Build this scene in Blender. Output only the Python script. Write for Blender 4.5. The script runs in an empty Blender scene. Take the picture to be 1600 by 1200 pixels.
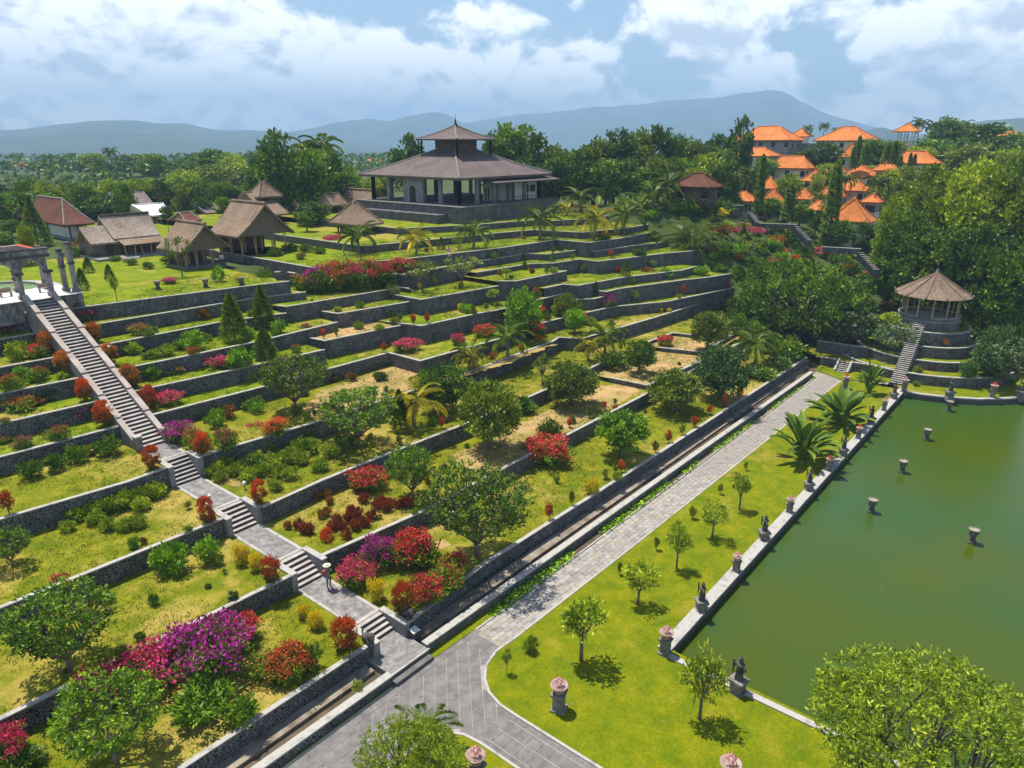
import bpy, bmesh, math, random
import numpy as np
from mathutils import Vector, Matrix
R = math.radians
SC = bpy.context.scene
COL = SC.collection
random.seed(7)

# ------------------------------------------------------------------ camera, sky, sun, exposure
CAM_H, FPX, HOR, AZ = 29.0, 1110.0, 222.0, R(39.4)      # focal length and horizon row on a 1600 x 1200 frame
PIT = math.atan((600 - HOR) / FPX)
cd = bpy.data.cameras.new('camera'); cam = bpy.data.objects.new('camera', cd); COL.objects.link(cam)
cd.sensor_width = 36.0; cd.lens = 36.0 * FPX / 1600.0; cd.clip_start = 0.5; cd.clip_end = 60000
cam.location = (0, 0, CAM_H); cam.rotation_euler = (R(90) - PIT, 0, AZ - R(90))
SC.camera = cam

SUN_EL, SUN_AZ = R(70), R(88)
wd = bpy.data.worlds.new('World'); SC.world = wd; wd.use_nodes = True
CL0 = 0.415
def build_world():
    nt = wd.node_tree; N = nt.nodes; L = nt.links; N.clear()
    out = N.new('ShaderNodeOutputWorld'); bg = N.new('ShaderNodeBackground'); bg.inputs[1].default_value = 0.1
    L.new(bg.outputs[0], out.inputs[0])
    sky = N.new('ShaderNodeTexSky'); sky.sky_type = 'NISHITA'; sky.sun_disc = False
    sky.sun_elevation = SUN_EL; sky.sun_rotation = R(90) - SUN_AZ; sky.altitude = 50; sky.air_density = 1.0; sky.dust_density = 0.6; sky.ozone_density = 2.0
    tc = N.new('ShaderNodeTexCoord'); sp = N.new('ShaderNodeSeparateXYZ'); L.new(tc.outputs['Generated'], sp.inputs[0])
    def math_(op, a, b=None, clamp=False):
        m = N.new('ShaderNodeMath'); m.operation = op; m.use_clamp = clamp
        for i, v in enumerate((a, b)):
            if v is None: continue
            if isinstance(v, (int, float)): m.inputs[i].default_value = v
            else: L.new(v, m.inputs[i])
        return m.outputs[0]
    zc = math_('ADD', math_('MAXIMUM', sp.outputs[2], 0.0), 0.6)
    def vec(dz):
        z2 = math_('ADD', zc, dz)
        c = N.new('ShaderNodeCombineXYZ')
        L.new(math_('DIVIDE', sp.outputs[0], z2), c.inputs[0]); L.new(math_('DIVIDE', sp.outputs[1], z2), c.inputs[1])
        c.inputs[2].default_value = 1.9
        return c.outputs[0]
    def noise(v, sc, det, ro, dist=0.0):
        n = N.new('ShaderNodeTexNoise'); n.inputs['Scale'].default_value = sc; n.inputs['Detail'].default_value = det
        n.inputs['Roughness'].default_value = ro; n.inputs['Distortion'].default_value = dist
        L.new(v, n.inputs['Vector']); return n.outputs[0]
    v0, v1 = vec(0.0), vec(0.017)
    def dens(v):
        return math_('ADD', math_('MULTIPLY', noise(v, 2.0, 2, 0.45), 0.52), math_('MULTIPLY', noise(v, 6.5, 8, 0.58, 0.3), 0.48))
    d0, d1 = dens(v0), dens(v1)
    thr = math_('MULTIPLY', math_('MINIMUM', math_('MAXIMUM', math_('SUBTRACT', sp.outputs[2], 0.13), 0.0), 0.5), 0.45)   # scattered cumulus, thinned towards the unseen zenith to cut sky fill light
    e0 = math_('SUBTRACT', d0, thr)
    mr = N.new('ShaderNodeMapRange'); mr.interpolation_type = 'SMOOTHSTEP'
    mr.inputs['From Min'].default_value = CL0; mr.inputs['From Max'].default_value = CL0 + 0.055; L.new(e0, mr.inputs[0])
    shade = math_('ADD', 0.56, math_('MULTIPLY', math_('SUBTRACT', d0, d1), 9.0), True)
    thick = N.new('ShaderNodeMapRange'); thick.inputs['From Min'].default_value = CL0 + 0.06; thick.inputs['From Max'].default_value = CL0 + 0.20; L.new(e0, thick.inputs[0])
    shade = math_('SUBTRACT', shade, math_('MULTIPLY', thick.outputs[0], 0.22), True)
    cr = N.new('ShaderNodeValToRGB'); L.new(shade, cr.inputs[0])
    cr.color_ramp.elements[0].color = (7.0, 7.4, 8.1, 1); cr.color_ramp.elements[1].color = (14.2, 14.0, 13.7, 1)
    cr.color_ramp.elements[0].position = 0.10; cr.color_ramp.elements[1].position = 0.58
    mx = N.new('ShaderNodeMix'); mx.data_type = 'RGBA'
    L.new(math_('MULTIPLY', mr.outputs[0], 0.93), mx.inputs[0]); L.new(sky.outputs[0], mx.inputs[6]); L.new(cr.outputs[0], mx.inputs[7])
    L.new(mx.outputs[2], bg.inputs[0])
build_world()
sd = bpy.data.lights.new('sun', 'SUN'); sd.energy = 5.0; sd.angle = R(0.53); sd.color = (1.0, 0.945, 0.85)
sun = bpy.data.objects.new('sun', sd); COL.objects.link(sun)
sdir = Vector((math.cos(SUN_EL) * math.cos(SUN_AZ), math.cos(SUN_EL) * math.sin(SUN_AZ), math.sin(SUN_EL)))
sun.rotation_euler = (-sdir).to_track_quat('-Z', 'Y').to_euler(); sun.location = (0, 0, 80)
vs = SC.view_settings; vs.view_transform = 'Standard'; vs.look = 'None'; vs.gamma = 1.0; vs.exposure = 0.6; vs.use_curve_mapping = False
SC.cycles.max_bounces = 6; SC.cycles.transparent_max_bounces = 4; SC.cycles.volume_bounces = 0

# ------------------------------------------------------------------ geometry of the view: pixel of the photograph -> point at a known height
FW = np.array([math.cos(AZ) * math.cos(PIT), math.sin(AZ) * math.cos(PIT), -math.sin(PIT)])
RT = np.array([math.sin(AZ), -math.cos(AZ), 0.0]); UPV = np.cross(RT, FW); CP = np.array([0, 0, CAM_H])
def at(x, y, z=0.0):
    d = FW * FPX + RT * (x - 800) + UPV * (600 - y)
    return CP + d * ((z - CAM_H) / d[2])
def pj(p):
    d = np.array(p, float) - CP; w = d @ FW
    return 800 + FPX * (d @ RT) / w, 600 - FPX * (d @ UPV) / w, w
def zat(p, y):
    """height above p (x, y) that lies on row y of the frame"""
    d = np.array([p[0], p[1], -CAM_H], float); k = 600 - y
    return float((FPX * (d @ UPV) - k * (d @ FW)) / (k * FW[2] - FPX * UPV[2]))
def azpt(x, d):
    a = AZ - math.atan2((x - 800), FPX * math.cos(PIT) + (600 - HOR) * math.sin(PIT))
    return math.cos(a) * d, math.sin(a) * d
def zof(y, d, x=800):
    k = FPX * math.cos(PIT) + (600 - HOR) * math.sin(PIT)
    return CAM_H - d * math.cos(math.atan2(x - 800, k)) * (y - HOR) / k

# ------------------------------------------------------------------ materials
def nodes(name, rough=0.8, spec=0.25):
    m = bpy.data.materials.new(name); m.use_nodes = True
    nt = m.node_tree; b = nt.nodes['Principled BSDF']; b.inputs['Roughness'].default_value = rough; b.inputs['Specular IOR Level'].default_value = spec
    return m, nt, b
def nnew(nt, t, **kw):
    n = nt.nodes.new(t)
    for k, v in kw.items(): n.inputs[k].default_value = v
    return n
def ramp(nt, fac, stops):
    c = nt.nodes.new('ShaderNodeValToRGB'); e = c.color_ramp.elements
    while len(e) < len(stops): e.new(0.5)
    for i, (p, col) in enumerate(stops): e[i].position = p; e[i].color = (*col, 1)
    nt.links.new(fac, c.inputs[0]); return c.outputs[0]
def mixc(nt, fac, a, b, typ='MIX'):
    m = nt.nodes.new('ShaderNodeMix'); m.data_type = 'RGBA'; m.blend_type = typ
    for i, v in ((0, fac), (6, a), (7, b)):
        if isinstance(v, (int, float)): m.inputs[i].default_value = v
        elif isinstance(v, tuple): m.inputs[i].default_value = (*v, 1)
        else: nt.links.new(v, m.inputs[i])
    return m.outputs[2]
def pos(nt, scale=(1, 1, 1)):
    g = nt.nodes.new('ShaderNodeNewGeometry'); mp = nt.nodes.new('ShaderNodeMapping'); mp.inputs['Scale'].default_value = scale
    nt.links.new(g.outputs['Position'], mp.inputs[0]); return mp.outputs[0]
def noise(nt, v, sc, det=4, ro=0.6, dist=0.0):
    n = nnew(nt, 'ShaderNodeTexNoise', Scale=sc, Detail=det, Roughness=ro, Distortion=dist); nt.links.new(v, n.inputs['Vector']); return n.outputs[0]
def bump(nt, b, h, strength=0.4, dist=0.05):
    bp = nnew(nt, 'ShaderNodeBump', Strength=strength, Distance=dist); nt.links.new(h, bp.inputs['Height']); nt.links.new(bp.outputs[0], b.inputs['Normal'])
def M(name, c1, c2, sc=2.0, rough=0.85, bp=0.3, bsc=None, c3=None, aniso=(1, 1, 1)):
    m, nt, b = nodes(name, rough)
    v = pos(nt, aniso); n = noise(nt, v, sc, 5, 0.62)
    st = [(0.32, c1), (0.68, c2)] if c3 is None else [(0.28, c1), (0.5, c2), (0.72, c3)]
    nt.links.new(ramp(nt, n, st), b.inputs['Base Color'])
    if bp: bump(nt, b, noise(nt, v, bsc or sc * 6, 4, 0.7), bp, 0.04)
    return m
MT = {}
def lawn(name, green, yellow, dry, dryness):
    m, nt, b = nodes(name, 0.95, 0.1); v = pos(nt)
    big = noise(nt, v, 0.11, 4, 0.6); mid = noise(nt, v, 0.7, 5, 0.65); fine = noise(nt, v, 6.0, 6, 0.85)
    c = ramp(nt, mid, [(0.34, green), (0.66, yellow)])
    add = nt.nodes.new('ShaderNodeMath'); add.operation = 'MULTIPLY_ADD'; nt.links.new(mid, add.inputs[0]); add.inputs[1].default_value = 0.45; nt.links.new(big, add.inputs[2])
    mask = ramp(nt, add.outputs[0], [(dryness, (0, 0, 0)), (dryness + 0.17, (1, 1, 1))])
    c = mixc(nt, mask, c, dry)
    c = mixc(nt, 0.8, c, ramp(nt, fine, [(0.28, (0.36, 0.42, 0.4)), (0.5, (0.95, 0.96, 0.95)), (0.72, (1.45, 1.36, 1.3))]), 'MULTIPLY')
    nt.links.new(c, b.inputs['Base Color']); bump(nt, b, noise(nt, v, 22.0, 3, 0.8), 0.55, 0.06); return m
MT['lawn'] = lawn('pond lawn grass', (0.095, 0.145, 0.001), (0.205, 0.208, 0.002), (0.28, 0.22, 0.03), 0.80)
MT['terr'] = lawn('terrace grass', (0.100, 0.138, 0.003), (0.230, 0.215, 0.010), (0.36, 0.27, 0.06), 0.70)
MT['terrhigh'] = lawn('greener upper terrace grass', (0.095, 0.165, 0.002), (0.225, 0.245, 0.006), (0.33, 0.26, 0.05), 0.76)
MT['dirt'] = lawn('dry bare earth', (0.25, 0.19, 0.055), (0.40, 0.29, 0.11), (0.47, 0.30, 0.13), 0.66)
MT['far'] = M('far plain', (0.010, 0.024, 0.006), (0.060, 0.085, 0.018), 0.14, 1, 1.0, 0.2, c3=(0.030, 0.055, 0.012))
MT['hill'] = M('hill forest', (0.022, 0.045, 0.018), (0.06, 0.085, 0.03), 0.004, 1, 0)
def wallmat():
    m, nt, b = nodes('dark pebble retaining wall', 0.85, 0.3); v = pos(nt)
    w = nt.nodes.new('ShaderNodeMixRGB'); w.blend_type = 'ADD'; w.inputs[0].default_value = 0.12; nt.links.new(v, w.inputs[1])
    nn = nnew(nt, 'ShaderNodeTexNoise', Scale=5.0); nt.links.new(v, nn.inputs['Vector']); nt.links.new(nn.outputs['Color'], w.inputs[2])
    ve = nt.nodes.new('ShaderNodeTexVoronoi'); ve.feature = 'DISTANCE_TO_EDGE'; ve.inputs['Scale'].default_value = 5.6; nt.links.new(w.outputs[0], ve.inputs['Vector'])
    vc = nt.nodes.new('ShaderNodeTexVoronoi'); vc.inputs['Scale'].default_value = 5.6; nt.links.new(w.outputs[0], vc.inputs['Vector'])
    stone = ramp(nt, vc.outputs['Color'], [(0.2, (0.020, 0.020, 0.023)), (0.8, (0.075, 0.074, 0.076))])
    mort = ramp(nt, noise(nt, v, 1.1, 4), [(0.35, (0.14, 0.14, 0.14)), (0.7, (0.30, 0.295, 0.285))])
    f = ramp(nt, ve.outputs['Distance'], [(0.05, (0, 0, 0)), (0.12, (1, 1, 1))])
    c = mixc(nt, f, mort, stone)
    st = ramp(nt, noise(nt, pos(nt, (1, 1, 0.35)), 0.8, 4), [(0.4, (1, 1, 1)), (0.75, (0.45, 0.47, 0.42))])
    nt.links.new(mixc(nt, 0.7, c, st, 'MULTIPLY'), b.inputs['Base Color']); bump(nt, b, ve.outputs['Distance'], 0.5, 0.1); return m
MT['wall'] = wallmat()
MT['cope'] = M('pale weathered coping', (0.20, 0.19, 0.17), (0.40, 0.38, 0.34), 1.3, 0.85, 0.25, 14, c3=(0.31, 0.295, 0.265))
MT['conc'] = M('grey cast concrete', (0.16, 0.16, 0.16), (0.30, 0.295, 0.285), 0.9, 0.85, 0.2, 12)
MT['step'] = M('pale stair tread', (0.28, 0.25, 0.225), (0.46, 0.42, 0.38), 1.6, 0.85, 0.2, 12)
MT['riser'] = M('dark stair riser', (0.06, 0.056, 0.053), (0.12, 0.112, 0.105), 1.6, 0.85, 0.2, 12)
MT['gazwall'] = M('bluish stained plaster', (0.085, 0.095, 0.10), (0.17, 0.18, 0.18), 1.2, 0.85, 0.2, 10)
MT['parap'] = M('pinkish plaster parapet', (0.30, 0.25, 0.215), (0.46, 0.39, 0.34), 0.8, 0.85, 0.2, 10)
MT['land'] = M('grey landing stone', (0.11, 0.10, 0.098), (0.20, 0.188, 0.18), 2.2, 0.8, 0.3, 12, c3=(0.32, 0.30, 0.285))
def slabmat(name, a, b2, c3):
    m, nt, b = nodes(name, 0.8); v = pos(nt)
    oi = nt.nodes.new('ShaderNodeObjectInfo')
    c = ramp(nt, noise(nt, v, 1.4, 5, 0.65), [(0.3, a), (0.52, b2), (0.75, c3)])
    c = mixc(nt, 0.55, c, ramp(nt, oi.outputs['Random'], [(0, (0.62, 0.62, 0.64)), (1, (1.25, 1.22, 1.2))]), 'MULTIPLY')
    nt.links.new(c, b.inputs['Base Color']); bump(nt, b, noise(nt, v, 16, 4, 0.7), 0.3, 0.03); return m
MT['slab'] = slabmat('dark grey paving slab', (0.10, 0.095, 0.092), (0.155, 0.145, 0.138), (0.225, 0.205, 0.19))
MT['pale'] = slabmat('pale worn path slab', (0.21, 0.19, 0.17), (0.33, 0.305, 0.275), (0.30, 0.245, 0.145))
MT['joint'] = M('pale joint mortar', (0.24, 0.225, 0.20), (0.36, 0.335, 0.30), 2, 0.9, 0.2)
MT['ochre'] = M('earthy path bedding', (0.24, 0.20, 0.12), (0.36, 0.32, 0.24), 0.8, 0.95, 0.3)
MT['mud'] = M('dark ditch mud', (0.05, 0.038, 0.022), (0.13, 0.095, 0.055), 0.9, 0.7, 0.4)
MT['ledge'] = M('worn canal ledge', (0.13, 0.10, 0.07), (0.33, 0.28, 0.22), 1.2, 0.9, 0.3)
MT['darkstone'] = M('dark carved stone', (0.045, 0.042, 0.040), (0.13, 0.12, 0.11), 4, 0.85, 0.5, 22)
MT['plinth'] = M('lichen grey stone', (0.10, 0.095, 0.085), (0.27, 0.25, 0.22), 3, 0.9, 0.5, 20)
MT['ruin'] = M('stained plaster ruin', (0.045, 0.044, 0.046), (0.20, 0.19, 0.19), 2.2, 0.9, 0.4, 9, c3=(0.44, 0.41, 0.39), aniso=(1, 1, 0.5))
MT['ruinpink'] = M('faded pink plaster', (0.26, 0.17, 0.14), (0.45, 0.34, 0.29), 1.5, 0.9, 0.3)
MT['white'] = M('pale cream wall', (0.55, 0.52, 0.46), (0.72, 0.69, 0.62), 1, 0.8, 0.1)
MT['wood'] = M('dark timber', (0.05, 0.032, 0.022), (0.12, 0.075, 0.045), 3, 0.7, 0.3)
MT['bamboo'] = M('pale bamboo', (0.32, 0.22, 0.11), (0.48, 0.35, 0.19), 3, 0.6, 0.2)
MT['weave'] = M('woven bamboo panel', (0.13, 0.095, 0.07), (0.22, 0.165, 0.125), 6, 0.8, 0.4, 30)
MT['brown'] = M('brown plank wall', (0.09, 0.055, 0.035), (0.19, 0.125, 0.08), 2, 0.8, 0.3)
MT['shade'] = M('dim interior floor', (0.10, 0.095, 0.09), (0.18, 0.17, 0.16), 1, 0.8, 0.1)
MT['glass'] = nodes('dark window glass', 0.12, 0.5)[0]; MT['glass'].node_tree.nodes['Principled BSDF'].inputs['Base Color'].default_value = (0.015, 0.02, 0.025, 1)
def roofmat(name, c1, c2, c3, rows, bp=0.5, streak=(2.2, 2.2, 0.35)):
    m, nt, b = nodes(name, 0.85, 0.15)
    c = ramp(nt, noise(nt, pos(nt, streak), 2.4, 5, 0.7), [(0.25, c1), (0.5, c2), (0.75, c3)])
    w = nnew(nt, 'ShaderNodeTexWave', Scale=rows, Distortion=1.2, Detail=2.0); w.wave_type = 'BANDS'; w.bands_direction = 'Z'; nt.links.new(pos(nt), w.inputs['Vector'])
    c = mixc(nt, 0.45, c, ramp(nt, w.outputs['Fac'], [(0.0, (0.55, 0.55, 0.55)), (0.55, (1.1, 1.1, 1.1))]), 'MULTIPLY')
    c = mixc(nt, 0.9, c, ramp(nt, noise(nt, pos(nt, (1, 1, 2.2)), 3.6, 3, 0.75), [(0.32, (0.52, 0.50, 0.5)), (0.66, (1.35, 1.33, 1.3))]), 'MULTIPLY')
    big = ramp(nt, noise(nt, pos(nt), 0.35, 4, 0.6), [(0.35, (0.78, 0.76, 0.74)), (0.65, (1.1, 1.1, 1.1))])
    nt.links.new(mixc(nt, 1.0, c, big, 'MULTIPLY'), b.inputs['Base Color']); bump(nt, b, noise(nt, pos(nt, (3, 3, 1)), 9, 4, 0.8), bp, 0.06); return m
MT['thatch'] = roofmat('weathered grass thatch', (0.15, 0.105, 0.072), (0.25, 0.18, 0.125), (0.34, 0.255, 0.185), 2.2)
MT['thatchpale'] = roofmat('pale bleached thatch', (0.25, 0.195, 0.155), (0.36, 0.29, 0.235), (0.44, 0.36, 0.30), 2.0)
MT['shingle'] = roofmat('grey brown wood shingle', (0.085, 0.066, 0.062), (0.155, 0.122, 0.114), (0.225, 0.18, 0.168), 3.2)
MT['gazshingle'] = roofmat('brown gazebo shingle', (0.15, 0.105, 0.075), (0.25, 0.18, 0.13), (0.34, 0.255, 0.19), 4.0)
MT['orange'] = roofmat('orange clay tile', (0.46, 0.13, 0.030), (0.62, 0.20, 0.050), (0.70, 0.29, 0.095), 3.0, 0.4)
MT['rust'] = roofmat('mossy red brown tile', (0.075, 0.035, 0.025), (0.15, 0.058, 0.036), (0.27, 0.135, 0.085), 3.0, 0.4)
MT['greyroof'] = roofmat('grey cement tile', (0.13, 0.10, 0.095), (0.21, 0.165, 0.15), (0.30, 0.24, 0.22), 3.0, 0.4)
MT['whiteroof'] = M('white metal sheet', (0.60, 0.60, 0.60), (0.75, 0.75, 0.74), 1, 0.5, 0.05)
MT['ridge'] = M('grey ridge capping', (0.15, 0.13, 0.125), (0.30, 0.27, 0.25), 3, 0.85, 0.3)
MT['redcloth'] = M('red parasol cloth', (0.50, 0.06, 0.03), (0.60, 0.10, 0.05), 3, 0.9, 0)
MT['lampglass'] = M('white lamp globe', (0.75, 0.75, 0.72), (0.8, 0.8, 0.78), 3, 0.4, 0)
MT['iron'] = M('black iron', (0.02, 0.02, 0.02), (0.05, 0.05, 0.05), 5, 0.6, 0.1)
MT['lily'] = M('green algae pool', (0.05, 0.10, 0.02), (0.16, 0.24, 0.06), 1.2, 0.4, 0.1)
MT['bark'] = M('grey brown bark', (0.10, 0.075, 0.055), (0.24, 0.19, 0.15), 5, 0.9, 0.6, 18, aniso=(1, 1, 0.3))
MT['palmbark'] = M('palm trunk', (0.12, 0.10, 0.08), (0.28, 0.24, 0.20), 5, 0.9, 0.5, 18, aniso=(1, 1, 3))
def water():
    m, nt, b = nodes('murky green pond water', 0.07, 0.5); v = pos(nt)
    n = noise(nt, v, 0.055, 3, 0.5)
    nt.links.new(ramp(nt, n, [(0.38, (0.056, 0.078, 0.002)), (0.62, (0.034, 0.080, 0.012))]), b.inputs['Base Color'])
    b.inputs['IOR'].default_value = 1.33
    bump(nt, b, noise(nt, pos(nt, (1, 1.6, 1)), 3.4, 5, 0.65), 0.30, 0.05); return m
MT['water'] = water()
def leafmat(name, stops, var=0.25, trans=0.17, rough=0.5):
    m, nt, b = nodes(name, rough, 0.25)
    a = nt.nodes.new('ShaderNodeAttribute'); a.attribute_name = 'r'
    c = ramp(nt, a.outputs['Fac'], stops)
    oi = nt.nodes.new('ShaderNodeObjectInfo')
    c = mixc(nt, 1.0, c, ramp(nt, oi.outputs['Random'], [(0, (1 - var, 1 - var, 1 - var * 0.5)), (0.5, (1, 1, 1)), (1, (1 + var, 1 + var * 0.8, 1))]), 'MULTIPLY')
    nt.links.new(c, b.inputs['Base Color'])
    if trans:
        t = nt.nodes.new('ShaderNodeBsdfTranslucent'); nt.links.new(mixc(nt, 1.0, c, (1.3, 1.35, 0.7), 'MULTIPLY'), t.inputs[0])
        mx = nt.nodes.new('ShaderNodeMixShader'); mx.inputs[0].default_value = trans
        nt.links.new(b.outputs[0], mx.inputs[1]); nt.links.new(t.outputs[0], mx.inputs[2]); nt.links.new(mx.outputs[0], nt.nodes['Material Output'].inputs[0])
    return m
LM = {
 'dark': leafmat('dark green leaves', [(0, (0.021, 0.049, 0.004)), (0.55, (0.076, 0.152, 0.008)), (1, (0.257, 0.355, 0.016))]),
 'mid': leafmat('mid green leaves', [(0, (0.033, 0.076, 0.004)), (0.55, (0.112, 0.222, 0.008)), (1, (0.359, 0.472, 0.019))]),
 'bright': leafmat('bright green leaves', [(0, (0.048, 0.117, 0.004)), (0.55, (0.155, 0.324, 0.009)), (1, (0.462, 0.655, 0.022))]),
 'yellowgreen': leafmat('yellow green leaves', [(0, (0.078, 0.130, 0.006)), (0.5, (0.211, 0.300, 0.012)), (1, (0.543, 0.582, 0.031))]),
 'olive': leafmat('olive leaves', [(0, (0.046, 0.077, 0.007)), (0.5, (0.133, 0.192, 0.015)), (1, (0.341, 0.383, 0.035))]),
 'blue': leafmat('bluish green leaves', [(0, (0.024, 0.055, 0.013)), (0.55, (0.082, 0.158, 0.033)), (1, (0.253, 0.393, 0.081))]),
 'redtip': leafmat('red tipped leaves', [(0, (0.045, 0.062, 0.010)), (0.42, (0.128, 0.106, 0.014)), (0.62, (0.420, 0.094, 0.016)), (1, (0.690, 0.106, 0.022))], 0.2, 0.2),
 'orange': leafmat('orange tipped leaves', [(0, (0.053, 0.069, 0.010)), (0.42, (0.143, 0.125, 0.014)), (0.65, (0.375, 0.144, 0.016)), (1, (0.570, 0.188, 0.025))], 0.2, 0.2),
 'darkred': leafmat('dark red croton leaves', [(0, (0.068, 0.039, 0.012)), (0.5, (0.225, 0.046, 0.014)), (1, (0.450, 0.085, 0.016))], 0.2, 0.2),
 'yellow': leafmat('yellow croton leaves', [(0, (0.09, 0.12, 0.008)), (0.45, (0.46, 0.39, 0.012)), (1, (0.80, 0.62, 0.02))], 0.12, 0.2),
 'pinkfl': leafmat('hot pink bracts', [(0, (0.42, 0.018, 0.090)), (0.6, (0.62, 0.035, 0.150)), (1, (0.74, 0.12, 0.26))], 0.15, 0.25),
 'redfl': leafmat('red bracts', [(0, (0.42, 0.018, 0.030)), (0.6, (0.62, 0.038, 0.055)), (1, (0.74, 0.12, 0.10))], 0.15, 0.25),
 'magfl': leafmat('magenta bracts', [(0, (0.26, 0.012, 0.19)), (0.6, (0.42, 0.022, 0.30)), (1, (0.55, 0.10, 0.42))], 0.15, 0.25),
 'orafl': leafmat('orange red bracts', [(0, (0.50, 0.045, 0.020)), (0.6, (0.66, 0.11, 0.040)), (1, (0.74, 0.22, 0.09))], 0.15, 0.25),
 'palepink': leafmat('pale pink blossom', [(0, (0.50, 0.22, 0.26)), (1, (0.72, 0.42, 0.45))], 0.1, 0.2),
 'whitefl': leafmat('white blossom', [(0, (0.60, 0.58, 0.45)), (1, (0.80, 0.80, 0.74))], 0.1, 0.2),
 'palm': leafmat('palm leaflets', [(0, (0.050, 0.095, 0.007)), (0.6, (0.144, 0.228, 0.015)), (1, (0.456, 0.512, 0.044))]),
 'palmy': leafmat('yellowing palm leaflets', [(0, (0.128, 0.142, 0.008)), (0.6, (0.435, 0.375, 0.020)), (1, (1.042, 0.816, 0.096))]),
 'grass': leafmat('grass blades', [(0, (0.085, 0.135, 0.008)), (0.6, (0.16, 0.20, 0.014)), (1, (0.30, 0.27, 0.04))]),
 'dry': leafmat('dry twigs', [(0, (0.12, 0.085, 0.065)), (1, (0.25, 0.19, 0.16))], 0.1, 0),
}

# ------------------------------------------------------------------ mesh helpers
def wloc(o):
    v = Vector((0, 0, 0))
    while o is not None: v += o.location; o = o.parent
    return v
def put(name, me, mat, parent=None, loc=None):
    o = bpy.data.objects.new(name, me); COL.objects.link(o)
    if mat is not None and not me.materials: me.materials.append(mat)
    if parent is not None: o.parent = parent
    if loc is not None: o.location = loc
    return o
class MB:
    def __init__(s): s.v = []; s.f = []
    def add(s, vs, fs):
        n = len(s.v); s.v += [tuple(map(float, p)) for p in vs]; s.f += [tuple(i + n for i in f) for f in fs]; return s
    def box(s, x0, y0, z0, x1, y1, z1):
        return s.add([(x0, y0, z0), (x1, y0, z0), (x1, y1, z0), (x0, y1, z0), (x0, y0, z1), (x1, y0, z1), (x1, y1, z1), (x0, y1, z1)],
                     [(3, 2, 1, 0), (4, 5, 6, 7), (0, 1, 5, 4), (1, 2, 6, 5), (2, 3, 7, 6), (3, 0, 4, 7)])
    def prism(s, poly, z0, z1):
        n = len(poly); f = [tuple(range(n - 1, -1, -1)), tuple(range(n, 2 * n))]
        f += [(i, (i + 1) % n, n + (i + 1) % n, n + i) for i in range(n)]
        return s.add([(p[0], p[1], z0) for p in poly] + [(p[0], p[1], z1) for p in poly], f)
    def tube(s, pts, rad, n=6, cap=True):
        pts = [Vector(p) for p in pts]; m = len(pts)
        if not hasattr(rad, '__len__'): rad = [rad] * m
        vs = []
        for i, p in enumerate(pts):
            d = (pts[min(i + 1, m - 1)] - pts[max(i - 1, 0)]).normalized()
            a = d.cross(Vector((0.31, 0.95, 0.05)) if abs(d.z) > 0.7 else Vector((0, 0, 1))).normalized(); b = d.cross(a)
            vs += [p + (a * math.cos(t) + b * math.sin(t)) * rad[i] for t in (2 * math.pi * k / n for k in range(n))]
        f = [(i * n + k, i * n + (k + 1) % n, (i + 1) * n + (k + 1) % n, (i + 1) * n + k) for i in range(m - 1) for k in range(n)]
        if cap: f += [tuple(range(n - 1, -1, -1)), tuple(range((m - 1) * n, m * n))]
        return s.add(vs, f)
    def lathe(s, prof, c=(0, 0, 0), n=12, rot=0.0):
        vs = [(c[0] + r * math.cos(rot + 2 * math.pi * k / n), c[1] + r * math.sin(rot + 2 * math.pi * k / n), c[2] + z) for r, z in prof for k in range(n)]
        m = len(prof)
        f = [(i * n + k, i * n + (k + 1) % n, (i + 1) * n + (k + 1) % n, (i + 1) * n + k) for i in range(m - 1) for k in range(n)]
        f += [tuple(range(n - 1, -1, -1)), tuple(range((m - 1) * n, m * n))]
        return s.add(vs, f)
    def mesh(s, name, off=(0, 0, 0), smooth=False, fix=True):
        me = bpy.data.meshes.new(name); o = Vector(off)
        me.from_pydata([Vector(p) - o for p in s.v], [], s.f); me.validate()
        if fix:
            bm = bmesh.new(); bm.from_mesh(me); bmesh.ops.recalc_face_normals(bm, faces=bm.faces); bm.to_mesh(me); bm.free()
        if smooth: me.polygons.foreach_set('use_smooth', [True] * len(me.polygons))
        return me
    def build(s, name, mat, parent=None, smooth=False, loc=None, fix=True):
        """parent given: vertices are world points, stored relative to the parent; loc given: object origin"""
        off = wloc(parent) if parent is not None else Vector([float(c) for c in loc] if loc is not None else (0, 0, 0))
        o = put(name, s.mesh(name, off, smooth, fix), mat, parent)
        if parent is None and loc is not None: o.location = off
        return o
def tag(o, label, cat, group=None):
    o['label'] = label; o['category'] = cat; o['kind'] = 'thing'
    if group: o['group'] = group
    return o
def thing(name, label, cat, loc=(0, 0, 0), group=None):
    o = bpy.data.objects.new(name, None); COL.objects.link(o); o.location = [float(c) for c in loc]; o.empty_display_size = 0.3
    return tag(o, label, cat, group)
def struct(name, mb, mat, **k):
    o = mb.build(name, mat, **k); o['kind'] = 'structure'; return o
ORD = lambda n: '%d%s' % (n, 'th' if 10 < n % 100 < 14 else {1: 'st', 2: 'nd', 3: 'rd'}.get(n % 10, 'th'))

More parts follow.
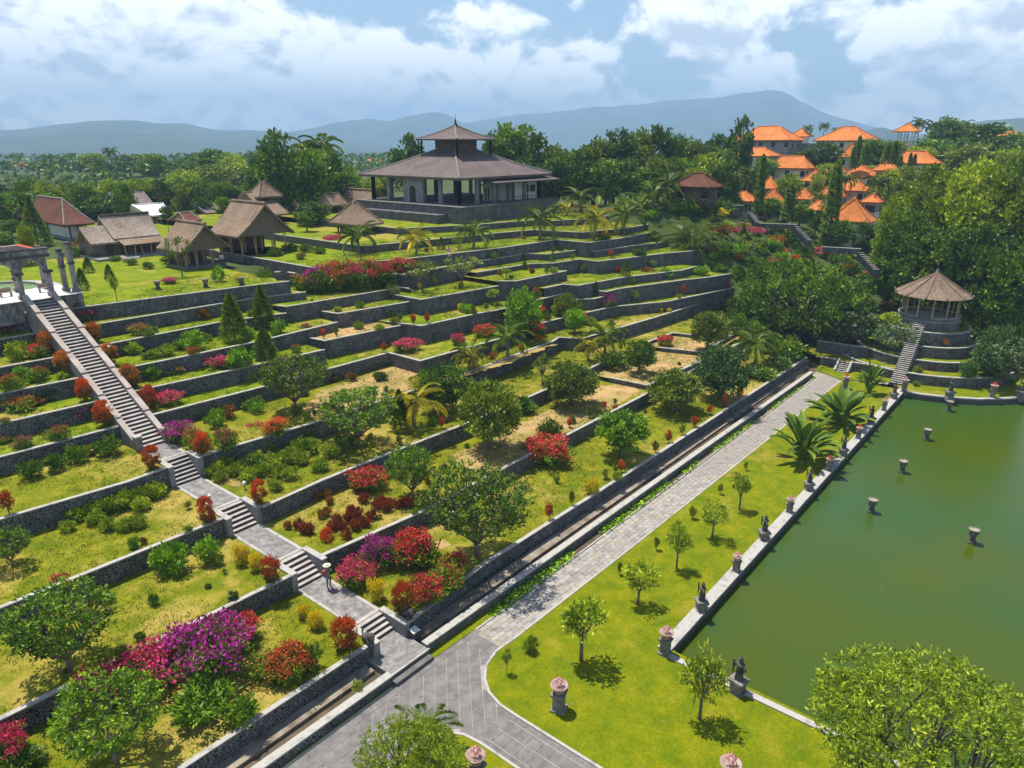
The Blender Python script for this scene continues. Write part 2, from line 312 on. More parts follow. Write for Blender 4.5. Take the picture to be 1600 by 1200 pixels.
# ------------------------------------------------------------------ ground, terrain
def sst(a, b, x):
    t = np.clip((x - a) / (b - a), 0, 1); return t * t * (3 - 2 * t)
def wob(u, v, s):
    return np.sin(u * s + 1.3) * np.cos(v * s * 1.17 + 0.6) + 0.5 * np.sin(u * s * 2.3 + v * s * 1.9)
def terrain(u, v):
    u = np.asarray(u, float); v = np.asarray(v, float); r = np.hypot(u, v)
    low = -2.2
    back = low + 15.5 * sst(79, 84, v)                                         # village plateau behind the portal
    back = back - 27 * sst(150, 330, v) * np.maximum(1 - 0.8 * sst(110, 200, u), sst(.80, .98, v / np.maximum(np.abs(u), 1)))
    side = 1.0 + np.clip((v - 18) * 0.37, -1.5, 11.8) + 2.4 * sst(52, 78, v)    # right hand hillside
    side = side + 13.0 * sst(150, 270, u) * sst(-60, 45, v) * (1 - sst(105, 165, v)) + 4.6 * np.exp(-((u - 125) / 15) ** 2 - ((v - 64) / 13) ** 2) + np.clip((u - 118) * 0.05, 0, 5) * (1 - sst(20, 50, v))
    w = sst(99, 116, u)
    z = np.maximum(back * (1 - w) + side * w, np.where(v > 84, back, -99) * 1.0)
    z = z - 36 * sst(330, 900, r) * sst(100, 240, u) - 0.0
    z = np.where(r > 700, np.minimum(z, -14 + 6 * wob(u, v, 0.0021)), z)
    return z + 0.5 * wob(u, v, 0.045) * sst(130, 200, r) + 3 * wob(u, v, 0.006) * sst(500, 1200, r)
def build_terrain():
    rad = np.concatenate([[0], np.arange(20, 300, 4.0), np.geomspace(300, 8100, 50)])
    ang = np.radians(np.concatenate([np.arange(-20, 110, 1.0), np.arange(110, 340, 6.0)])); na = len(ang)
    mb = MB(); vs = []
    for r_ in rad:
        u = r_ * np.cos(ang); v = r_ * np.sin(ang); z = terrain(u, v); vs += list(zip(u, v, z))
    fs = [(i * na + k, i * na + (k + 1) % na, (i + 1) * na + (k + 1) % na, (i + 1) * na + k) for i in range(len(rad) - 1) for k in range(na)]
    mb.add(vs, fs); o = struct('ground', mb, MT['far'], smooth=True, fix=False); return o
build_terrain()

# ------------------------------------------------------------------ terraces: front edges traced in the photograph, unprojected at their own height
ST0, ST1 = 21.75, 23.70           # stair flight between these u
SW0, SW1 = 21.38, 24.06           # outer faces of its cheek walls
TER = []                          # (z, polygon, phrase)
def w2(pts, z):
    out = []
    for p in pts:
        q = at(p[0], p[1], z + 0.1) if abs(p[0]) > 130 or p[1] > 130 or p[0] == 0 else p
        out.append((float(q[0]), float(q[1])))
    return out
def mono(p):
    q = [p[0]]
    for a in p[1:]: q.append((max(a[0], q[-1][0] + 0.02), a[1]))
    return q
def offs(pts, d):
    out = []
    for i in range(len(pts)):
        ns = []
        for a, b in ((i - 1, i), (i, i + 1)):
            if a < 0 or b >= len(pts): continue
            t = Vector((pts[b][0] - pts[a][0], pts[b][1] - pts[a][1]))
            if t.length > 1e-6: t.normalize(); ns.append(Vector((-t.y, t.x)))
        n = sum(ns, Vector((0, 0))).normalized(); k = d / max(0.35, n.dot(ns[0]))
        out.append((pts[i][0] + n.x * k, pts[i][1] + n.y * k))
    return out
def ribbon(mb, pts, d0, d1, z0, z1):
    a, b = offs(pts, d0), offs(pts, d1); n = len(pts)
    mb.add([(p[0], p[1], z0) for p in a] + [(p[0], p[1], z0) for p in b] + [(p[0], p[1], z1) for p in a] + [(p[0], p[1], z1) for p in b],
           [f for i in range(n - 1) for f in ((i, i + 1, 2 * n + i + 1, 2 * n + i), (n + i + 1, n + i, 3 * n + i, 3 * n + i + 1), (2 * n + i, 2 * n + i + 1, 3 * n + i + 1, 3 * n + i), (i + 1, i, n + i, n + i + 1))]
           + [(0, n, 3 * n, 2 * n), (n - 1, 3 * n - 1, 4 * n - 1, 2 * n - 1)])
    return mb
def retaining(pts, z, label, depth=2.6, thick=0.27, name='retaining_wall', mat='wall'):
    o = thing(name, label, 'wall', (pts[0][0], pts[0][1], z - 1), 'terrace retaining walls')
    ribbon(MB(), pts, 0.05, thick, z - depth, z + 0.02).build('stone_face', MT[mat], o)
    ribbon(MB(), pts, -0.02, thick + 0.03, z + 0.02, z + 0.10).build('coping', MT['cope'], o)
    return o
def terrace(z, left, right, phrase, wl, notch=None, mat='terr', vback=140, depth=2.6, uend=None):
    Lp = mono(w2(left, z)) if left else []; Rp = mono(w2(right, z)) if right else []
    if Lp:
        a, b = Lp[0], Lp[-1]; k = (b[1] - a[1]) / (b[0] - a[0]); Lp = [(-25, a[1] + k * (-25 - a[0]))] + Lp[:-1] + [(SW0, b[1] + k * (SW0 - b[0]))]
    if uend: Rp = Rp + [(uend, Rp[-1][1])]
    if Lp and Rp:
        Rp[0] = (SW1, Rp[0][1])
        if notch: Rp2 = [(SW0 + .01, notch), (SW1 - .01, notch)] + Rp
        else: Rp2 = Rp
        poly = Lp + Rp2
    else: poly = Lp + Rp
    if Lp: retaining(Lp, z, 'dark pebble retaining wall left of the stairs, ' + wl, depth)
    if Rp: retaining(Rp, z, ('dark pebble retaining wall right of the stairs, ' if Lp else 'dark stone terrace wall ') + wl, depth)
    if mat == 'terr' and z > 6: mat = 'terrhigh'
    full = poly + [(poly[-1][0], vback), (poly[0][0], vback)]
    n = len(full); mb = MB(); mb.add([(p[0], p[1], z) for p in full] + [(p[0], p[1], z - depth) for p in full], [tuple(range(n))] + [(i, i - 1, n + i - 1, n + i) for i in (0, n - 2, n - 1)])
    o = put('terrace_lawn', tri(mb.mesh('terrace_lawn', fix=False)), MT[mat]); o['kind'] = 'structure'
    TER.append((z, full, phrase)); return Lp, Rp
def tri(me):
    bm = bmesh.new(); bm.from_mesh(me); bmesh.ops.triangulate(bm, faces=bm.faces[:], ngon_method='EAR_CLIP')
    for f in bm.faces:
        if f.normal.z < 0: f.normal_flip()
    bm.to_mesh(me); bm.free(); return me
def inside(p, poly):
    x, y = p[0], p[1]; c = False; j = len(poly) - 1
    for i in range(len(poly)):
        a, b = poly[i], poly[j]
        if (a[1] > y) != (b[1] > y) and x < (b[0] - a[0]) * (y - a[1]) / (b[1] - a[1]) + a[0]: c = not c
        j = i
    return c
T1L, T1R = terrace(1.25, [(287, 1200), (560, 1020)], [(640, 972), (760, 880), (1000, 728), (1262, 558)], 'lowest terrace', 'lowest one beside the canal', 30.2, vback=60, depth=1.6)
terrace(2.5, [(0, 1125), (400, 926), (455, 900)], [(505, 868), (670, 795), (800, 725), (1017, 612)], 'second terrace', 'second one up from the canal', 38.1, vback=70, uend=98)
terrace(3.0, None, [(952, 590), (1012, 602), (98, 35.0)], 'bare earth terrace', 'round the bare earth patch by a dense tree', mat='dirt', vback=45)
terrace(3.45, None, [(1032, 543), (1098, 550), (98, 37.4)], 'small bare earth terrace', 'low one behind the bare earth patch', mat='dirt', vback=45)
terrace(3.8, [(0, 950), (349, 810)], [(405, 795), (505, 750), (625, 702), (747, 655), (862, 605), (940, 567), (977, 554), (1018, 532), (1052, 520), (1098, 525), (98, 39.3)], 'third terrace', 'third one up from the canal', 45.6, vback=80)
terrace(5.4, [(11, 808), (202, 752), (262, 730)], [(315, 712), (400, 687), (502, 657), (723, 585), (865, 533), (874, 527), (910, 529), (1020, 497), (101, 45.9)], 'fourth terrace', 'fourth one, where the long flight starts', 53.3)
terrace(6.8, [(0, 714), (185, 666)], [(246, 646), (400, 607), (607, 551), (656, 564), (782, 529), (822, 511), (873, 498), (958, 479), (1042, 471), (1155, 448)], 'fifth terrace', 'fifth one up from the canal')
terrace(8.2, [(0, 662), (152, 627)], [(246, 602), (400, 570), (508, 546)], 'sixth terrace', 'sixth one up from the canal')
terrace(8.25, None, [(898, 467.5), (927, 467), (940, 464), (90, 52.0)], 'planted ledge', 'curving under the clipped cone bush')
terrace(8.7, None, [(482, 527.5), (507, 532.5), (622, 509)], 'dry middle terrace', 'tall one below two little topiary shrubs', mat='dirt', uend=56, depth=3)
terrace(8.9, None, [(602, 502), (658, 509), (750, 489), (775, 485), (80, 56.6)], 'three topiary terrace', 'below three little topiary shrubs', depth=3)
terrace(9.0, None, [(928, 453), (942, 457.5), (967, 451), (1067, 437.5), (1108, 433), (1143, 427.5)], 'right hand terrace', 'above the magenta bougainvillea')
terrace(9.6, [(0, 615), (100, 595)], [(222, 569), (400, 534), (528, 503)], 'seventh terrace', 'seventh one up from the canal')
terrace(10.1, None, [(852, 450), (880, 444), (903, 446), (975, 433), (1067, 422)], 'cone bush terrace', 'behind the dark cone bush', uend=107)
terrace(10.3, None, [(502, 486), (528, 490), (633, 472.5)], 'upper middle terrace', 'long one above the dry middle terrace', uend=60)
terrace(10.8, None, [(603, 458), (658, 468), (792, 444)], 'pale tree terrace', 'tall one below the two pale trees', uend=76, depth=3)
terrace(10.9, [(0, 574), (92, 557)], [(175, 536), (350, 502), (448, 489)], 'eighth terrace', 'eighth one up from the canal')
terrace(11.4, None, [(432, 477), (447, 479), (620, 450)], 'long upper terrace', 'long one below the flower bed')
terrace(11.4, None, [(778, 439), (807, 439), (867, 427)], 'scrubby terrace', 'short one right of the pale trees', uend=84)
terrace(12.0, None, [(744.5, 425.5), (828, 412), (864, 411), (906, 405), (930, 409), (980, 403), (1040, 395.5), (1094, 391), (1145, 383.5)], 'zigzag terrace', 'tall zigzag one with pale corner posts')
terrace(12.2, [(0, 530), (47, 522)], [(162, 504), (400, 465), (478, 456)], 'ninth terrace', 'ninth one up from the canal')
terrace(12.9, None, [(607, 426), (628, 429), (740, 409), (824, 395.5), (854, 397), (906, 390), (929, 392.5), (980, 385), (1030, 379), (1064, 371.5)], 'clipped ball terrace', 'under the row of clipped balls', uend=120)
terrace(13.6, [(0, 495), (45, 492)], [(105, 482), (400, 445), (453, 439)], 'portal lawn', 'highest one, by the ruined portal', vback=112)
terrace(14.25, None, [(425, 407), (445, 417), (473, 420), (600, 407), (636, 404), (780, 387.5), (869, 374.5), (921, 379), (970, 372)], 'upper lawn', 'holding the upper lawn with the palms', uend=122, vback=150)
terrace(15.2, None, [(568, 384.5), (780, 363.5), (834, 359), (909, 363), (980, 356)], 'pavilion lawn', 'just behind the two palms', uend=118, vback=150)
terrace(16.1, None, [(625, 357), (752, 350), (842, 343), (860, 345), (915, 342)], 'pavilion forecourt', 'nearest below the great pavilion', uend=116, vback=150)
for i in (-1, -2, -3):                                               # flanks of the three highest terraces, seen beside the huts
    z_, f_, ph_ = TER[i]; retaining([(f_[0][0], f_[0][1] + 26), f_[0]], z_, 'stone flank wall at the left end of the ' + ph_)
TER.append((0.05, [(-30, -60), (120, -60), (120, 27), (-30, 27)], 'pond lawn'))
TER.sort(key=lambda t: -t[0])
def bare_patch(pts, z, seed):
    g = random.Random(seed); n = len(pts); q = []
    for i in range(n):
        a, b = pts[i], pts[(i + 1) % n]; m = max(3, int(math.hypot(b[0] - a[0], b[1] - a[1]) / .5))
        q += [(a[0] + (b[0] - a[0]) * k / m + g.uniform(-.28, .28), a[1] + (b[1] - a[1]) * k / m + g.uniform(-.28, .28)) for k in range(m)]
    mb = MB(); mb.add([(p[0], p[1], z + .014) for p in q], [tuple(range(len(q)))]); o = put('bare_earth', tri(mb.mesh('bare_earth', fix=False)), MT['dirt']); o['kind'] = 'structure'
for z_, px_, sd_ in ((5.4, ((470, 640), (500, 610), (560, 590), (610, 572), (650, 582), (665, 598), (600, 625), (520, 640), (485, 655)), 1), (2.5, ((700, 712), (760, 690), (830, 655), (880, 632), (930, 605), (985, 598), (1000, 612), (930, 650), (860, 690), (800, 722), (745, 745)), 2), (5.4, ((690, 594), (760, 570), (850, 540), (868, 538), (800, 566), (725, 588)), 3), (1.25, ((640, 868), (690, 838), (700, 852), (650, 885)), 4), (3.8, ((330, 748), (360, 762), (420, 748), (400, 740)), 5)):
    bare_patch([tuple(map(float, at(x, y, z_)[:2])) for x, y in px_], z_, sd_)
def ground_at(x, y, extra=()):
    for z, poly, ph in TER:
        p = at(x, y, z)
        if inside(p, poly): return p, ph
    # hillside: march along the ray
    d = at(x, y, 0.0) - CP; d = d / np.linalg.norm(d)
    for t in np.arange(90, 900, 1.0):
        p = CP + d * t
        if p[2] < terrain(p[0], p[1]): return p, 'hillside'
    return CP + d * 300, 'hillside'

# ------------------------------------------------------------------ pond side: lawns, paths, canal, pond
def sheet(name, poly, z, mat):
    mb = MB(); mb.add([(p[0], p[1], z) for p in poly], [tuple(range(len(poly)))])
    o = put(name, tri(mb.mesh(name, fix=False)), MT[mat]); o['kind'] = 'structure'; return o
def arc(cx, cy, r, a0, a1, n=9):
    return [(cx + r * math.cos(R(a0 + (a1 - a0) * i / (n - 1))), cy + r * math.sin(R(a0 + (a1 - a0) * i / (n - 1)))) for i in range(n)]
KU = 23.45
corner = [(KU, 19.2), (23.5, 20.2), (23.8, 21.2), (24.4, 22.05), (25.3, 22.75), (26.6, 23.1), (28.0, 22.98)]
PW = 14.95                                               # pond wall (left edge of the water)
far = [(93.0, 22.2), (94.2, 21.6), (94.6, 16.0)]
lawn_poly = [(KU, -60)] + corner + [(40, 22.75), (60, 22.5)] + far + [(94.3, 15.35), (33.55, 15.35), (33.4, 14.6), (32.75, -60)]
struct('ground', MB().add([(-40, -60, -0.02), (32.9, -60, -0.02), (32.9, 14.95, -0.02), (94.3, 14.95, -0.02), (94.3, 22, -0.02), (100, 22, -0.02), (100, 30, -0.02), (-40, 30, -0.02)], [(0, 1, 2, 3, 4, 5, 6, 7)]), MT['ochre'], fix=False)
sheet('lawn', lawn_poly, 0.055, 'lawn')
kb = [(20.88, -60), (20.88, 19.2), (20.75, 20.2), (20.35, 21.0), (19.6, 21.5), (18.5, 21.62), (-25, 21.8)]
sheet('lawn', kb + [(-25, -60)], 0.055, 'lawn')
sheet('lawn', [(-25, 25.75), (20.6, 25.6), (20.6, 26.25), (-25, 26.25)], 0.055, 'lawn')
sheet('lawn', [(23.6, 25.55), (27.3, 25.45), (33, 25.25), (33, 26.25), (23.6, 26.25)], 0.055, 'lawn')
sheet('lawn', [(96.0, 26.3), (93.8, 22.3), (96.8, 17.3), (98.9, 17.3), (100.5, 26.3)], 0.10, 'lawn')
sheet('ditch_bed', [(27.5, 25.3), (33, 25.2), (93, 25.1), (93, 26.3), (33, 26.3)], 0.02, 'mud')
def kerb(pts, w=0.14, h=0.09, mat='cope'):
    return struct('kerb', ribbon(MB(), pts, -w / 2, w / 2, -0.02, h), MT[mat])
kerb([(KU, -60)] + corner + [(40, 22.75), (60, 22.5), (93.0, 22.2)], 0.16)
kerb(list(reversed(kb)), 0.16)
kerb([(-25, 25.75), (20.6, 25.62)], 0.10)
kerb([(27.3, 25.38), (40, 25.3), (92, 25.2)], 0.12, 0.07)
# paving slabs: one object each, nearest 300 of each paving; the rest joined
def slabs(parent, cells, mat, h, limit=300):
    cells.sort(key=lambda c: c[0] ** 2 + c[1] ** 2); rest = MB(); cache = {}
    for i, (cx, cy, w, l, a, dz) in enumerate(cells):
        co, si = math.cos(a), math.sin(a)
        loc = [(x * w / 2 * co - y * l / 2 * si, x * w / 2 * si + y * l / 2 * co) for x, y in ((-1, -1), (1, -1), (1, 1), (-1, 1))]
        if i < limit:
            k = (round(w, 2), round(l, 2), round(a, 2))
            if k not in cache: cache[k] = MB().prism(loc, -0.03, h).mesh('paving_slab')
            o = put('paving_slab', cache[k], mat, parent); o.location = (cx, cy, dz)
        else: rest.prism([(cx + p[0], cy + p[1]) for p in loc], -0.03, h + dz)
    if rest.v:
        o = rest.build('paving_slabs', mat, parent); o['kind'] = 'stuff'
rng = random.Random(3)
pv = sheet('pavement', [(-25, 21.6), (18.5, 21.5), (20.6, 20.6), (20.8, 19), (20.8, -60), (23.5, -60), (23.5, 19.6), (24.4, 22.2), (26.6, 23.2), (27.2, 23.2), (27.2, 25.5), (-25, 25.8)], 0.0, 'joint')
cells = []
S = 0.66
cx0, cy0 = 21.4, 23.5
junction = [(17.6, 22.15), (19.4, 22.1), (20.7, 21.6), (21.35, 20.4), (21.35, 19.7), (22.9, 19.7), (23.1, 20.9), (23.7, 22.1), (24.8, 23.2), (25.9, 23.7), (26.0, 25.05), (17.6, 25.05)]
for i in range(-14, 15):
    for j in range(-14, 15):
        x, y = cx0 + (i + j) * S * 0.7071, cy0 + (i - j) * S * 0.7071
        if any(inside((x + a, y + b), junction) for a in (-.45, 0, .45) for b in (-.45, 0, .45)): cells.append((x, y, S - 0.03, S - 0.03, R(45), rng.uniform(-.004, .004) - .013))
for j in range(-3, 60):                                   # branch toward the camera
    for k, (a, b) in enumerate(((20.95, 21.3), (21.35, 22.2), (22.25, 23.0), (23.05, 23.4))):
        y = 19.2 - j * 0.72
        if y < 19.4 and y > -20: cells.append(((a + b) / 2, y, b - a - 0.02, 0.69, 0, rng.uniform(-.004, .004)))
for i in range(0, 40):                                    # left continuation of the path
    x = 17.0 - i * 0.8
    if x > -12:
        for a, b in ((21.75, 22.3), (22.35, 23.1), (23.15, 23.9), (23.95, 24.7), (24.75, 25.55)): cells.append((x, (a + b) / 2, 0.77, b - a - 0.0, 0, rng.uniform(-.004, .004)))
for i in range(0, 15): cells.append((17.9 + i * 0.66, 25.32, 0.63, 0.46, 0, rng.uniform(-.004, .004)))
for i in range(3): cells.append((26.65, 23.35 + i * 0.68, 0.9, 0.65, 0, 0.0))
slabs(pv, cells, MT['slab'], 0.022)
pp = sheet('path', [(27.2, 23.0), (40, 22.8), (60, 22.55), (92.5, 22.25), (94.0, 21.6), (96.2, 17.6), (97.3, 18.0), (96.4, 21.0), (95.5, 25.2), (27.2, 25.4)], 0.0, 'ochre')
cells = []; x = 27.5
while x < 95:
    for j in range(6):
        y = 23.18 + j * 0.385 - (x - 27) * 0.0075
        if y < 25.22 and rng.random() > 0.03: cells.append((x + (0.24 if j % 2 else 0) + rng.uniform(-.03, .03), y, 0.545, 0.36, R(rng.uniform(-1.2, 1.2)), rng.uniform(-.010, .010)))
    x += 0.57
for i in range(7):
    for j in range(3): cells.append((94.9 + j * 0.55 + i * 0.18, 21.8 - i * 0.7, 0.52, 0.67, R(-14), rng.uniform(-.006, .006)))
slabs(pp, cells, MT['pale'], 0.02)
# canal: outer wall, bed, ledge
def canal_wall(u0, u1, label):
    o = thing('canal_wall', label, 'wall', (u0, 26.1, 0), 'low walls along the canal')
    pts = [(u0, 26.12), ((u0 + u1) / 2, 26.12 - 0.004 * (u1 - u0)), (u1, 26.12 - 0.008 * (u1 - u0))]
    ribbon(MB(), pts, 0.04, 0.44, -0.6, 0.58).build('stone_face', MT['wall'], o); ribbon(MB(), pts, 0, 0.5, 0.58, 0.68).build('coping', MT['cope'], o)
canal_wall(-25, 20.85, 'low pebble wall along the canal left of the bottom steps')
canal_wall(23.85, 93, 'long low pebble wall between the canal and the path')
sheet('canal_bed', [(-25, 26.2), (100, 26), (100, 28.5), (-25, 28.5)], 0.0, 'mud')
for a, b, la in ((-25, 20.8, 'worn stone ledge in the canal left of the bottom steps'), (23.9, 97, 'worn stone ledge in the canal right of the bottom steps')):
    tag(MB().box(a, 27.30, -0.1, b, 28.2, 0.22).build('canal_ledge', MT['ledge'], loc=(a, 27.5, 0)), la, 'ledge', 'canal ledges')
# pond
struct('water', MB().add([(32.9, -90, -0.55), (160, -90, -0.55), (160, 16, -0.55), (32.9, 16, -0.55)], [(0, 1, 2, 3)]), MT['water'], fix=False)
pw = [(94.6, PW + 0.42), (33.3, PW + 0.42)]
def coping_wall(pts, label, w=0.85, z=0.18):
    o = thing('pond_wall', label, 'wall', (pts[0][0], pts[0][1], 0), 'pond edge walls')
    ribbon(MB(), pts, 0.06, w - 0.06, -1.6, z - 0.13).build('wall_face', MT['darkstone'], o); ribbon(MB(), pts, 0, w, z - 0.13, z).build('coping', MT['cope'], o)
coping_wall(list(reversed([(33.0, PW), (94.6, PW)]))[::-1], 'long pale coping along the pond beside the lawn', 0.8)
coping_wall([(32.62, PW + 0.6), (32.35, -60)][::-1] and [(33.25, -60), (33.0, PW - 0.02)], 'thin pale coping along the near end of the pond', 0.42, 0.14)
fa = [at(x, y, 0) for x, y in ((1412, 614), (1440, 618.5), (1480, 623), (1530, 626), (1575, 625), (1625, 621))]
fa = [(float(p[0]), float(p[1])) for p in fa] + [(112, -6), (118, -20), (120, -60)]
coping_wall(list(reversed(fa)), 'curved coping along the far end of the pond', -0.5, 0.2)
sheet('lawn', [(p[0], p[1]) for p in fa] + [(170, -60), (170, 30), (100, 30), (97, 17.0), (94.7, 15.5)], 0.03, 'lawn')

# ------------------------------------------------------------------ the great garden staircase
def stair_steps(parent, axis, a0, a1, z0, z1, s0, s1, n, base=None, mat='step'):
    """n risers from (a0, z0) to (a1, z1); axis 'v' climbs along v, 'u' along u; s0..s1 is the width"""
    run, rise = (a1 - a0) / n, (z1 - z0) / n; me = me2 = None
    for i in range(n):
        a, z = a0 + i * run, z0 + (i + 1) * rise; zb = (z0 - 0.3) if base is None else base
        def bx(p, q, zz0, zz1): return MB().box(s0, p, zz0, s1, q, zz1) if axis == 'v' else MB().box(p, s0, zz0, q, s1, zz1)
        loc = (s0, a, z) if axis == 'v' else (a, s0, z)
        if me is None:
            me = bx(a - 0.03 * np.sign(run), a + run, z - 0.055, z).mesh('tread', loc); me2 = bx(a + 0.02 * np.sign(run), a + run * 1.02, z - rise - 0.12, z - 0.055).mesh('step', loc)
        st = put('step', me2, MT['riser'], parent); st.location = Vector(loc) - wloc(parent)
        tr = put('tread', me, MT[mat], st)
stairs = thing('garden_staircase', 'long pale stone staircase climbing the terraces to the ruined portal', 'staircase', (22.7, 27, 0))
SM = (ST0 + ST1) / 2
FL = [(29.0, 30.2, 0.45, 1.25, 4), (36.05, 38.1, 1.25, 2.5, 6), (43.6, 45.6, 2.5, 3.8, 6), (51.4, 53.3, 3.8, 5.4, 7), (56.7, 76.2, 5.4, 15.05, 47)]
for a0, a1, z0, z1, n in FL: stair_steps(stairs, 'v', a0, a1, z0, z1, ST0, ST1, n)
LANDS = [(30.2, 36.05, 1.25), (38.1, 43.6, 2.5), (45.6, 51.4, 3.8), (53.3, 56.7, 5.4)]
for a, b, z in LANDS:
    MB().box(ST0 + .1, a, z - .1, ST1 - .1, b, z + .03).build('landing', MT['land'], stairs)
    for x in ((ST0 - .12, ST0 + .1), (ST1 - .1, ST1 + .14)): MB().box(x[0], a, z - .1, x[1], b, z + .05).build('landing_kerb', MT['cope'], stairs)
    MB().box(ST0 + .1, a - 0.02, z + .03, ST1 - .1, a + .28, z + .045).build('landing_edge', MT['step'], stairs)
for (a0, a1, z0, z1, n), vf in zip(FL[:4], (28.0, 36.0, 43.6, 51.5)):
    for x0, x1 in ((SW0 - .02, ST0), (ST1, SW1 + .02)):
        MB().box(x0, vf - .12, z0 - 0.4, x1, a1 + 0.05, z1 + 0.04).build('cheek_wall', MT['conc'], stairs)
        MB().box(x0 - .03, vf - .16, z1 + 0.04, x1 + .03, a1 + 0.05, z1 + 0.13).build('cheek_coping', MT['cope'], stairs)
# platform over the canal
MB().box(20.95, 26.0, -0.1, 23.85, 29.05, 0.45).build('platform', MT['land'], stairs)
MB().box(20.90, 25.95, 0.45, 23.90, 26.08, 0.47).build('platform_edge', MT['cope'], stairs)
MB().box(20.85, 25.5, -0.1, 23.75, 26.0, 0.24).build('platform_step', MT['slab'], stairs)
# parapets of the long flight, with the notched blocks of the photograph
def para(x0, x1):
    n = 7; v0, v1, z0, z1 = 57.0, 76.3, 5.75, 15.3
    for i in range(n):
        a, b = v0 + (v1 - v0) * i / n, v0 + (v1 - v0) * (i + 1) / n
        za, zb = z0 + (z1 - z0) * i / n + 0.12, z0 + (z1 - z0) * (i + 1) / n - 0.02
        w = 0.03 if i % 2 else 0.0
        for nm, t0, t1, m in (('parapet', -4.0, 0.16, 'conc'), ('parapet_cap', 0.163, 0.30, 'parap')):
            e = w if nm == 'parapet' else w + 0.04
            MB().add([(x0 - e, a, za + t0), (x1 + e, a, za + t0), (x1 + e, b - .02, zb + t0), (x0 - e, b - .02, zb + t0), (x0 - e, a, za + t1), (x1 + e, a, za + t1), (x1 + e, b - .02, zb + t1), (x0 - e, b - .02, zb + t1)],
                     [(3, 2, 1, 0), (4, 5, 6, 7), (0, 1, 5, 4), (1, 2, 6, 5), (2, 3, 7, 6), (3, 0, 4, 7)]).build(nm, MT[m], stairs)
    for zz, hw in ((5.4, 0.26),):
        p = MB().box((x0 + x1) / 2 - hw, 56.45, zz, (x0 + x1) / 2 + hw, 57.0, zz + 1.15).build('newel_post', MT['plinth'], stairs)
        MB().box((x0 + x1) / 2 - hw - .05, 56.4, zz + 1.153, (x0 + x1) / 2 + hw + .05, 57.05, zz + 1.27).build('post_cap', MT['cope'], p)
para(SW0, ST0); para(ST1, SW1)
MB().box(ST0, 56.8, 4.0, ST1, 57.2, 5.38).build('stair_base', MT['conc'], stairs)
ps = [(ST0, 56.9, 4.0), (ST0, 76.2, 4.0), (ST0, 76.2, 14.6), (ST0, 56.9, 5.0)]
MB().add(ps + [(ST1, p[1], p[2]) for p in ps], [(0, 1, 2, 3), (7, 6, 5, 4), (3, 2, 6, 7), (1, 5, 6, 2), (0, 3, 7, 4)]).build('stair_core', MT['conc'], stairs)
# short flights between the upper lawns
for i, (x, y, z0, z1, n, la) in enumerate(((512, 452, 11.4, 12.2, 4, 'short steps from the long upper terrace up beside the flower bed'), (476, 440, 12.2, 13.6, 6, 'short steps up to the portal lawn beside the flower bed'), (640, 455, 10.8, 11.4, 3, 'three short steps beside the pale tree terrace'), (615, 366, 14.25, 15.2, 7, 'steps beside the hip roofed hut'))):
    p = at(x, y, z0); t = thing('garden_steps', la, 'steps', p)
    stair_steps(t, 'v' if i == 3 else 'u', (p[1] if i == 3 else p[0]), (p[1] + 1.8 if i == 3 else p[0] - 0.32 * n), z0, z1, (p[0] - .8 if i == 3 else p[1] - .8), (p[0] + .8 if i == 3 else p[1] + .8), n)

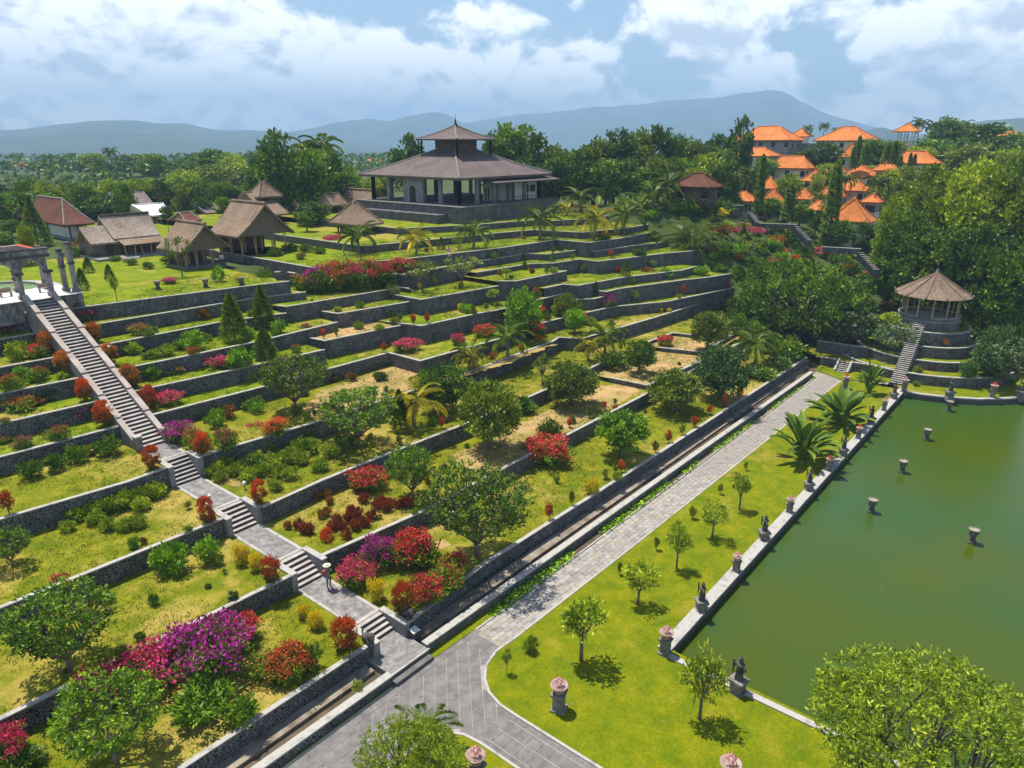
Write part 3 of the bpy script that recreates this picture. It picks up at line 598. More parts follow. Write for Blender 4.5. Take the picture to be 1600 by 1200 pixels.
# ------------------------------------------------------------------ ruined portal at the head of the stairs
def portal():
    z0 = 15.05
    t = thing('portal_terrace', 'white floored stone platform at the head of the long stairs', 'platform', (20, 77, 13.6))
    MB().box(8, 76.3, 13.0, 26.4, 82.0, z0 - 0.08).build('platform_body', MT['ruin'], t)
    MB().box(7.9, 76.2, z0 - 0.08, 26.5, 82.1, z0).build('floor', MT['white'], t)
    for u in (11, 13.5, 16, 18.5, 25.0, 26.2): MB().box(u - .22, 76.14, 13.3, u + .22, 76.33, z0 - .09).build('pilaster', MT['plinth'], t)
    def column(u, v, h, label, mat='ruin', arm=0):
        c = thing('ruin_column', label, 'column', (u, v, z0), 'columns of the ruined portal')
        MB().box(u - .30, v - .30, z0, u + .30, v + .30, z0 + .35).build('base', MT['plinth'], c)
        MB().box(u - .20, v - .20, z0 + .35, u + .20, v + .20, z0 + h * .58).build('lower_shaft', MT[mat], c)
        MB().lathe([(.22, 0), (.36, .12), (.40, .22), (.27, .3)], (u, v, z0 + h * .58), 8).build('capital', MT['darkstone'], c)
        MB().box(u - .22, v - .22, z0 + h * .58 + .3, u + .22, v + .22, z0 + h).build('upper_shaft', MT[mat], c)
        MB().lathe([(.24, 0), (.36, .1), (.34, .22), (.2, .3)], (u, v, z0 + h), 8).build('finial', MT['darkstone'], c)
        if arm:
            pts = [(u + arm * 0.22, z0 + h * .6 + .35), (u + arm * .30, z0 + h * .6 + .9), (u + arm * .55, z0 + h * .6 + 1.25), (u + arm * .95, z0 + h * .6 + 1.4)]
            MB().tube([(a, v, z) for a, z in pts], [.10, .12, .13, .10], 6).build('broken_arch', MT['ruin'], c)
    column(25.75, 78.2, 3.9, 'slender ruined column right of the arch, carrying a broken arch stub', arm=0.6)
    column(26.25, 77.1, 4.6, 'tallest ruined column, at the corner of the portal platform')
    column(25.0, 81.4, 4.0, 'ruined column at the back of the portal platform')
    column(22.6, 81.5, 1.9, 'short pink broken column behind the arch', 'ruinpink')
    column(19.6, 81.5, 2.1, 'short broken column beside the lily pool', 'ruinpink')
    a = thing('ruined_arch', 'weather-stained stone archway over the head of the long stairs', 'arch', (22.8, 76.8, z0))
    for u in (18.4, 21.55, 24.0):
        MB().box(u - .30, 76.5, z0, u + .30, 77.1, z0 + .4).build('column_base', MT['plinth'], a)
        MB().box(u - .20, 76.6, z0 + .4, u + .20, 77.0, z0 + 2.25).build('column', MT['ruin'], a)
        MB().box(u - .36, 76.46, z0 + 2.25, u + .36, 77.14, z0 + 2.5).build('capital', MT['darkstone'], a)
    def span(u0, u1):
        n = 12; zb = z0 + 2.5; pts = []
        for i in range(n + 1):
            th = math.pi * i / n; pts.append(((u0 + u1) / 2 - math.cos(th) * ((u1 - u0) / 2 - .30), zb + math.sin(th) * .95))
        mb = MB()
        top = zb + 1.25; fr = [(u0, zb), (pts[0][0], zb)]
        poly = [(u0, zb)] + pts + [(u1, zb), (u1, top), (u0, top)]
        k = len(poly); mb.add([(p[0], 76.55, p[1]) for p in poly] + [(p[0], 77.05, p[1]) for p in poly], [tuple(range(k)), tuple(range(2 * k - 1, k - 1, -1))] + [(i, (i + 1) % k, k + (i + 1) % k, k + i) for i in range(k)])
        o = put('arch_span', tri2(mb.mesh('arch_span', wloc(a))), MT['ruin'], a)
    span(21.55, 24.0); span(18.4, 21.55)
    MB().box(14.5, 76.45, z0 + 3.75, 24.35, 77.15, z0 + 4.02).build('cornice', MT['darkstone'], a)
    MB().box(14.5, 76.52, z0 + 4.02, 24.25, 77.08, z0 + 4.45).build('entablature', MT['ruin'], a)
    MB().box(14.5, 76.40, z0 + 4.45, 24.40, 77.2, z0 + 4.58).build('top_cornice', MT['darkstone'], a)
    MB().add([(19.2, 76.5, z0 + 4.58), (23.2, 76.5, z0 + 4.58), (23.2, 77.1, z0 + 4.58), (19.2, 77.1, z0 + 4.58), (20.6, 76.6, z0 + 5.0), (21.9, 76.6, z0 + 5.0), (21.9, 77.0, z0 + 5.0), (20.6, 77.0, z0 + 5.0)],
             [(3, 2, 1, 0), (4, 5, 6, 7), (0, 1, 5, 4), (1, 2, 6, 5), (2, 3, 7, 6), (3, 0, 4, 7)]).build('pediment', MT['ruinpink'], a)
    for i, (x, y) in enumerate(((24.2, 79.3), (21.0, 79.5), (19.8, 79.5))):
        b = thing('garden_bench', ['curved bench right on the portal platform', 'curved bench behind the arch', 'curved bench by the left arch'][i], 'bench', (x, y, z0), 'portal benches')
        MB().box(x - .5, y - .2, z0 + .4, x + .5, y + .2, z0 + .47).build('seat', MT['ruinpink'], b)
        for s in (-.42, .42): MB().box(x + s - .05, y - .18, z0, x + s + .05, y + .18, z0 + .4).build('leg', MT['plinth'], b)
        MB().box(x - .5, y + .16, z0 + .47, x + .5, y + .2, z0 + .85).build('backrest', MT['ruinpink'], b)
    # round pool behind
    c = (23.0, 92.0); struct('path', MB().lathe([(6.6, -.05), (6.6, .03)], (c[0], c[1], 13.62), 40), MT['cope'])
    struct('pool_water', MB().lathe([(4.5, -.05), (4.5, .03)], (c[0], c[1], 13.66), 40), MT['lily'])
    tag(ribbon(MB(), arc(c[0], c[1], 4.5, 0, 359.9, 41), -0.35, 0, 13.5, 13.95).build('pool_rim', MT['cope'], loc=(c[0], c[1], 13.6)), 'low round stone rim of the green lily pool behind the portal', 'pool rim')
def tri2(me):
    bm = bmesh.new(); bm.from_mesh(me); bmesh.ops.triangulate(bm, faces=[f for f in bm.faces if len(f.verts) > 4], ngon_method='EAR_CLIP'); bm.to_mesh(me); bm.free(); return me
portal()

# ------------------------------------------------------------------ roofs
def hip(mb, u0, v0, u1, v1, ze, zr, ridge, axis='u', curve=0.12, th=0.22, n=6, gablet=0.0):
    """hip roof shell from eave rectangle to a ridge of half length `ridge`; curve > 0 sags between"""
    cu, cv = (u0 + u1) / 2, (v0 + v1) / 2
    for side, dz in ((0, 0.0), (1, -th)):
        rows = []
        for i in range(n + 1):
            t = i / n; zz = ze + (zr - ze) * (t - curve * math.sin(math.pi * t)) + dz
            hu = (u1 - u0) / 2 * (1 - t) + (ridge if axis == 'u' else 0.04) * t; hv = (v1 - v0) / 2 * (1 - t) + (ridge if axis == 'v' else 0.04) * t
            if dz: hu, hv = hu - 0.05 * (1 - t), hv - 0.05 * (1 - t)
            rows.append([(cu - hu, cv - hv, zz), (cu + hu, cv - hv, zz), (cu + hu, cv + hv, zz), (cu - hu, cv + hv, zz)])
        vs = [p for r_ in rows for p in r_]; fs = [(i * 4 + k, i * 4 + (k + 1) % 4, i * 4 + 4 + (k + 1) % 4, i * 4 + 4 + k) for i in range(n) for k in range(4)]
        if side == 0: fs.append((n * 4, n * 4 + 1, n * 4 + 2, n * 4 + 3)); base = len(mb.v)
        else: fs = [tuple(reversed(f)) for f in fs]; b2 = len(mb.v)
        mb.add(vs, fs)
    mb.f += [(base + k, b2 + k, b2 + (k + 1) % 4, base + (k + 1) % 4) for k in range(4)]
    return mb
def hip_ridges(parent, u0, v0, u1, v1, ze, zr, ridge, axis, curve, r, mat, n=6):
    cu, cv = (u0 + u1) / 2, (v0 + v1) / 2
    for su, sv in ((-1, -1), (1, -1), (1, 1), (-1, 1)):
        pts = []
        for i in range(n + 1):
            t = i / n; zz = ze + (zr - ze) * (t - curve * math.sin(math.pi * t)) + r * .5
            hu = (u1 - u0) / 2 * (1 - t) + (ridge if axis == 'u' else 0.04) * t; hv = (v1 - v0) / 2 * (1 - t) + (ridge if axis == 'v' else 0.04) * t
            pts.append((cu + su * hu, cv + sv * hv, zz))
        MB().tube(pts, r, 5).build('hip_ridge', MT[mat], parent)
    if ridge > 0.3:
        a = (cu - ridge, cv) if axis == 'u' else (cu, cv - ridge); b = (cu + ridge, cv) if axis == 'u' else (cu, cv + ridge)
        MB().tube([(a[0], a[1], zr + r * .5), (b[0], b[1], zr + r * .5)], r * 1.2, 5).build('roof_ridge', MT[mat], parent)
def gable(mb, u0, v0, u1, v1, ze, zr, axis='u', over=0.0, th=0.25, sag=0.06, n=5):
    """gable roof; axis = ridge direction; over = how far the ridge reaches beyond the eave ends"""
    for s in (-1, 1):
        rows = []
        for i in range(n + 1):
            t = i / n; z = ze + (zr - ze) * (t - sag * math.sin(math.pi * t)); o = over * t
            if axis == 'u':
                v = (v0 + v1) / 2 + s * (v1 - v0) / 2 * (1 - t); rows.append([(u0 - o, v, z), (u1 + o, v, z)])
            else:
                u = (u0 + u1) / 2 + s * (u1 - u0) / 2 * (1 - t); rows.append([(u, v0 - o, z), (u, v1 + o, z)])
        vs = [p for r_ in rows for p in r_]; m = len(vs); vs += [(p[0], p[1], p[2] - th) for p in vs]
        fs = []
        for i in range(n): fs += [(2 * i, 2 * i + 1, 2 * i + 3, 2 * i + 2), (m + 2 * i + 2, m + 2 * i + 3, m + 2 * i + 1, m + 2 * i), (2 * i, 2 * i + 2, m + 2 * i + 2, m + 2 * i), (2 * i + 1, m + 2 * i + 1, m + 2 * i + 3, 2 * i + 3)]
        fs += [(0, m, m + 1, 1), (m - 2, m - 1, 2 * m - 1, 2 * m - 2)]
        mb.add(vs, fs)
    return mb

# ------------------------------------------------------------------ great pavilion
def pavilion():
    zb, zf, ze = 16.1, 18.85, 23.35
    U0, V0 = 87.1, 82.2
    eu, ev = 88.7, 84.1                                  # eave corner toward the garden
    Lu = Lv = 20.0
    for _ in range(60):
        if pj((eu + Lu, ev, ze))[0] < 862: Lu += 0.25
        if pj((eu, ev + Lv, ze))[0] > 561: Lv += 0.25
    t = thing('great_pavilion', 'large open pavilion with a two-tiered grey shingle roof on a stone podium', 'pavilion', (eu + 8, ev + 8, zb))
    MB().box(U0, V0, zb - 1, eu + Lu - .5, ev + Lv - .5, zf - 0.12).build('podium', MT['wall'], t)
    MB().box(U0 - .1, V0 - .1, zf - 0.12, eu + Lu - .4, ev + Lv - .4, zf).build('podium_floor', MT['shade'], t)
    MB().box(U0 - 2.2, V0 + 3.5, zb - 1, U0 - .02, ev + Lv * .8, zf - 1.3).build('podium_step', MT['wall'], t)
    cu, cv = eu + Lu / 2, ev + Lv / 2
    rf = hip(MB(), eu, ev, eu + Lu, ev + Lv, ze, zat((cu, cv), 224), 0.6, 'u', 0.05, 0.4, 8).build('lower_roof', MT['shingle'], t)
    zr = zat((cu, cv), 224)
    # cut height where the lantern stands
    hip_ridges(rf, eu, ev, eu + Lu, ev + Lv, ze, zr, 0.6, 'u', 0.05, 0.16, 'ridge', 8)
    z2 = zat((cu - 3, cv - 3), 217); s2 = Lu * 0.205
    for _ in range(80):
        if pj((cu + s2, cv - s2, z2))[0] < 767: s2 += 0.1
    zt = zat((cu, cv), 196)
    MB().box(cu - s2 * .52, cv - s2 * .52, zr - 4.5, cu + s2 * .52, cv + s2 * .52, z2 + .5).build('lantern', MT['brown'], t)
    for a in (-1, 1):
        for b in (-1, 0, 1):
            for p in ((a * .86, b * .86), (b * .86, a * .86)): MB().box(cu + p[0] * s2 - .12, cv + p[1] * s2 - .12, ze + 1, cu + p[0] * s2 + .12, cv + p[1] * s2 + .12, z2 + .15).build('lantern_post', MT['wood'], t)
    r2 = hip(MB(), cu - s2, cv - s2, cu + s2, cv + s2, z2, zt, 0.15, 'u', 0.10, 0.25, 6).build('upper_roof', MT['shingle'], t)
    hip_ridges(r2, cu - s2, cv - s2, cu + s2, cv + s2, z2, zt, 0.15, 'u', 0.10, 0.13, 'ridge')
    MB().lathe([(.35, -.1), (.28, .3), (.12, .6), (.16, .9), (.05, 1.2), (.04, 2.0)], (cu, cv, zt), 8).build('finial', MT['iron'], r2)
    # columns and walls
    i0, j0, i1, j1 = eu + 1.6, ev + 1.6, eu + Lu - 2, ev + Lv - 2
    nu = 6
    for k in range(nu):
        u = i0 + (i1 - i0) * k / (nu - 1); v = j0 + (j1 - j0) * k / (nu - 1)
        for (a, b) in ((u, j0), (i0, v), (u, j1), (i1, v)):
            c = MB().box(a - .28, b - .28, zf, a + .28, b + .28, ze + .5).build('column', MT['conc'], t)
    for k in range(1, 4):
        for l in range(1, 4): MB().box(i0 + (i1 - i0) * k / 4 - .3, j0 + (j1 - j0) * l / 4 - .3, zf, i0 + (i1 - i0) * k / 4 + .3, j0 + (j1 - j0) * l / 4 + .3, ze + 2).build('inner_column', MT['wood'], t)
    # wall with arched niches on the left flank
    for (va, vb) in ((j0 + (j1 - j0) * .42, j0 + (j1 - j0) * .60),):
        w = MB().box(i0 - .18, va, zf, i0 + .18, vb, ze + .3).build('niche_wall', MT['conc'], t)
        m = (va + vb) / 2; pts = [(m - .8, zf), (m - .8, zf + 2)] + [(m - .8 * math.cos(a), zf + 2 + .8 * math.sin(a)) for a in np.linspace(0, math.pi, 9)] + [(m + .8, zf)]
        MB().add([(i0 - .22, p[0], p[1]) for p in pts], [tuple(range(len(pts)))]).build('arched_doorway', MT['glass'], w)
    # closed room and lean-to on the right flank
    ru0, ru1 = eu + Lu * .56, eu + Lu - 1.2
    rm = MB().box(ru0, j0 + .3, zf, ru1, j0 + 6, ze - .25).build('side_room', MT['white'], t)
    MB().box(ru0 - .1, j0 + .15, zf, ru0 + 2.2, j0 + .29, ze - .5).build('dark_panel', MT['brown'], t)
    for k in (.52, .60, .72, .79):
        u = ru0 + (ru1 - ru0) * k; w = MB().box(u - .45, j0 + .22, zf + 1.3, u + .45, j0 + .29, zf + 2.5).build('window', MT['glass'], t)
        MB().box(u - .5, j0 + .20, zf + 1.22, u + .5, j0 + .24, zf + 1.3).build('sill', MT['cope'], w)
    dr = MB().box(ru0 - 3.2, j0 + 3, zf, ru0 - 1.2, j0 + 3.2, zf + 3).build('white_doorway', MT['white'], t)
    for k in (-2.7, -1.9): MB().box(ru0 + k - .25, j0 + 2.93, zf + .1, ru0 + k + .25, j0 + 2.99, zf + 2.2).build('door', MT['wood'], dr)
    lr = MB(); a0, a1 = eu + Lu * .30, eu + Lu + 1.2
    lr.add([(a0, ev - 1.2, ze - 1.0), (a1, ev - 1.2, ze - 1.0), (a1, j0 + .4, ze - .55), (a0, j0 + .4, ze - .55), (a0, ev - 1.2, ze - 1.15), (a1, ev - 1.2, ze - 1.15), (a1, j0 + .4, ze - .7), (a0, j0 + .4, ze - .7)],
           [(0, 1, 2, 3), (7, 6, 5, 4), (0, 4, 5, 1), (1, 5, 6, 2), (2, 6, 7, 3), (3, 7, 4, 0)])
    lr.build('lean_to_roof', MT['shingle'], t)
    for k in range(5): MB().box(a0 + 1 + (a1 - a0 - 2) * k / 4 - .08, ev - .8, zf, a0 + 1 + (a1 - a0 - 2) * k / 4 + .08, ev - .64, ze - 1.0).build('lean_to_post', MT['iron'], t)
    for s in range(18): MB().box(U0 + 3 + s * 1.0, V0 + .1, zf, U0 + 3.06 + s * 1.0, V0 + .16, zf + .9).build('rail_post', MT['iron'], t)
    MB().box(U0 + 3, V0 + .1, zf + .9, U0 + 20, V0 + .16, zf + .96).build('rail', MT['iron'], t)
pavilion()

# ------------------------------------------------------------------ thatched huts
def hut_gable(label, apex_f, apex_b, eave_l, eave_r, zg, axis='v', mat='thatch', open_=True, mid=None):
    """ridge runs along v; the gable facing the garden has apex pixel apex_f; eave pixels give the width"""
    zr = zg + 6.0
    for zr in np.arange(zg + 3.0, zg + 12, 0.1):
        f = at(*apex_f, zr); z = zat(f, eave_l[1])                     # eave height straight below the apex
        if z < zr and abs((z - zg) - max(1.9, 0.42 * (zr - zg))) < 0.12: break
    ze = zg + max(1.9, 0.42 * (zr - zg))
    f = at(*apex_f, zr); el = at(*eave_l, ze); er = at(*eave_r, ze); bk = at(*apex_b, zr)
    u0, u1, v0 = f[0] - abs(f[0] - el[0]), f[0] + abs(er[0] - f[0]), f[1]
    hw = (abs(f[0] - el[0]) + abs(er[0] - f[0])) / 2; hw = min(max(hw * 1.15, 2.0), 9); u0, u1 = f[0] - hw, f[0] + hw
    v1 = v0 + min(max(abs(bk[1] - f[1]), 4), 14)
    t = thing('thatched_hut', label, 'hut', (f[0], (v0 + v1) / 2, zg), 'thatched huts')
    gable(MB(), u0, v0 + .3, u1, v1, ze, zr, 'v', 0.35, 0.3).build('roof', MT[mat], t)
    MB().tube([(f[0], v0 - .1, zr + .05), (f[0], v1 + .3, zr + .05)], 0.2, 6).build('ridge_cap', MT[mat], t)
    k = 0.8
    MB().add([(f[0] - hw * .93, v0 + .75, ze - .1), (f[0] + hw * .93, v0 + .75, ze - .1), (f[0] + hw * .22, v0 + .75, ze + (zr - ze) * .76), (f[0] - hw * .22, v0 + .75, ze + (zr - ze) * .76)], [(0, 1, 2, 3)]).build('gable_panel', MT['weave'], t)
    MB().box(f[0] - .06, v0 + .7, ze + (zr - ze) * .7, f[0] + .06, v0 + .8, zr - .1).build('king_post', MT['bamboo'], t)
    MB().box(u0 + .7, v0 + 1, zg - 1.2, u1 - .7, v1 - .6, zg + .25).build('floor', MT['shade'], t)
    for a in (u0 + 1.0, f[0] - hw * .3, f[0] + hw * .3, u1 - 1.0):
        for b in (v0 + 1.3, (v0 + v1) / 2, v1 - 1):
            for s in (-.22, .22): MB().tube([(a, b, zg), (a + s, b, ze + .5)], .07, 5).build('bamboo_post', MT['bamboo'], t)
    MB().box(u0 + .9, v1 - 1.2, zg, u1 - .9, v1 - 1.0, ze + .4).build('back_wall', MT['brown'], t)
    return t, (u0, v0, u1, v1, ze, zr)
G1 = 14.0
hut_gable('largest thatched hut with a woven gable, beside the round lawn shrubs', (414, 318), (347, 314.5), (371, 367), (466, 361.5), 14.0)
hut_gable('smaller thatched hut with a woven gable, behind the bare stumpy tree', (320, 350), (277, 344.5), (289, 391), (369, 385), 13.7)
hut_gable('thatched hut behind the hip roofed hut, beside the pavilion podium', (589, 297.5), (535, 295), (572, 321), (615, 324), 15.2)
def hut_hip(label, apex, el, er, ef, zg, ridge=0.3, mat='thatch', tiers=1, posts=True, name='thatched_hut', cat='hut', wall=None, group='thatched huts', bh=2.4, axis='u', mx=14):
    for ze in np.arange(zg + 1.8, zg + 14, 0.05):                      # eave height so that the front corner stands over the ground it should
        f = at(*ef, ze)
        if zat(f, ef[1] + bh * 1110 / max(1, pj(f)[2])) <= zg: pass
        if ze - zg >= bh: break
    f = at(*ef, ze); l = at(*el, ze); r_ = at(*er, ze)
    su = np.clip(abs(r_[0] - f[0]), 3, mx); sv = np.clip(abs(l[1] - f[1]), 3, mx)
    u0, v0 = f[0], f[1]; u1, v1 = u0 + su, v0 + sv; cu, cv = (u0 + u1) / 2, (v0 + v1) / 2; zr = zat((cu, cv), apex[1])
    zr = min(max(zr, ze + 1.2), ze + 6.5)
    t = thing(name, label, cat, (cu, cv, zg), group)
    rf = hip(MB(), u0, v0, u1, v1, ze, zr, ridge, axis, 0.04, 0.28).build('roof', MT[mat], t)
    hip_ridges(rf, u0, v0, u1, v1, ze, zr, ridge, axis, 0.04, 0.12, 'ridge' if mat in ('greyroof', 'rust') else mat)
    MB().box(u0 + .9, v0 + .9, zg - 1.5, u1 - .9, v1 - .9, zg + .3).build('floor', MT['conc'], t)
    for a in (u0 + 1.1, cu, u1 - 1.1):
        for b in (v0 + 1.1, cv, v1 - 1.1): MB().box(a - .1, b - .1, zg, a + .1, b + .1, ze + .4).build('post', MT['wood'], t)
    if wall: MB().box(u0 + 1.3, v0 + 1.3, zg + .3, u1 - 1.3, v1 - 1.3, ze + .1).build('wall', MT[wall], t)
    return t
hut_hip('hip roofed thatched hut with red brown wall below the pavilion', (559, 316), (510, 347), (612, 349), (560, 352), 14.25, 0.4, wall='brown', bh=2.6)
hut_hip('tall two-tiered thatched hut behind the largest hut, upper roof', (404, 283), (369.5, 307), (446, 306), (405, 308), 14.2, 0.3, wall='brown', bh=5.6)
hut_hip('lower thatched roof under the two-tiered hut', (404, 300), (362, 326), (458, 334), (420, 336), 14.2, 2.0, wall='brown', bh=2.8)
hut_hip('small thatched roof behind the round topped tree', (463, 302), (446, 318), (480, 316), (462, 321), 14.3, 1.5, bh=2.6)
hut_hip('small thatched roof half hidden behind the gabled hut', (515, 302), (505, 318), (534, 318), (518, 321), 15.0, 1.5, bh=2.6)
def longhouse():
    zg = 13.7; ze, zr = zg + 2.5, zg + 5.4
    a = at(136, 376, ze); b = at(254, 367, ze)
    u0, u1 = a[0], b[0]; v0 = (a[1] + b[1]) / 2; 
    t = thing('thatched_longhouse', 'long low house with a pale bleached thatch roof and porch', 'house', ((u0 + u1) / 2, v0 + 3, zg))
    d = 6.5
    gable(MB(), u0 + 3.2, v0, u1, v0 + d, ze, zr, 'u', 0.3).build('roof', MT['thatchpale'], t)
    gable(MB(), u0, v0 - .2, u0 + 3.6, v0 + d - 1.5, ze - .4, zr - 1.2, 'u', 0.2).build('side_roof', MT['thatchpale'], t)
    MB().tube([(u0 + 3, v0 + d / 2, zr + .05), (u1 + .3, v0 + d / 2, zr + .05)], .2, 6).build('ridge_cap', MT['wood'], t)
    MB().add([(u0 + 3.6, v0 - 2.0, ze - .75), (u1 + .2, v0 - 2.0, ze - .75), (u1 + .2, v0 + .4, ze - .05), (u0 + 3.6, v0 + .4, ze - .05), (u0 + 3.6, v0 - 2.0, ze - .9), (u1 + .2, v0 - 2.0, ze - .9), (u1 + .2, v0 + .4, ze - .2), (u0 + 3.6, v0 + .4, ze - .2)],
             [(0, 1, 2, 3), (7, 6, 5, 4), (0, 4, 5, 1), (1, 5, 6, 2), (2, 6, 7, 3), (3, 7, 4, 0)]).build('porch_roof', MT['thatch'], t)
    MB().box(u0 + .6, v0 + .9, zg, u1 - .4, v0 + d - .8, ze + .1).build('wall', MT['weave'], t)
    for k in range(4): MB().box(u0 + 2.2 + k * 2.0, v0 + .82, zg + .2, u0 + 3.2 + k * 2.0, v0 + .89, zg + 2.2).build('door' if k % 2 else 'window', MT['wood'], t)
    for k in range(6):
        x = u0 + 3.9 + (u1 - u0 - 4) * k / 5; MB().tube([(x, v0 - 1.7, zg), (x + (.2 if k % 2 else -.2), v0 - 1.6, ze - .75)], .07, 5).build('bamboo_post', MT['bamboo'], t)
    MB().box(u0 - .2, v0 - 2.4, zg - .3, u1 + .4, v0 + d, zg + .22).build('porch_floor', MT['conc'], t)
    for k in range(3): MB().box(u0 + 2.6, v0 - 2.7 - .35 * k, zg - .2, u0 + 5, v0 - 2.38 - .35 * k, zg + .18 - .06 * k).build('porch_step', MT['cope'], t)
longhouse()
hut_hip('big house with a streaked red brown tile roof behind the dark conifer', (80, 309), (-20, 342), (159, 350), (100, 352), 13.4, 5.5, 'rust', wall='white', name='tiled_house', cat='house', group='houses behind the portal', bh=2.6, axis='v', mx=22)
hut_hip('grey tiled house behind the long pale thatched house', (190, 301), (140, 316), (232, 322), (205, 326), 13.0, 3.5, 'greyroof', wall='white', name='tiled_house', cat='house', group='houses behind the portal', bh=3.6)
hut_hip('small brown tiled roof next to the big red brown roof', (139, 304), (122, 317), (156, 319), (145, 321), 12.6, 1.0, 'rust', wall='white', name='tiled_house', cat='house', group='houses behind the portal', bh=3.2)
hut_hip('shed with a white metal roof behind the long thatched house', (232, 319), (204, 332), (262, 334), (235, 337), 13.2, 3.0, 'whiteroof', wall='white', name='shed', cat='shed', group='white roofed sheds', bh=2.6)
hut_hip('small shed with a white roof in front of the grey tiled house', (166, 322), (150, 328), (180, 330), (168, 332), 13.2, 1.5, 'whiteroof', wall='white', name='shed', cat='shed', group='white roofed sheds', bh=2.4)
hut_hip('orange brown tiled roof at the very left edge of the village', (8, 318), (-30, 331), (44, 333), (20, 336), 13.0, 2.0, 'rust', wall='white', name='tiled_house', cat='house', group='houses behind the portal', bh=2.6)
hut_hip('grey tiled roof behind the white metal roof', (232, 304), (205, 316), (262, 318), (240, 320), 12.6, 2.5, 'greyroof', wall='white', name='tiled_house', cat='house', group='houses behind the portal', bh=3.0)
hut_hip('brown tiled roof between the white shed and the largest hut', (318, 318), (296, 330), (345, 331), (322, 333), 13.0, 2.0, 'greyroof', wall='brown', name='tiled_house', cat='house', group='houses behind the portal', bh=2.5)
hut_hip('small red tiled shed beside the largest thatched hut', (288, 332), (272, 342), (310, 344), (290, 346), 13.4, 1.0, 'rust', wall='white', name='shed', cat='shed', group='sheds behind the huts', bh=2.3)

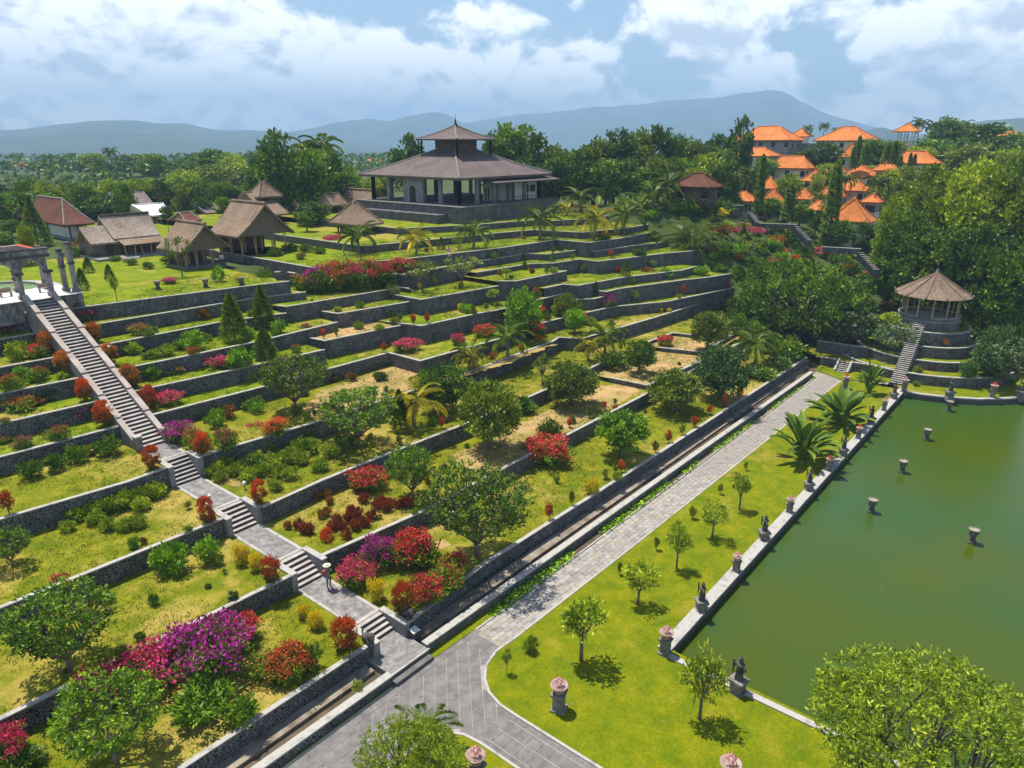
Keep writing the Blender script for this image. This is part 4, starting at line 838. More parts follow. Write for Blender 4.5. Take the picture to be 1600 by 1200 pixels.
# ------------------------------------------------------------------ gazebo on its round terraces
GC = (109.3, 16.2)
def gazebo():
    for i, (r_, z, d) in enumerate(((11.2, 1.22, 1.5), (8.4, 2.33, 1.4), (6.4, 3.7, 1.7), (5.3, 5.35, 2.0))):
        la = ['lowest', 'second lowest', 'third', 'topmost'][i]
        o = thing('retaining_wall', la + ' curved retaining wall below the gazebo', 'wall', (GC[0] - r_, GC[1], z - 1), 'curved gazebo walls')
        pts = arc(GC[0], GC[1], r_, 70, 345, 56)
        ribbon(MB(), pts, 0.04, 0.34, z - d, z).build('stone_face', MT['wall'], o); ribbon(MB(), pts, -0.03, 0.40, z, z + .1).build('coping', MT['cope'], o)
        struct('terrace_lawn', MB().lathe([(r_ - .05, -.3), (r_ - .05, 0.0)], (GC[0], GC[1], z - .01), 48), MT['lawn'])
        TER.append((z, arc(GC[0], GC[1], r_, 0, 350, 36), 'gazebo terrace'))
    TER.sort(key=lambda t: -t[0])
    t = thing('gazebo', 'round gazebo with a conical shingle roof above curved terraces', 'gazebo', (GC[0], GC[1], 5.4))
    zf = 6.5; n = 12; pr = 3.75
    MB().lathe([(pr, 5.0), (pr, zf - .1)], (GC[0], GC[1], 0), n).build('podium', MT['gazwall'], t)
    MB().lathe([(pr + .1, zf - .1), (pr + .1, zf)], (GC[0], GC[1], 0), n).build('floor', MT['cope'], t)
    pts = arc(GC[0], GC[1], pr, -165, 165, 40); ribbon(MB(), pts, 0, .22, zf, zf + .45).build('parapet', MT['gazwall'], t)
    ribbon(MB(), pts, -.05, .27, zf + .45, zf + .53).build('parapet_coping', MT['cope'], t)
    ze = zat(GC, 459.5) - 0.0; za = zat(GC, 427); re = 3.2
    for _ in range(60):
        q = GC[0] + re * math.sin(AZ), GC[1] - re * math.cos(AZ)
        if pj((q[0], q[1], ze))[0] < 1512: re += 0.05
    for k in range(n):
        a = 2 * math.pi * (k + .5) / n; x, y = GC[0] + (pr - .35) * math.cos(a), GC[1] + (pr - .35) * math.sin(a)
        c = MB().box(x - .09, y - .09, zf, x + .09, y + .09, ze + .2).build('post', MT['bamboo'], t)
        MB().box(x - .2, y - .2, zf, x + .2, y + .2, zf + .35).build('post_base', MT['plinth'], c)
    rf = None; rows = 15; roof = MB()
    for i in range(rows):
        r0, r1 = re * (1 - i / rows), re * (1 - (i + 1) / rows); z0, z1 = ze + (za - ze) * i / rows, ze + (za - ze) * (i + 1) / rows
        roof.lathe([(r0 - .12, z0 - .02), (r0, z0), (r0, z0 + .05), (max(r1, .03), z1 + .05)], (GC[0], GC[1], 0), n)
    rf = roof.build('roof', MT['gazshingle'], t)
    for k in range(n):
        a = 2 * math.pi * k / n
        MB().tube([(GC[0] + re * math.cos(a), GC[1] + re * math.sin(a), ze + .08), (GC[0] + .05 * math.cos(a), GC[1] + .05 * math.sin(a), za + .1)], .09, 5).build('roof_rib', MT['thatch'], rf)
        MB().lathe([(.1, 0), (.14, .15), (.02, .45)], (GC[0] + re * math.cos(a), GC[1] + re * math.sin(a), ze + .1), 6).build('eave_finial', MT['ridge'], rf)
    MB().lathe([(.22, 0), (.26, .15), (.1, .3), (.16, .45), (.03, .6)], (GC[0], GC[1], za), 8).build('finial', MT['ridge'], rf)
    MB().lathe([(re - .25, ze - .03), (.1, za - .5)], (GC[0], GC[1], 0), n).build('ceiling', MT['wood'], t)
    s = thing('gazebo_staircase', 'steep straight stone stairs from the path up to the gazebo', 'staircase', (96.6, 16.5, 0))
    stair_steps(s, 'u', 96.4, 105.6, 0.05, 6.5, 15.75, 17.2, 33)
    sd_ = [(96.6, 0), (105.8, 0), (105.8, 6.3), (96.6, 0.0)]
    MB().add([(p[0], 15.77, p[1] - .25) for p in sd_[:3]] + [(p[0], 17.18, p[1] - .25) for p in sd_[:3]], [(0, 1, 2), (5, 4, 3), (0, 3, 4, 1), (1, 4, 5, 2), (2, 5, 3, 0)]).build('stair_core', MT['conc'], s)
    s = thing('garden_steps', 'small flight of steps with pale cheeks at the end of the path', 'steps', (97.0, 23.5, 0))
    stair_steps(s, 'u', 97.0, 98.6, 0.02, 1.2, 22.6, 23.9, 6)
    for y in (22.35, 23.95): MB().add([(96.9, y, 0), (98.7, y, 0), (98.7, y, 1.45), (96.9, y, .35), (96.9, y + .25, 0), (98.7, y + .25, 0), (98.7, y + .25, 1.45), (96.9, y + .25, .35)], [(0, 1, 2, 3), (7, 6, 5, 4), (0, 4, 5, 1), (1, 5, 6, 2), (2, 6, 7, 3), (3, 7, 4, 0)]).build('cheek', MT['cope'], s)
    for pts, z, la in (([(98.5, 26.5), (98.5, 24.2)], 1.2, 'dark wall left of the small steps by the path end'), ([(98.5, 22.3), (98.9, 19.5), (99.0, 17.5)], 1.2, 'dark wall between the small steps and the gazebo stairs'), ([(101.5, 28), (102.0, 21.5)], 2.6, 'dark wall behind the small steps under the white flowered trees'), ([(104.5, 34), (105, 24)], 4.6, 'shaded stone wall under the white flowered trees')):
        retaining(list(pts), z, la, 1.8)
    sheet('terrace_lawn', [(98.6, 17.3), (98.6, 27), (104, 34), (104, 20)], 1.15, 'terr')
gazebo()

# ------------------------------------------------------------------ plant prototypes (unit height, unit crown radius)
def sph(g, n):
    d = g.normal(size=(n, 3)); return d / np.linalg.norm(d, axis=1, keepdims=True)
def leaf_mesh(name, P, D, L, W, r, g, tw=None):
    n = len(P); D = D / np.linalg.norm(D, axis=1, keepdims=True)
    S = np.cross(D, sph(g, n) if tw is None else tw); S /= np.linalg.norm(S, axis=1, keepdims=True) + 1e-9
    N = np.cross(S, D); L = np.broadcast_to(L, (n,))[:, None]; W = np.broadcast_to(W, (n,))[:, None]
    V = np.stack([P - D * L / 2, P + S * W / 2 - N * W * .18 + D * L * .05, P + D * L / 2 - N * L * .08, P - S * W / 2 - N * W * .18 + D * L * .05], 1).reshape(-1, 3)
    me = bpy.data.meshes.new(name); me.vertices.add(4 * n); me.vertices.foreach_set('co', V.astype(np.float32).ravel())
    me.loops.add(4 * n); me.loops.foreach_set('vertex_index', np.arange(4 * n, dtype=np.int32)); me.polygons.add(n)
    me.polygons.foreach_set('loop_start', np.arange(0, 4 * n, 4, dtype=np.int32)); me.polygons.foreach_set('loop_total', np.full(n, 4, np.int32))
    a = me.attributes.new('r', 'FLOAT', 'FACE'); a.data.foreach_set('value', np.clip(np.broadcast_to(r, (n,)), 0, 1).astype(np.float32)); me.update(); me.validate(); return me
def lobes(g, d, amp):
    k = sph(g, 7); return 1 + amp * np.max(d @ k.T, axis=1) - amp * 0.75
def clumps(g, n, rx, zc, rz, amp=0.3, inner=0.45, floor=None):
    d = sph(g, n); rad = (inner + (1 - inner) * g.random(n) ** 0.6) * lobes(g, d, amp)
    c = d * rad[:, None] * np.array([rx, rx, rz]) + np.array([0, 0, zc])
    if floor is not None: c[:, 2] = np.maximum(c[:, 2], floor + 0.05 * g.random(n))
    return c, d
def crown(seed, n_cl, n_lf, rx, zc, rz, cr, L, W, amp=0.3, inner=0.45, up=0.15, floor=None, rbias=None):
    g = np.random.default_rng(seed); c, d = clumps(g, n_cl, rx, zc, rz, amp, inner, floor)
    cl = np.repeat(np.arange(n_cl), n_lf); n = len(cl); q = sph(g, n)
    P = c[cl] + q * (cr * (0.35 + 0.65 * g.random(n)) * (0.7 + 0.6 * g.random(n_cl))[cl])[:, None] * np.array([1.15, 1.15, 0.8])
    D = q * 0.7 + sph(g, n) * 0.6 + np.array([0, 0, up]) + d[cl] * 0.35
    r = 0.5 * g.random(n) + 0.5 * g.random(n_cl)[cl]
    if rbias: r = rbias(P, r, g)
    P[:, 2] = np.maximum(P[:, 2], 0.01)
    return leaf_mesh('foliage', P, D, L * (0.7 + 0.6 * g.random(n)), W * (0.7 + 0.6 * g.random(n)), r, g), c
def limbs(seed, c, z0, r0, k=9, fork=0.3, lean=0.0):
    rr = random.Random(seed); mb = MB(); top = Vector((lean, 0, z0))
    mb.tube([(0, 0, -0.06), (lean * .3, 0, z0 * .5), top], [r0 * 1.25, r0 * .95, r0 * .85], 7)
    idx = rr.sample(range(len(c)), min(k, len(c)))
    for i in idx:
        e = Vector(c[i]); m = top.lerp(e, .5) + Vector((rr.uniform(-.05, .05), rr.uniform(-.05, .05), rr.uniform(-.02, .05)))
        mb.tube([top - Vector((0, 0, z0 * .12)), m, e], [r0 * .55, r0 * .33, r0 * .12], 5, False)
    return mb.mesh('trunk', smooth=True, fix=False)
PROTO = {}; ASP = {}
def tree_proto(key, mats, var, **k):
    out = []; A = k.pop('asp', .55); ASP[key] = A; q = math.sqrt(A / .7); k['rx'] *= A; k['cr'] *= q * .8; k['L'] *= q; k['W'] *= q
    trunk = k.pop('trunk', (0.25, 0.03)); fl = k.pop('flowers', None); nl = k.pop('limbs', 9)
    for i in range(var):
        sd_ = sum(ord(ch) * (j + 3) for j, ch in enumerate(key)) * 7 + i * 97
        me, c = crown(sd_, **k); parts = [('crown', me, LM[mats])]
        if trunk: parts.append(('trunk', limbs(sd_, c, trunk[0], trunk[1], nl), MT['bark']))
        if fl:
            g = np.random.default_rng(sd_ + 5); nf, fs, fm = fl
            dd = sph(g, nf); dd[:, 2] = np.abs(dd[:, 2]) * .8 + .1
            ci = g.integers(0, len(c), nf); P = c[ci] + dd * k['cr'] * 1.05
            parts.append(('blossom', leaf_mesh('blossom', P, sph(g, nf), fs, fs * .8, g.random(nf), g), LM[fm]))
        out.append(parts)
    PROTO[key] = out
tree_proto('mango', 'olive', 3, n_cl=120, n_lf=46, rx=0.86, zc=0.56, rz=0.40, cr=0.16, L=0.085, W=0.034, floor=0.22, trunk=(0.28, 0.045))
tree_proto('mangodark', 'dark', 2, n_cl=120, n_lf=46, rx=0.86, zc=0.56, rz=0.40, cr=0.16, L=0.075, W=0.034, floor=0.2, trunk=(0.26, 0.045))
tree_proto('bluetree', 'blue', 1, n_cl=130, n_lf=46, rx=0.86, zc=0.55, rz=0.42, cr=0.15, L=0.07, W=0.034, floor=0.15, trunk=(0.22, 0.045))
tree_proto('brighttree', 'bright', 2, n_cl=110, n_lf=46, rx=0.84, zc=0.58, rz=0.38, cr=0.17, L=0.09, W=0.036, floor=0.25, trunk=(0.32, 0.035))
tree_proto('youngtree', 'yellowgreen', 4, asp=0.42, n_cl=34, n_lf=30, rx=0.78, zc=0.68, rz=0.28, cr=0.20, L=0.10, W=0.045, amp=0.5, trunk=(0.36, 0.030), limbs=14)
tree_proto('sparse', 'olive', 3, asp=0.6, n_cl=26, n_lf=20, rx=0.85, zc=0.72, rz=0.24, cr=0.16, L=0.10, W=0.035, amp=0.5, trunk=(0.30, 0.028), limbs=20)
def frangipani(key, mat, fm, nf, var=2, ends=200, A=.72, L=.095, nl=15):
    out = []; ASP[key] = A
    for i in range(var):
        g = np.random.default_rng(len(key) * 31 + i); rr = random.Random(i + len(key))
        d = sph(g, ends); d[:, 2] = d[:, 2] * 0.75 + 0.25; rad = 0.5 + 0.5 * g.random(ends) ** .5
        c = d * rad[:, None] * np.array([.92 * A, .92 * A, .42]) * lobes(g, d / np.linalg.norm(d, axis=1, keepdims=True), .35)[:, None] + np.array([0, 0, .54]); c[:, 2] = np.maximum(c[:, 2], .2 + .1 * g.random(ends))
        cl = np.repeat(np.arange(ends), nl); n = len(cl); a = g.random(n) * 2 * math.pi
        el = g.uniform(-.35, .75, n); D = np.stack([np.cos(a) * np.cos(el), np.sin(a) * np.cos(el), np.sin(el)], 1) + d[cl] * .25
        P = c[cl] + D * L * .55 + sph(g, n) * .025
        me = leaf_mesh('crown', P, D, L * (.7 + .5 * g.random(n)), L * .34, .5 * g.random(n) + .5 * g.random(ends)[cl], g)
        parts = [('crown', me, LM[mat])]
        mb = MB(); z0 = .16; top = Vector((0, 0, z0)); mb.tube([(0, 0, -.05), top], [.04, .03], 7)
        mains = [Vector((.42 * A * math.cos(t), .42 * A * math.sin(t), .36 + rr.uniform(-.05, .06))) for t in [k * 1.05 + rr.uniform(-.3, .3) for k in range(6)]]
        for m in mains: mb.tube([top, top.lerp(m, .5) + Vector((0, 0, .02)), m], [.024, .019, .015], 5)
        for p in c[:90]:
            e = Vector(p); m = min(mains, key=lambda q: (q - e).length); mb.tube([m, m.lerp(e, .5) + Vector((rr.uniform(-.03, .03), rr.uniform(-.03, .03), .02)), e], [.012, .008, .005], 4, False)
        parts.append(('trunk', mb.mesh('trunk', smooth=True, fix=False), MT['bark']))
        if nf:
            dd = sph(g, nf); dd[:, 2] = abs(dd[:, 2]) + .2; ci = g.integers(0, ends, nf)
            parts.append(('blossom', leaf_mesh('blossom', c[ci] + dd * L * .7, sph(g, nf), .022, .02, g.random(nf), g), LM[fm]))
        out.append(parts)
    PROTO[key] = out
frangipani('plumeria', 'mid', 'whitefl', 110, 3, 320, .72, .072, 14); frangipani('plumeriapink', 'dark', 'palepink', 520, 2, 430, .72, .062, 14); frangipani('plumeriawhite', 'blue', 'whitefl', 800, 2, 260, .72, .08, 14)
frangipani('bigtree', 'yellowgreen', 'whitefl', 0, 2, 1250, .8, .040, 14)
tree_proto('wood', 'mid', 3, asp=0.36, n_cl=80, n_lf=40, rx=0.85, zc=0.60, rz=0.40, cr=0.19, L=0.085, W=0.05, amp=.35, floor=0.12, trunk=(0.3, 0.03))
tree_proto('wooddark', 'dark', 3, asp=0.36, n_cl=80, n_lf=40, rx=0.85, zc=0.60, rz=0.40, cr=0.19, L=0.085, W=0.05, amp=.35, floor=0.1, trunk=(0.3, 0.03))
tree_proto('woodolive', 'olive', 2, asp=0.36, n_cl=80, n_lf=40, rx=0.85, zc=0.60, rz=0.40, cr=0.19, L=0.085, W=0.05, amp=.35, floor=0.1, trunk=(0.3, 0.03))
tree_proto('woodbright', 'yellowgreen', 2, asp=0.36, n_cl=80, n_lf=40, rx=0.85, zc=0.60, rz=0.40, cr=0.19, L=0.085, W=0.05, amp=.35, floor=0.1, trunk=(0.3, 0.03))
tree_proto('raintree', 'mid', 2, asp=0.85, n_cl=330, n_lf=42, rx=0.92, zc=0.60, rz=0.38, cr=0.095, L=0.042, W=0.024, amp=.25, inner=.6, floor=0.22, trunk=(0.25, 0.03), limbs=30)
tree_proto('greattree', 'dark', 2, asp=.38, n_cl=330, n_lf=46, rx=0.88, zc=0.54, rz=0.45, cr=0.10, L=0.046, W=0.026, amp=.25, inner=.5, floor=0.05, trunk=(0.25, 0.03), limbs=20)
tree_proto('greattreebright', 'yellowgreen', 2, asp=.38, n_cl=330, n_lf=46, rx=0.88, zc=0.54, rz=0.45, cr=0.10, L=0.046, W=0.026, amp=.25, inner=.5, floor=0.05, trunk=(0.25, 0.03), limbs=20)
def outer_red(P, r, g):
    q = P[:, 2]; return np.clip(0.36 + 0.50 * q + 0.6 * (r - .5), 0, 1)
def bush_proto(key, mat, var, rb=None, fl=None, asp=.75, **k):
    out = []; ASP[key] = asp; k = dict(k); q = math.sqrt(asp); k['rx'] *= asp; k['cr'] *= q; k['L'] *= q; k['W'] *= q
    for i in range(var):
        sd_ = sum(ord(ch) * (j + 5) for j, ch in enumerate(key)) * 11 + i * 131
        me, c = crown(sd_, rbias=rb, **k); parts = [('foliage', me, LM[mat])]
        if fl:
            for part, nf, fs, fm in fl:
                g = np.random.default_rng(sd_ + nf); keep = np.argsort(-(c[:, 2] + .35 * g.random(len(c))))[:int(len(c) * (.62 if nf > 500 else .4))]
                ci = g.choice(keep, nf); dd = sph(g, nf); dd[:, 2] = np.abs(dd[:, 2]) * .8 + .1
                out_ = c[ci] * np.array([1, 1, 0]); P = c[ci] + dd * k['cr'] * (.75 + .45 * g.random((nf, 1))) + out_ * .12
                parts.append((part, leaf_mesh('blossoms', P, sph(g, nf) + dd * .3, fs * (.7 + .6 * g.random(nf)), fs * .85, g.random(nf), g), LM[fm]))
        out.append(parts)
    PROTO[key] = out
egg = dict(n_cl=60, n_lf=34, rx=0.80, zc=0.48, rz=0.46, cr=0.20, L=0.16, W=0.055, amp=0.12, inner=0.7, up=0.6)
bush_proto('redegg', 'redtip', 3, outer_red, asp=.42, **egg); bush_proto('orangeegg', 'orange', 3, outer_red, asp=.42, **egg)
tiny = dict(n_cl=26, n_lf=24, rx=0.62, zc=0.60, rz=0.34, cr=0.30, L=0.22, W=0.09, amp=0.1, inner=0.6, up=0.4)
def stemmed(key, src):
    for parts in PROTO[key]: parts.append(('stem', MB().tube([(0, 0, -.05), (0, 0, .45)], .045, 5).mesh('stem'), MT['bark']))
bush_proto('tinyred', 'redtip', 3, outer_red, asp=.5, **tiny); stemmed('tinyred', 0); bush_proto('tinygreen', 'olive', 2, None, asp=.5, **tiny); stemmed('tinygreen', 0)
bush_proto('ball', 'bright', 2, None, n_cl=60, n_lf=34, rx=0.84, zc=0.50, rz=0.44, cr=0.20, L=0.14, W=0.055, amp=0.08, inner=0.75)
bush_proto('balldark', 'dark', 1, None, n_cl=50, n_lf=30, rx=0.80, zc=0.52, rz=0.42, cr=0.20, L=0.16, W=0.06, amp=0.08, inner=0.75)
shr = dict(n_cl=44, n_lf=30, rx=0.80, zc=0.46, rz=0.40, cr=0.26, L=0.20, W=0.075, amp=0.4, inner=0.45, up=0.4, floor=.08)
for k_, m_ in (('bush', 'mid'), ('bushyellow', 'yellowgreen'), ('bushdark', 'dark'), ('bushbright', 'bright'), ('bushblue', 'blue'), ('croton', 'darkred'), ('yellowcroton', 'yellow'), ('orangecroton', 'orange')):
    bush_proto(k_, m_, 3, (lambda P, r, g: np.clip(.38 + .6 * P[:, 2] + .5 * (r - .5), 0, 1)) if k_ in ('yellowcroton',) else None, **shr)
bg_ = dict(n_cl=60, n_lf=32, rx=0.86, zc=0.42, rz=0.40, cr=0.26, L=0.16, W=0.06, amp=0.5, inner=0.4, up=0.3, floor=.06)
for k_, f_ in (('bougpink', 'pinkfl'), ('bougred', 'redfl'), ('bougmag', 'magfl'), ('bougora', 'orafl')): bush_proto(k_, 'mid', 3, None, fl=[('blossoms', 1700, 0.07, f_)], **bg_)
for k_, f_ in (('fewpink', 'pinkfl'), ('fewred', 'redfl'), ('fewora', 'orafl')): bush_proto(k_, 'mid', 2, None, fl=[('blossoms', 340, 0.06, f_)], **bg_)
def cone_proto(key, mat, n, wid, L, W, var=2, power=0.85, trunkless=False, droop=0.0):
    out = []
    for i in range(var):
        g = np.random.default_rng(n + i * 13 + len(key)); t = g.random(n) ** 0.75; a = g.random(n) * 6.283
        layer = 1 + .10 * np.sin(t * 60 + a * 2) + .14 * np.sin(a * 5 + i + t * 9)
        rad = wid * (1 - t) ** power * np.minimum(1, t * 9 + .55) * (0.62 + .42 * g.random(n) ** .5) * layer
        A = {'cypress': .27, 'conebush': .36, 'mast': .13, 'araucaria': .3}[key]; ASP[key] = A
        P = np.stack([np.cos(a) * rad * A, np.sin(a) * rad * A, .03 + t * .96], 1)
        D = np.stack([np.cos(a), np.sin(a), np.full(n, 0.9 - 2 * droop)], 1) + sph(g, n) * .4
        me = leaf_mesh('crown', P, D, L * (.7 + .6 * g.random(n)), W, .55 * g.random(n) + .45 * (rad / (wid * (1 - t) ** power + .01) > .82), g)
        out.append([('crown', me, LM[mat]), ('trunk', MB().tube([(0, 0, -.04), (0, 0, .9)], [.018, .004], 6).mesh('trunk'), MT['bark'])])
    PROTO[key] = out
cone_proto('cypress', 'dark', 6500, 1.05, 0.05, 0.022, 3, 0.62); cone_proto('conebush', 'dark', 3000, 1.0, 0.07, 0.03, 2, 0.6)
cone_proto('mast', 'dark', 5000, 1.0, 0.04, 0.02, 3, 0.35, droop=.8); cone_proto('araucaria', 'dark', 6500, 1.0, 0.055, 0.014, 1, 0.9)
def palm_proto(key, mat, nf, nl, fl, th, rt, var=3, droop=1.0, leaflet=0.2, trunk=True, base=0.0, wid=0.016):
    out = []
    for i in range(var):
        g = np.random.default_rng(len(key) * 17 + i * 7 + nf); Ps, Ds, Ls, Ws, Rs, Tw = [], [], [], [], [], []; mb = MB()
        for f in range(nf):
            a = f * 2.399 + g.uniform(-.2, .2); el = 1.25 - 1.55 * (f / nf) * droop + g.uniform(-.12, .12); s = fl * g.uniform(.85, 1.1)
            h = np.array([math.cos(a), math.sin(a), 0]); p = np.array([0, 0, th]); pts = [p]; e = el; tone = g.random() * .5 + (.4 if f > nf * .85 else 0)
            for k in range(9):
                p = p + s / 9 * (h * math.cos(e) + np.array([0, 0, math.sin(e)])); pts.append(p); e -= 0.20 * droop * (0.5 + k * .12)
            pts = np.array(pts); mb.tube(pts, [wid * .55] * 5 + [wid * .3] * 5, 3, False)
            tt = np.linspace(.12, 1, nl)
            for t in tt:
                x = t * 9; k = min(int(x), 8); q = pts[k] + (pts[k + 1] - pts[k]) * (x - k); d = pts[k + 1] - pts[k]; d = d / np.linalg.norm(d); sd2 = np.cross(d, [0, 0, 1.0]); sd2 = sd2 / (np.linalg.norm(sd2) + 1e-6)
                ll = leaflet * fl * (math.sin(math.pi * min(1, t * .85 + .15)) ** .6 + .1)
                for sg in (-1, 1):
                    dr = sd2 * sg * .8 + d * .75 + np.array([0, 0, -.35 + .25 * g.random()]); dr = dr / np.linalg.norm(dr)
                    Ps.append(q + dr * ll * .5); Ds.append(dr); Ls.append(ll * 1.05); Ws.append(wid * 2.0 * (24 / nl) ** .7); Rs.append(tone + .3 * g.random()); Tw.append(d)
        me = leaf_mesh('fronds', np.array(Ps), np.array(Ds), np.array(Ls), np.array(Ws), np.array(Rs), g, np.cross(np.array(Ds), np.cross(np.array(Tw), np.array(Ds))))
        parts = [('fronds', me, LM[mat]), ('frond_stalks', mb.mesh('frond_stalks', fix=False), LM['palmy'])]
        if trunk:
            b = g.uniform(-.05, .05); parts.append(('trunk', MB().tube([(b, 0, -.05), (b * .6, b, th * .4), (0, 0, th)], [rt * 1.5, rt, rt * .8], 7).mesh('trunk', smooth=True), MT['palmbark']))
        out.append(parts)
    PROTO[key] = out
palm_proto('youngpalm', 'palm', 15, 26, .62, .42, .028, 3); palm_proto('youngpalmyellow', 'palmy', 13, 26, .62, .42, .028, 2)
palm_proto('coconut', 'palm', 18, 20, .32, .74, .014, 3, 1.15, .2, True, 0, .010); palm_proto('cycad', 'palm', 26, 30, .95, .12, .06, 1, .95, .15)
palm_proto('fanpalm', 'blue', 22, 14, .62, .45, .03, 1, .8, .5)
def paddle_proto(key, nf, var=2):
    out = []
    for i in range(var):
        g = np.random.default_rng(77 + i); parts = []; mb = MB()
        for f in range(nf):
            a = g.uniform(0, 6.283); el = g.uniform(.75, 1.5); s = g.uniform(.75, 1.1); h = np.array([math.cos(a), math.sin(a), 0]); p = np.array([g.uniform(-.05, .05), g.uniform(-.05, .05), .02]); pts = [p]; e = el
            for k in range(10): p = p + s / 10 * (h * math.cos(e) + np.array([0, 0, math.sin(e)])); pts.append(p); e -= 0.05 + .03 * k * (1.55 - el)
            lf = MB(); lf.tube(pts, [.020, .018, .017, .015, .013, .011, .009, .008, .006, .005, .003], 4, False); nt_ = len(lf.f)
            side = np.cross(h, [0, 0, 1.0]); wd_ = (0.01, .04, .062, .072, .064, .044, .0)
            for k in range(4, 10):
                w0, w1 = wd_[k - 4], wd_[k - 3]
                for sg in (-1, 1):
                    cut = g.uniform(.75, 1.0); dz = np.array([0, 0, .35]); lf.add([pts[k], pts[k + 1], pts[k + 1] + sg * side * w1 * cut + dz * w1 * .8, pts[k] + sg * side * w0 + dz * w0 * .8], [(0, 1, 2, 3)])
            me = lf.mesh('leaf', fix=False); at_ = me.attributes.new('r', 'FLOAT', 'FACE'); at_.data.foreach_set('value', [.7] * nt_ + [.15 + .6 * (f % 5) / 5 + .2 * g.random() for _ in range(len(me.polygons) - nt_)])
            parts.append(('leaf', me, LM['dark']))
        out.append(parts)
    PROTO[key] = out
paddle_proto('paddle', 52)
def bare_proto():
    rr = random.Random(5); mb = MB()
    def grow(p, d, l, r_, depth):
        e = p + d * l; mb.tube([p, (p + e) / 2 + Vector((rr.uniform(-1, 1), rr.uniform(-1, 1), 0)) * l * .08, e], [r_, r_ * .8, r_ * .6], 4, False)
        if depth == 0: return
        for _ in range(3):
            q = (d + Vector((rr.uniform(-1, 1), rr.uniform(-1, 1), rr.uniform(-.3, .7))) * .75).normalized(); grow(e, q, l * .68, r_ * .55, depth - 1)
    grow(Vector((0, 0, 0)), Vector((0, 0, 1)), .33, .022, 5); PROTO['bare'] = [[('branches', mb.mesh('branches', fix=False), MT['bark'])]]
bare_proto()
NAMES = {'mango': ('mango_tree', 'tree', 'rounded olive leaved tree'), 'mangodark': ('mango_tree', 'tree', 'dark round tree'), 'bluetree': ('shade_tree', 'tree', 'dense bluish dark tree'), 'brighttree': ('leafy_tree', 'tree', 'bright green tree'),
 'youngtree': ('young_tree', 'tree', 'airy young tree'), 'sparse': ('sparse_tree', 'tree', 'pale sparse tree'), 'plumeria': ('plumeria_tree', 'tree', 'spreading plumeria tree'), 'bigtree': ('leafy_tree', 'tree', 'large leafy tree'), 'plumeriapink': ('plumeria_tree', 'tree', 'pink flowered plumeria tree'), 'plumeriawhite': ('plumeria_tree', 'tree', 'white flowered plumeria tree'),
 'wood': ('broadleaf_tree', 'tree', 'green broadleaf tree'), 'wooddark': ('broadleaf_tree', 'tree', 'dark broadleaf tree'), 'woodolive': ('broadleaf_tree', 'tree', 'olive broadleaf tree'), 'woodbright': ('broadleaf_tree', 'tree', 'light green broadleaf tree'),
 'raintree': ('rain_tree', 'tree', 'wide feathery shade tree'), 'greattree': ('great_tree', 'tree', 'huge dark spreading tree'), 'greattreebright': ('great_tree', 'tree', 'huge green spreading tree'),
 'redegg': ('egg_shrub', 'shrub', 'red tipped egg shaped shrub'), 'orangeegg': ('egg_shrub', 'shrub', 'orange tipped egg shaped shrub'), 'tinyred': ('topiary_shrub', 'shrub', 'little red tipped topiary'), 'tinygreen': ('topiary_shrub', 'shrub', 'little green topiary'),
 'ball': ('ball_shrub', 'shrub', 'clipped round green shrub'), 'balldark': ('ball_shrub', 'shrub', 'small dark clipped ball'), 'bush': ('leafy_bush', 'bush', 'loose green bush'), 'bushyellow': ('hedge_bush', 'bush', 'yellow green bush'), 'bushdark': ('leafy_bush', 'bush', 'dark green bush'), 'bushbright': ('leafy_bush', 'bush', 'bright green bush'), 'bushblue': ('leafy_bush', 'bush', 'bluish green bush'),
 'croton': ('croton_shrub', 'shrub', 'dark red croton'), 'yellowcroton': ('croton_shrub', 'shrub', 'yellow topped croton'), 'orangecroton': ('croton_shrub', 'shrub', 'orange green croton'),
 'bougpink': ('bougainvillea', 'bush', 'hot pink bougainvillea'), 'bougred': ('bougainvillea', 'bush', 'red bougainvillea'), 'bougmag': ('bougainvillea', 'bush', 'magenta bougainvillea'), 'bougora': ('bougainvillea', 'bush', 'orange red bougainvillea'),
 'fewpink': ('bougainvillea', 'bush', 'thinly flowered pink bougainvillea'), 'fewred': ('bougainvillea', 'bush', 'thinly flowered red bougainvillea'), 'fewora': ('bougainvillea', 'bush', 'thinly flowered orange bougainvillea'),
 'cypress': ('cypress_tree', 'tree', 'dark cone cypress'), 'conebush': ('cone_shrub', 'shrub', 'clipped cone shrub'), 'mast': ('mast_tree', 'tree', 'tall columnar tree'), 'araucaria': ('conifer_tree', 'tree', 'tall dark conifer'),
 'youngpalm': ('young_palm', 'palm', 'young coconut palm'), 'youngpalmyellow': ('young_palm', 'palm', 'yellowing young palm'), 'coconut': ('coconut_palm', 'palm', 'tall coconut palm'), 'cycad': ('cycad_palm', 'palm', 'big spiky cycad palm'), 'fanpalm': ('fan_palm', 'palm', 'silvery fan palm'),
 'paddle': ('traveller_plant', 'plant', 'big paddle leaved plant'), 'bare': ('bare_tree', 'tree', 'bare brown tree')}
PLANTED = []; _cnt = {}
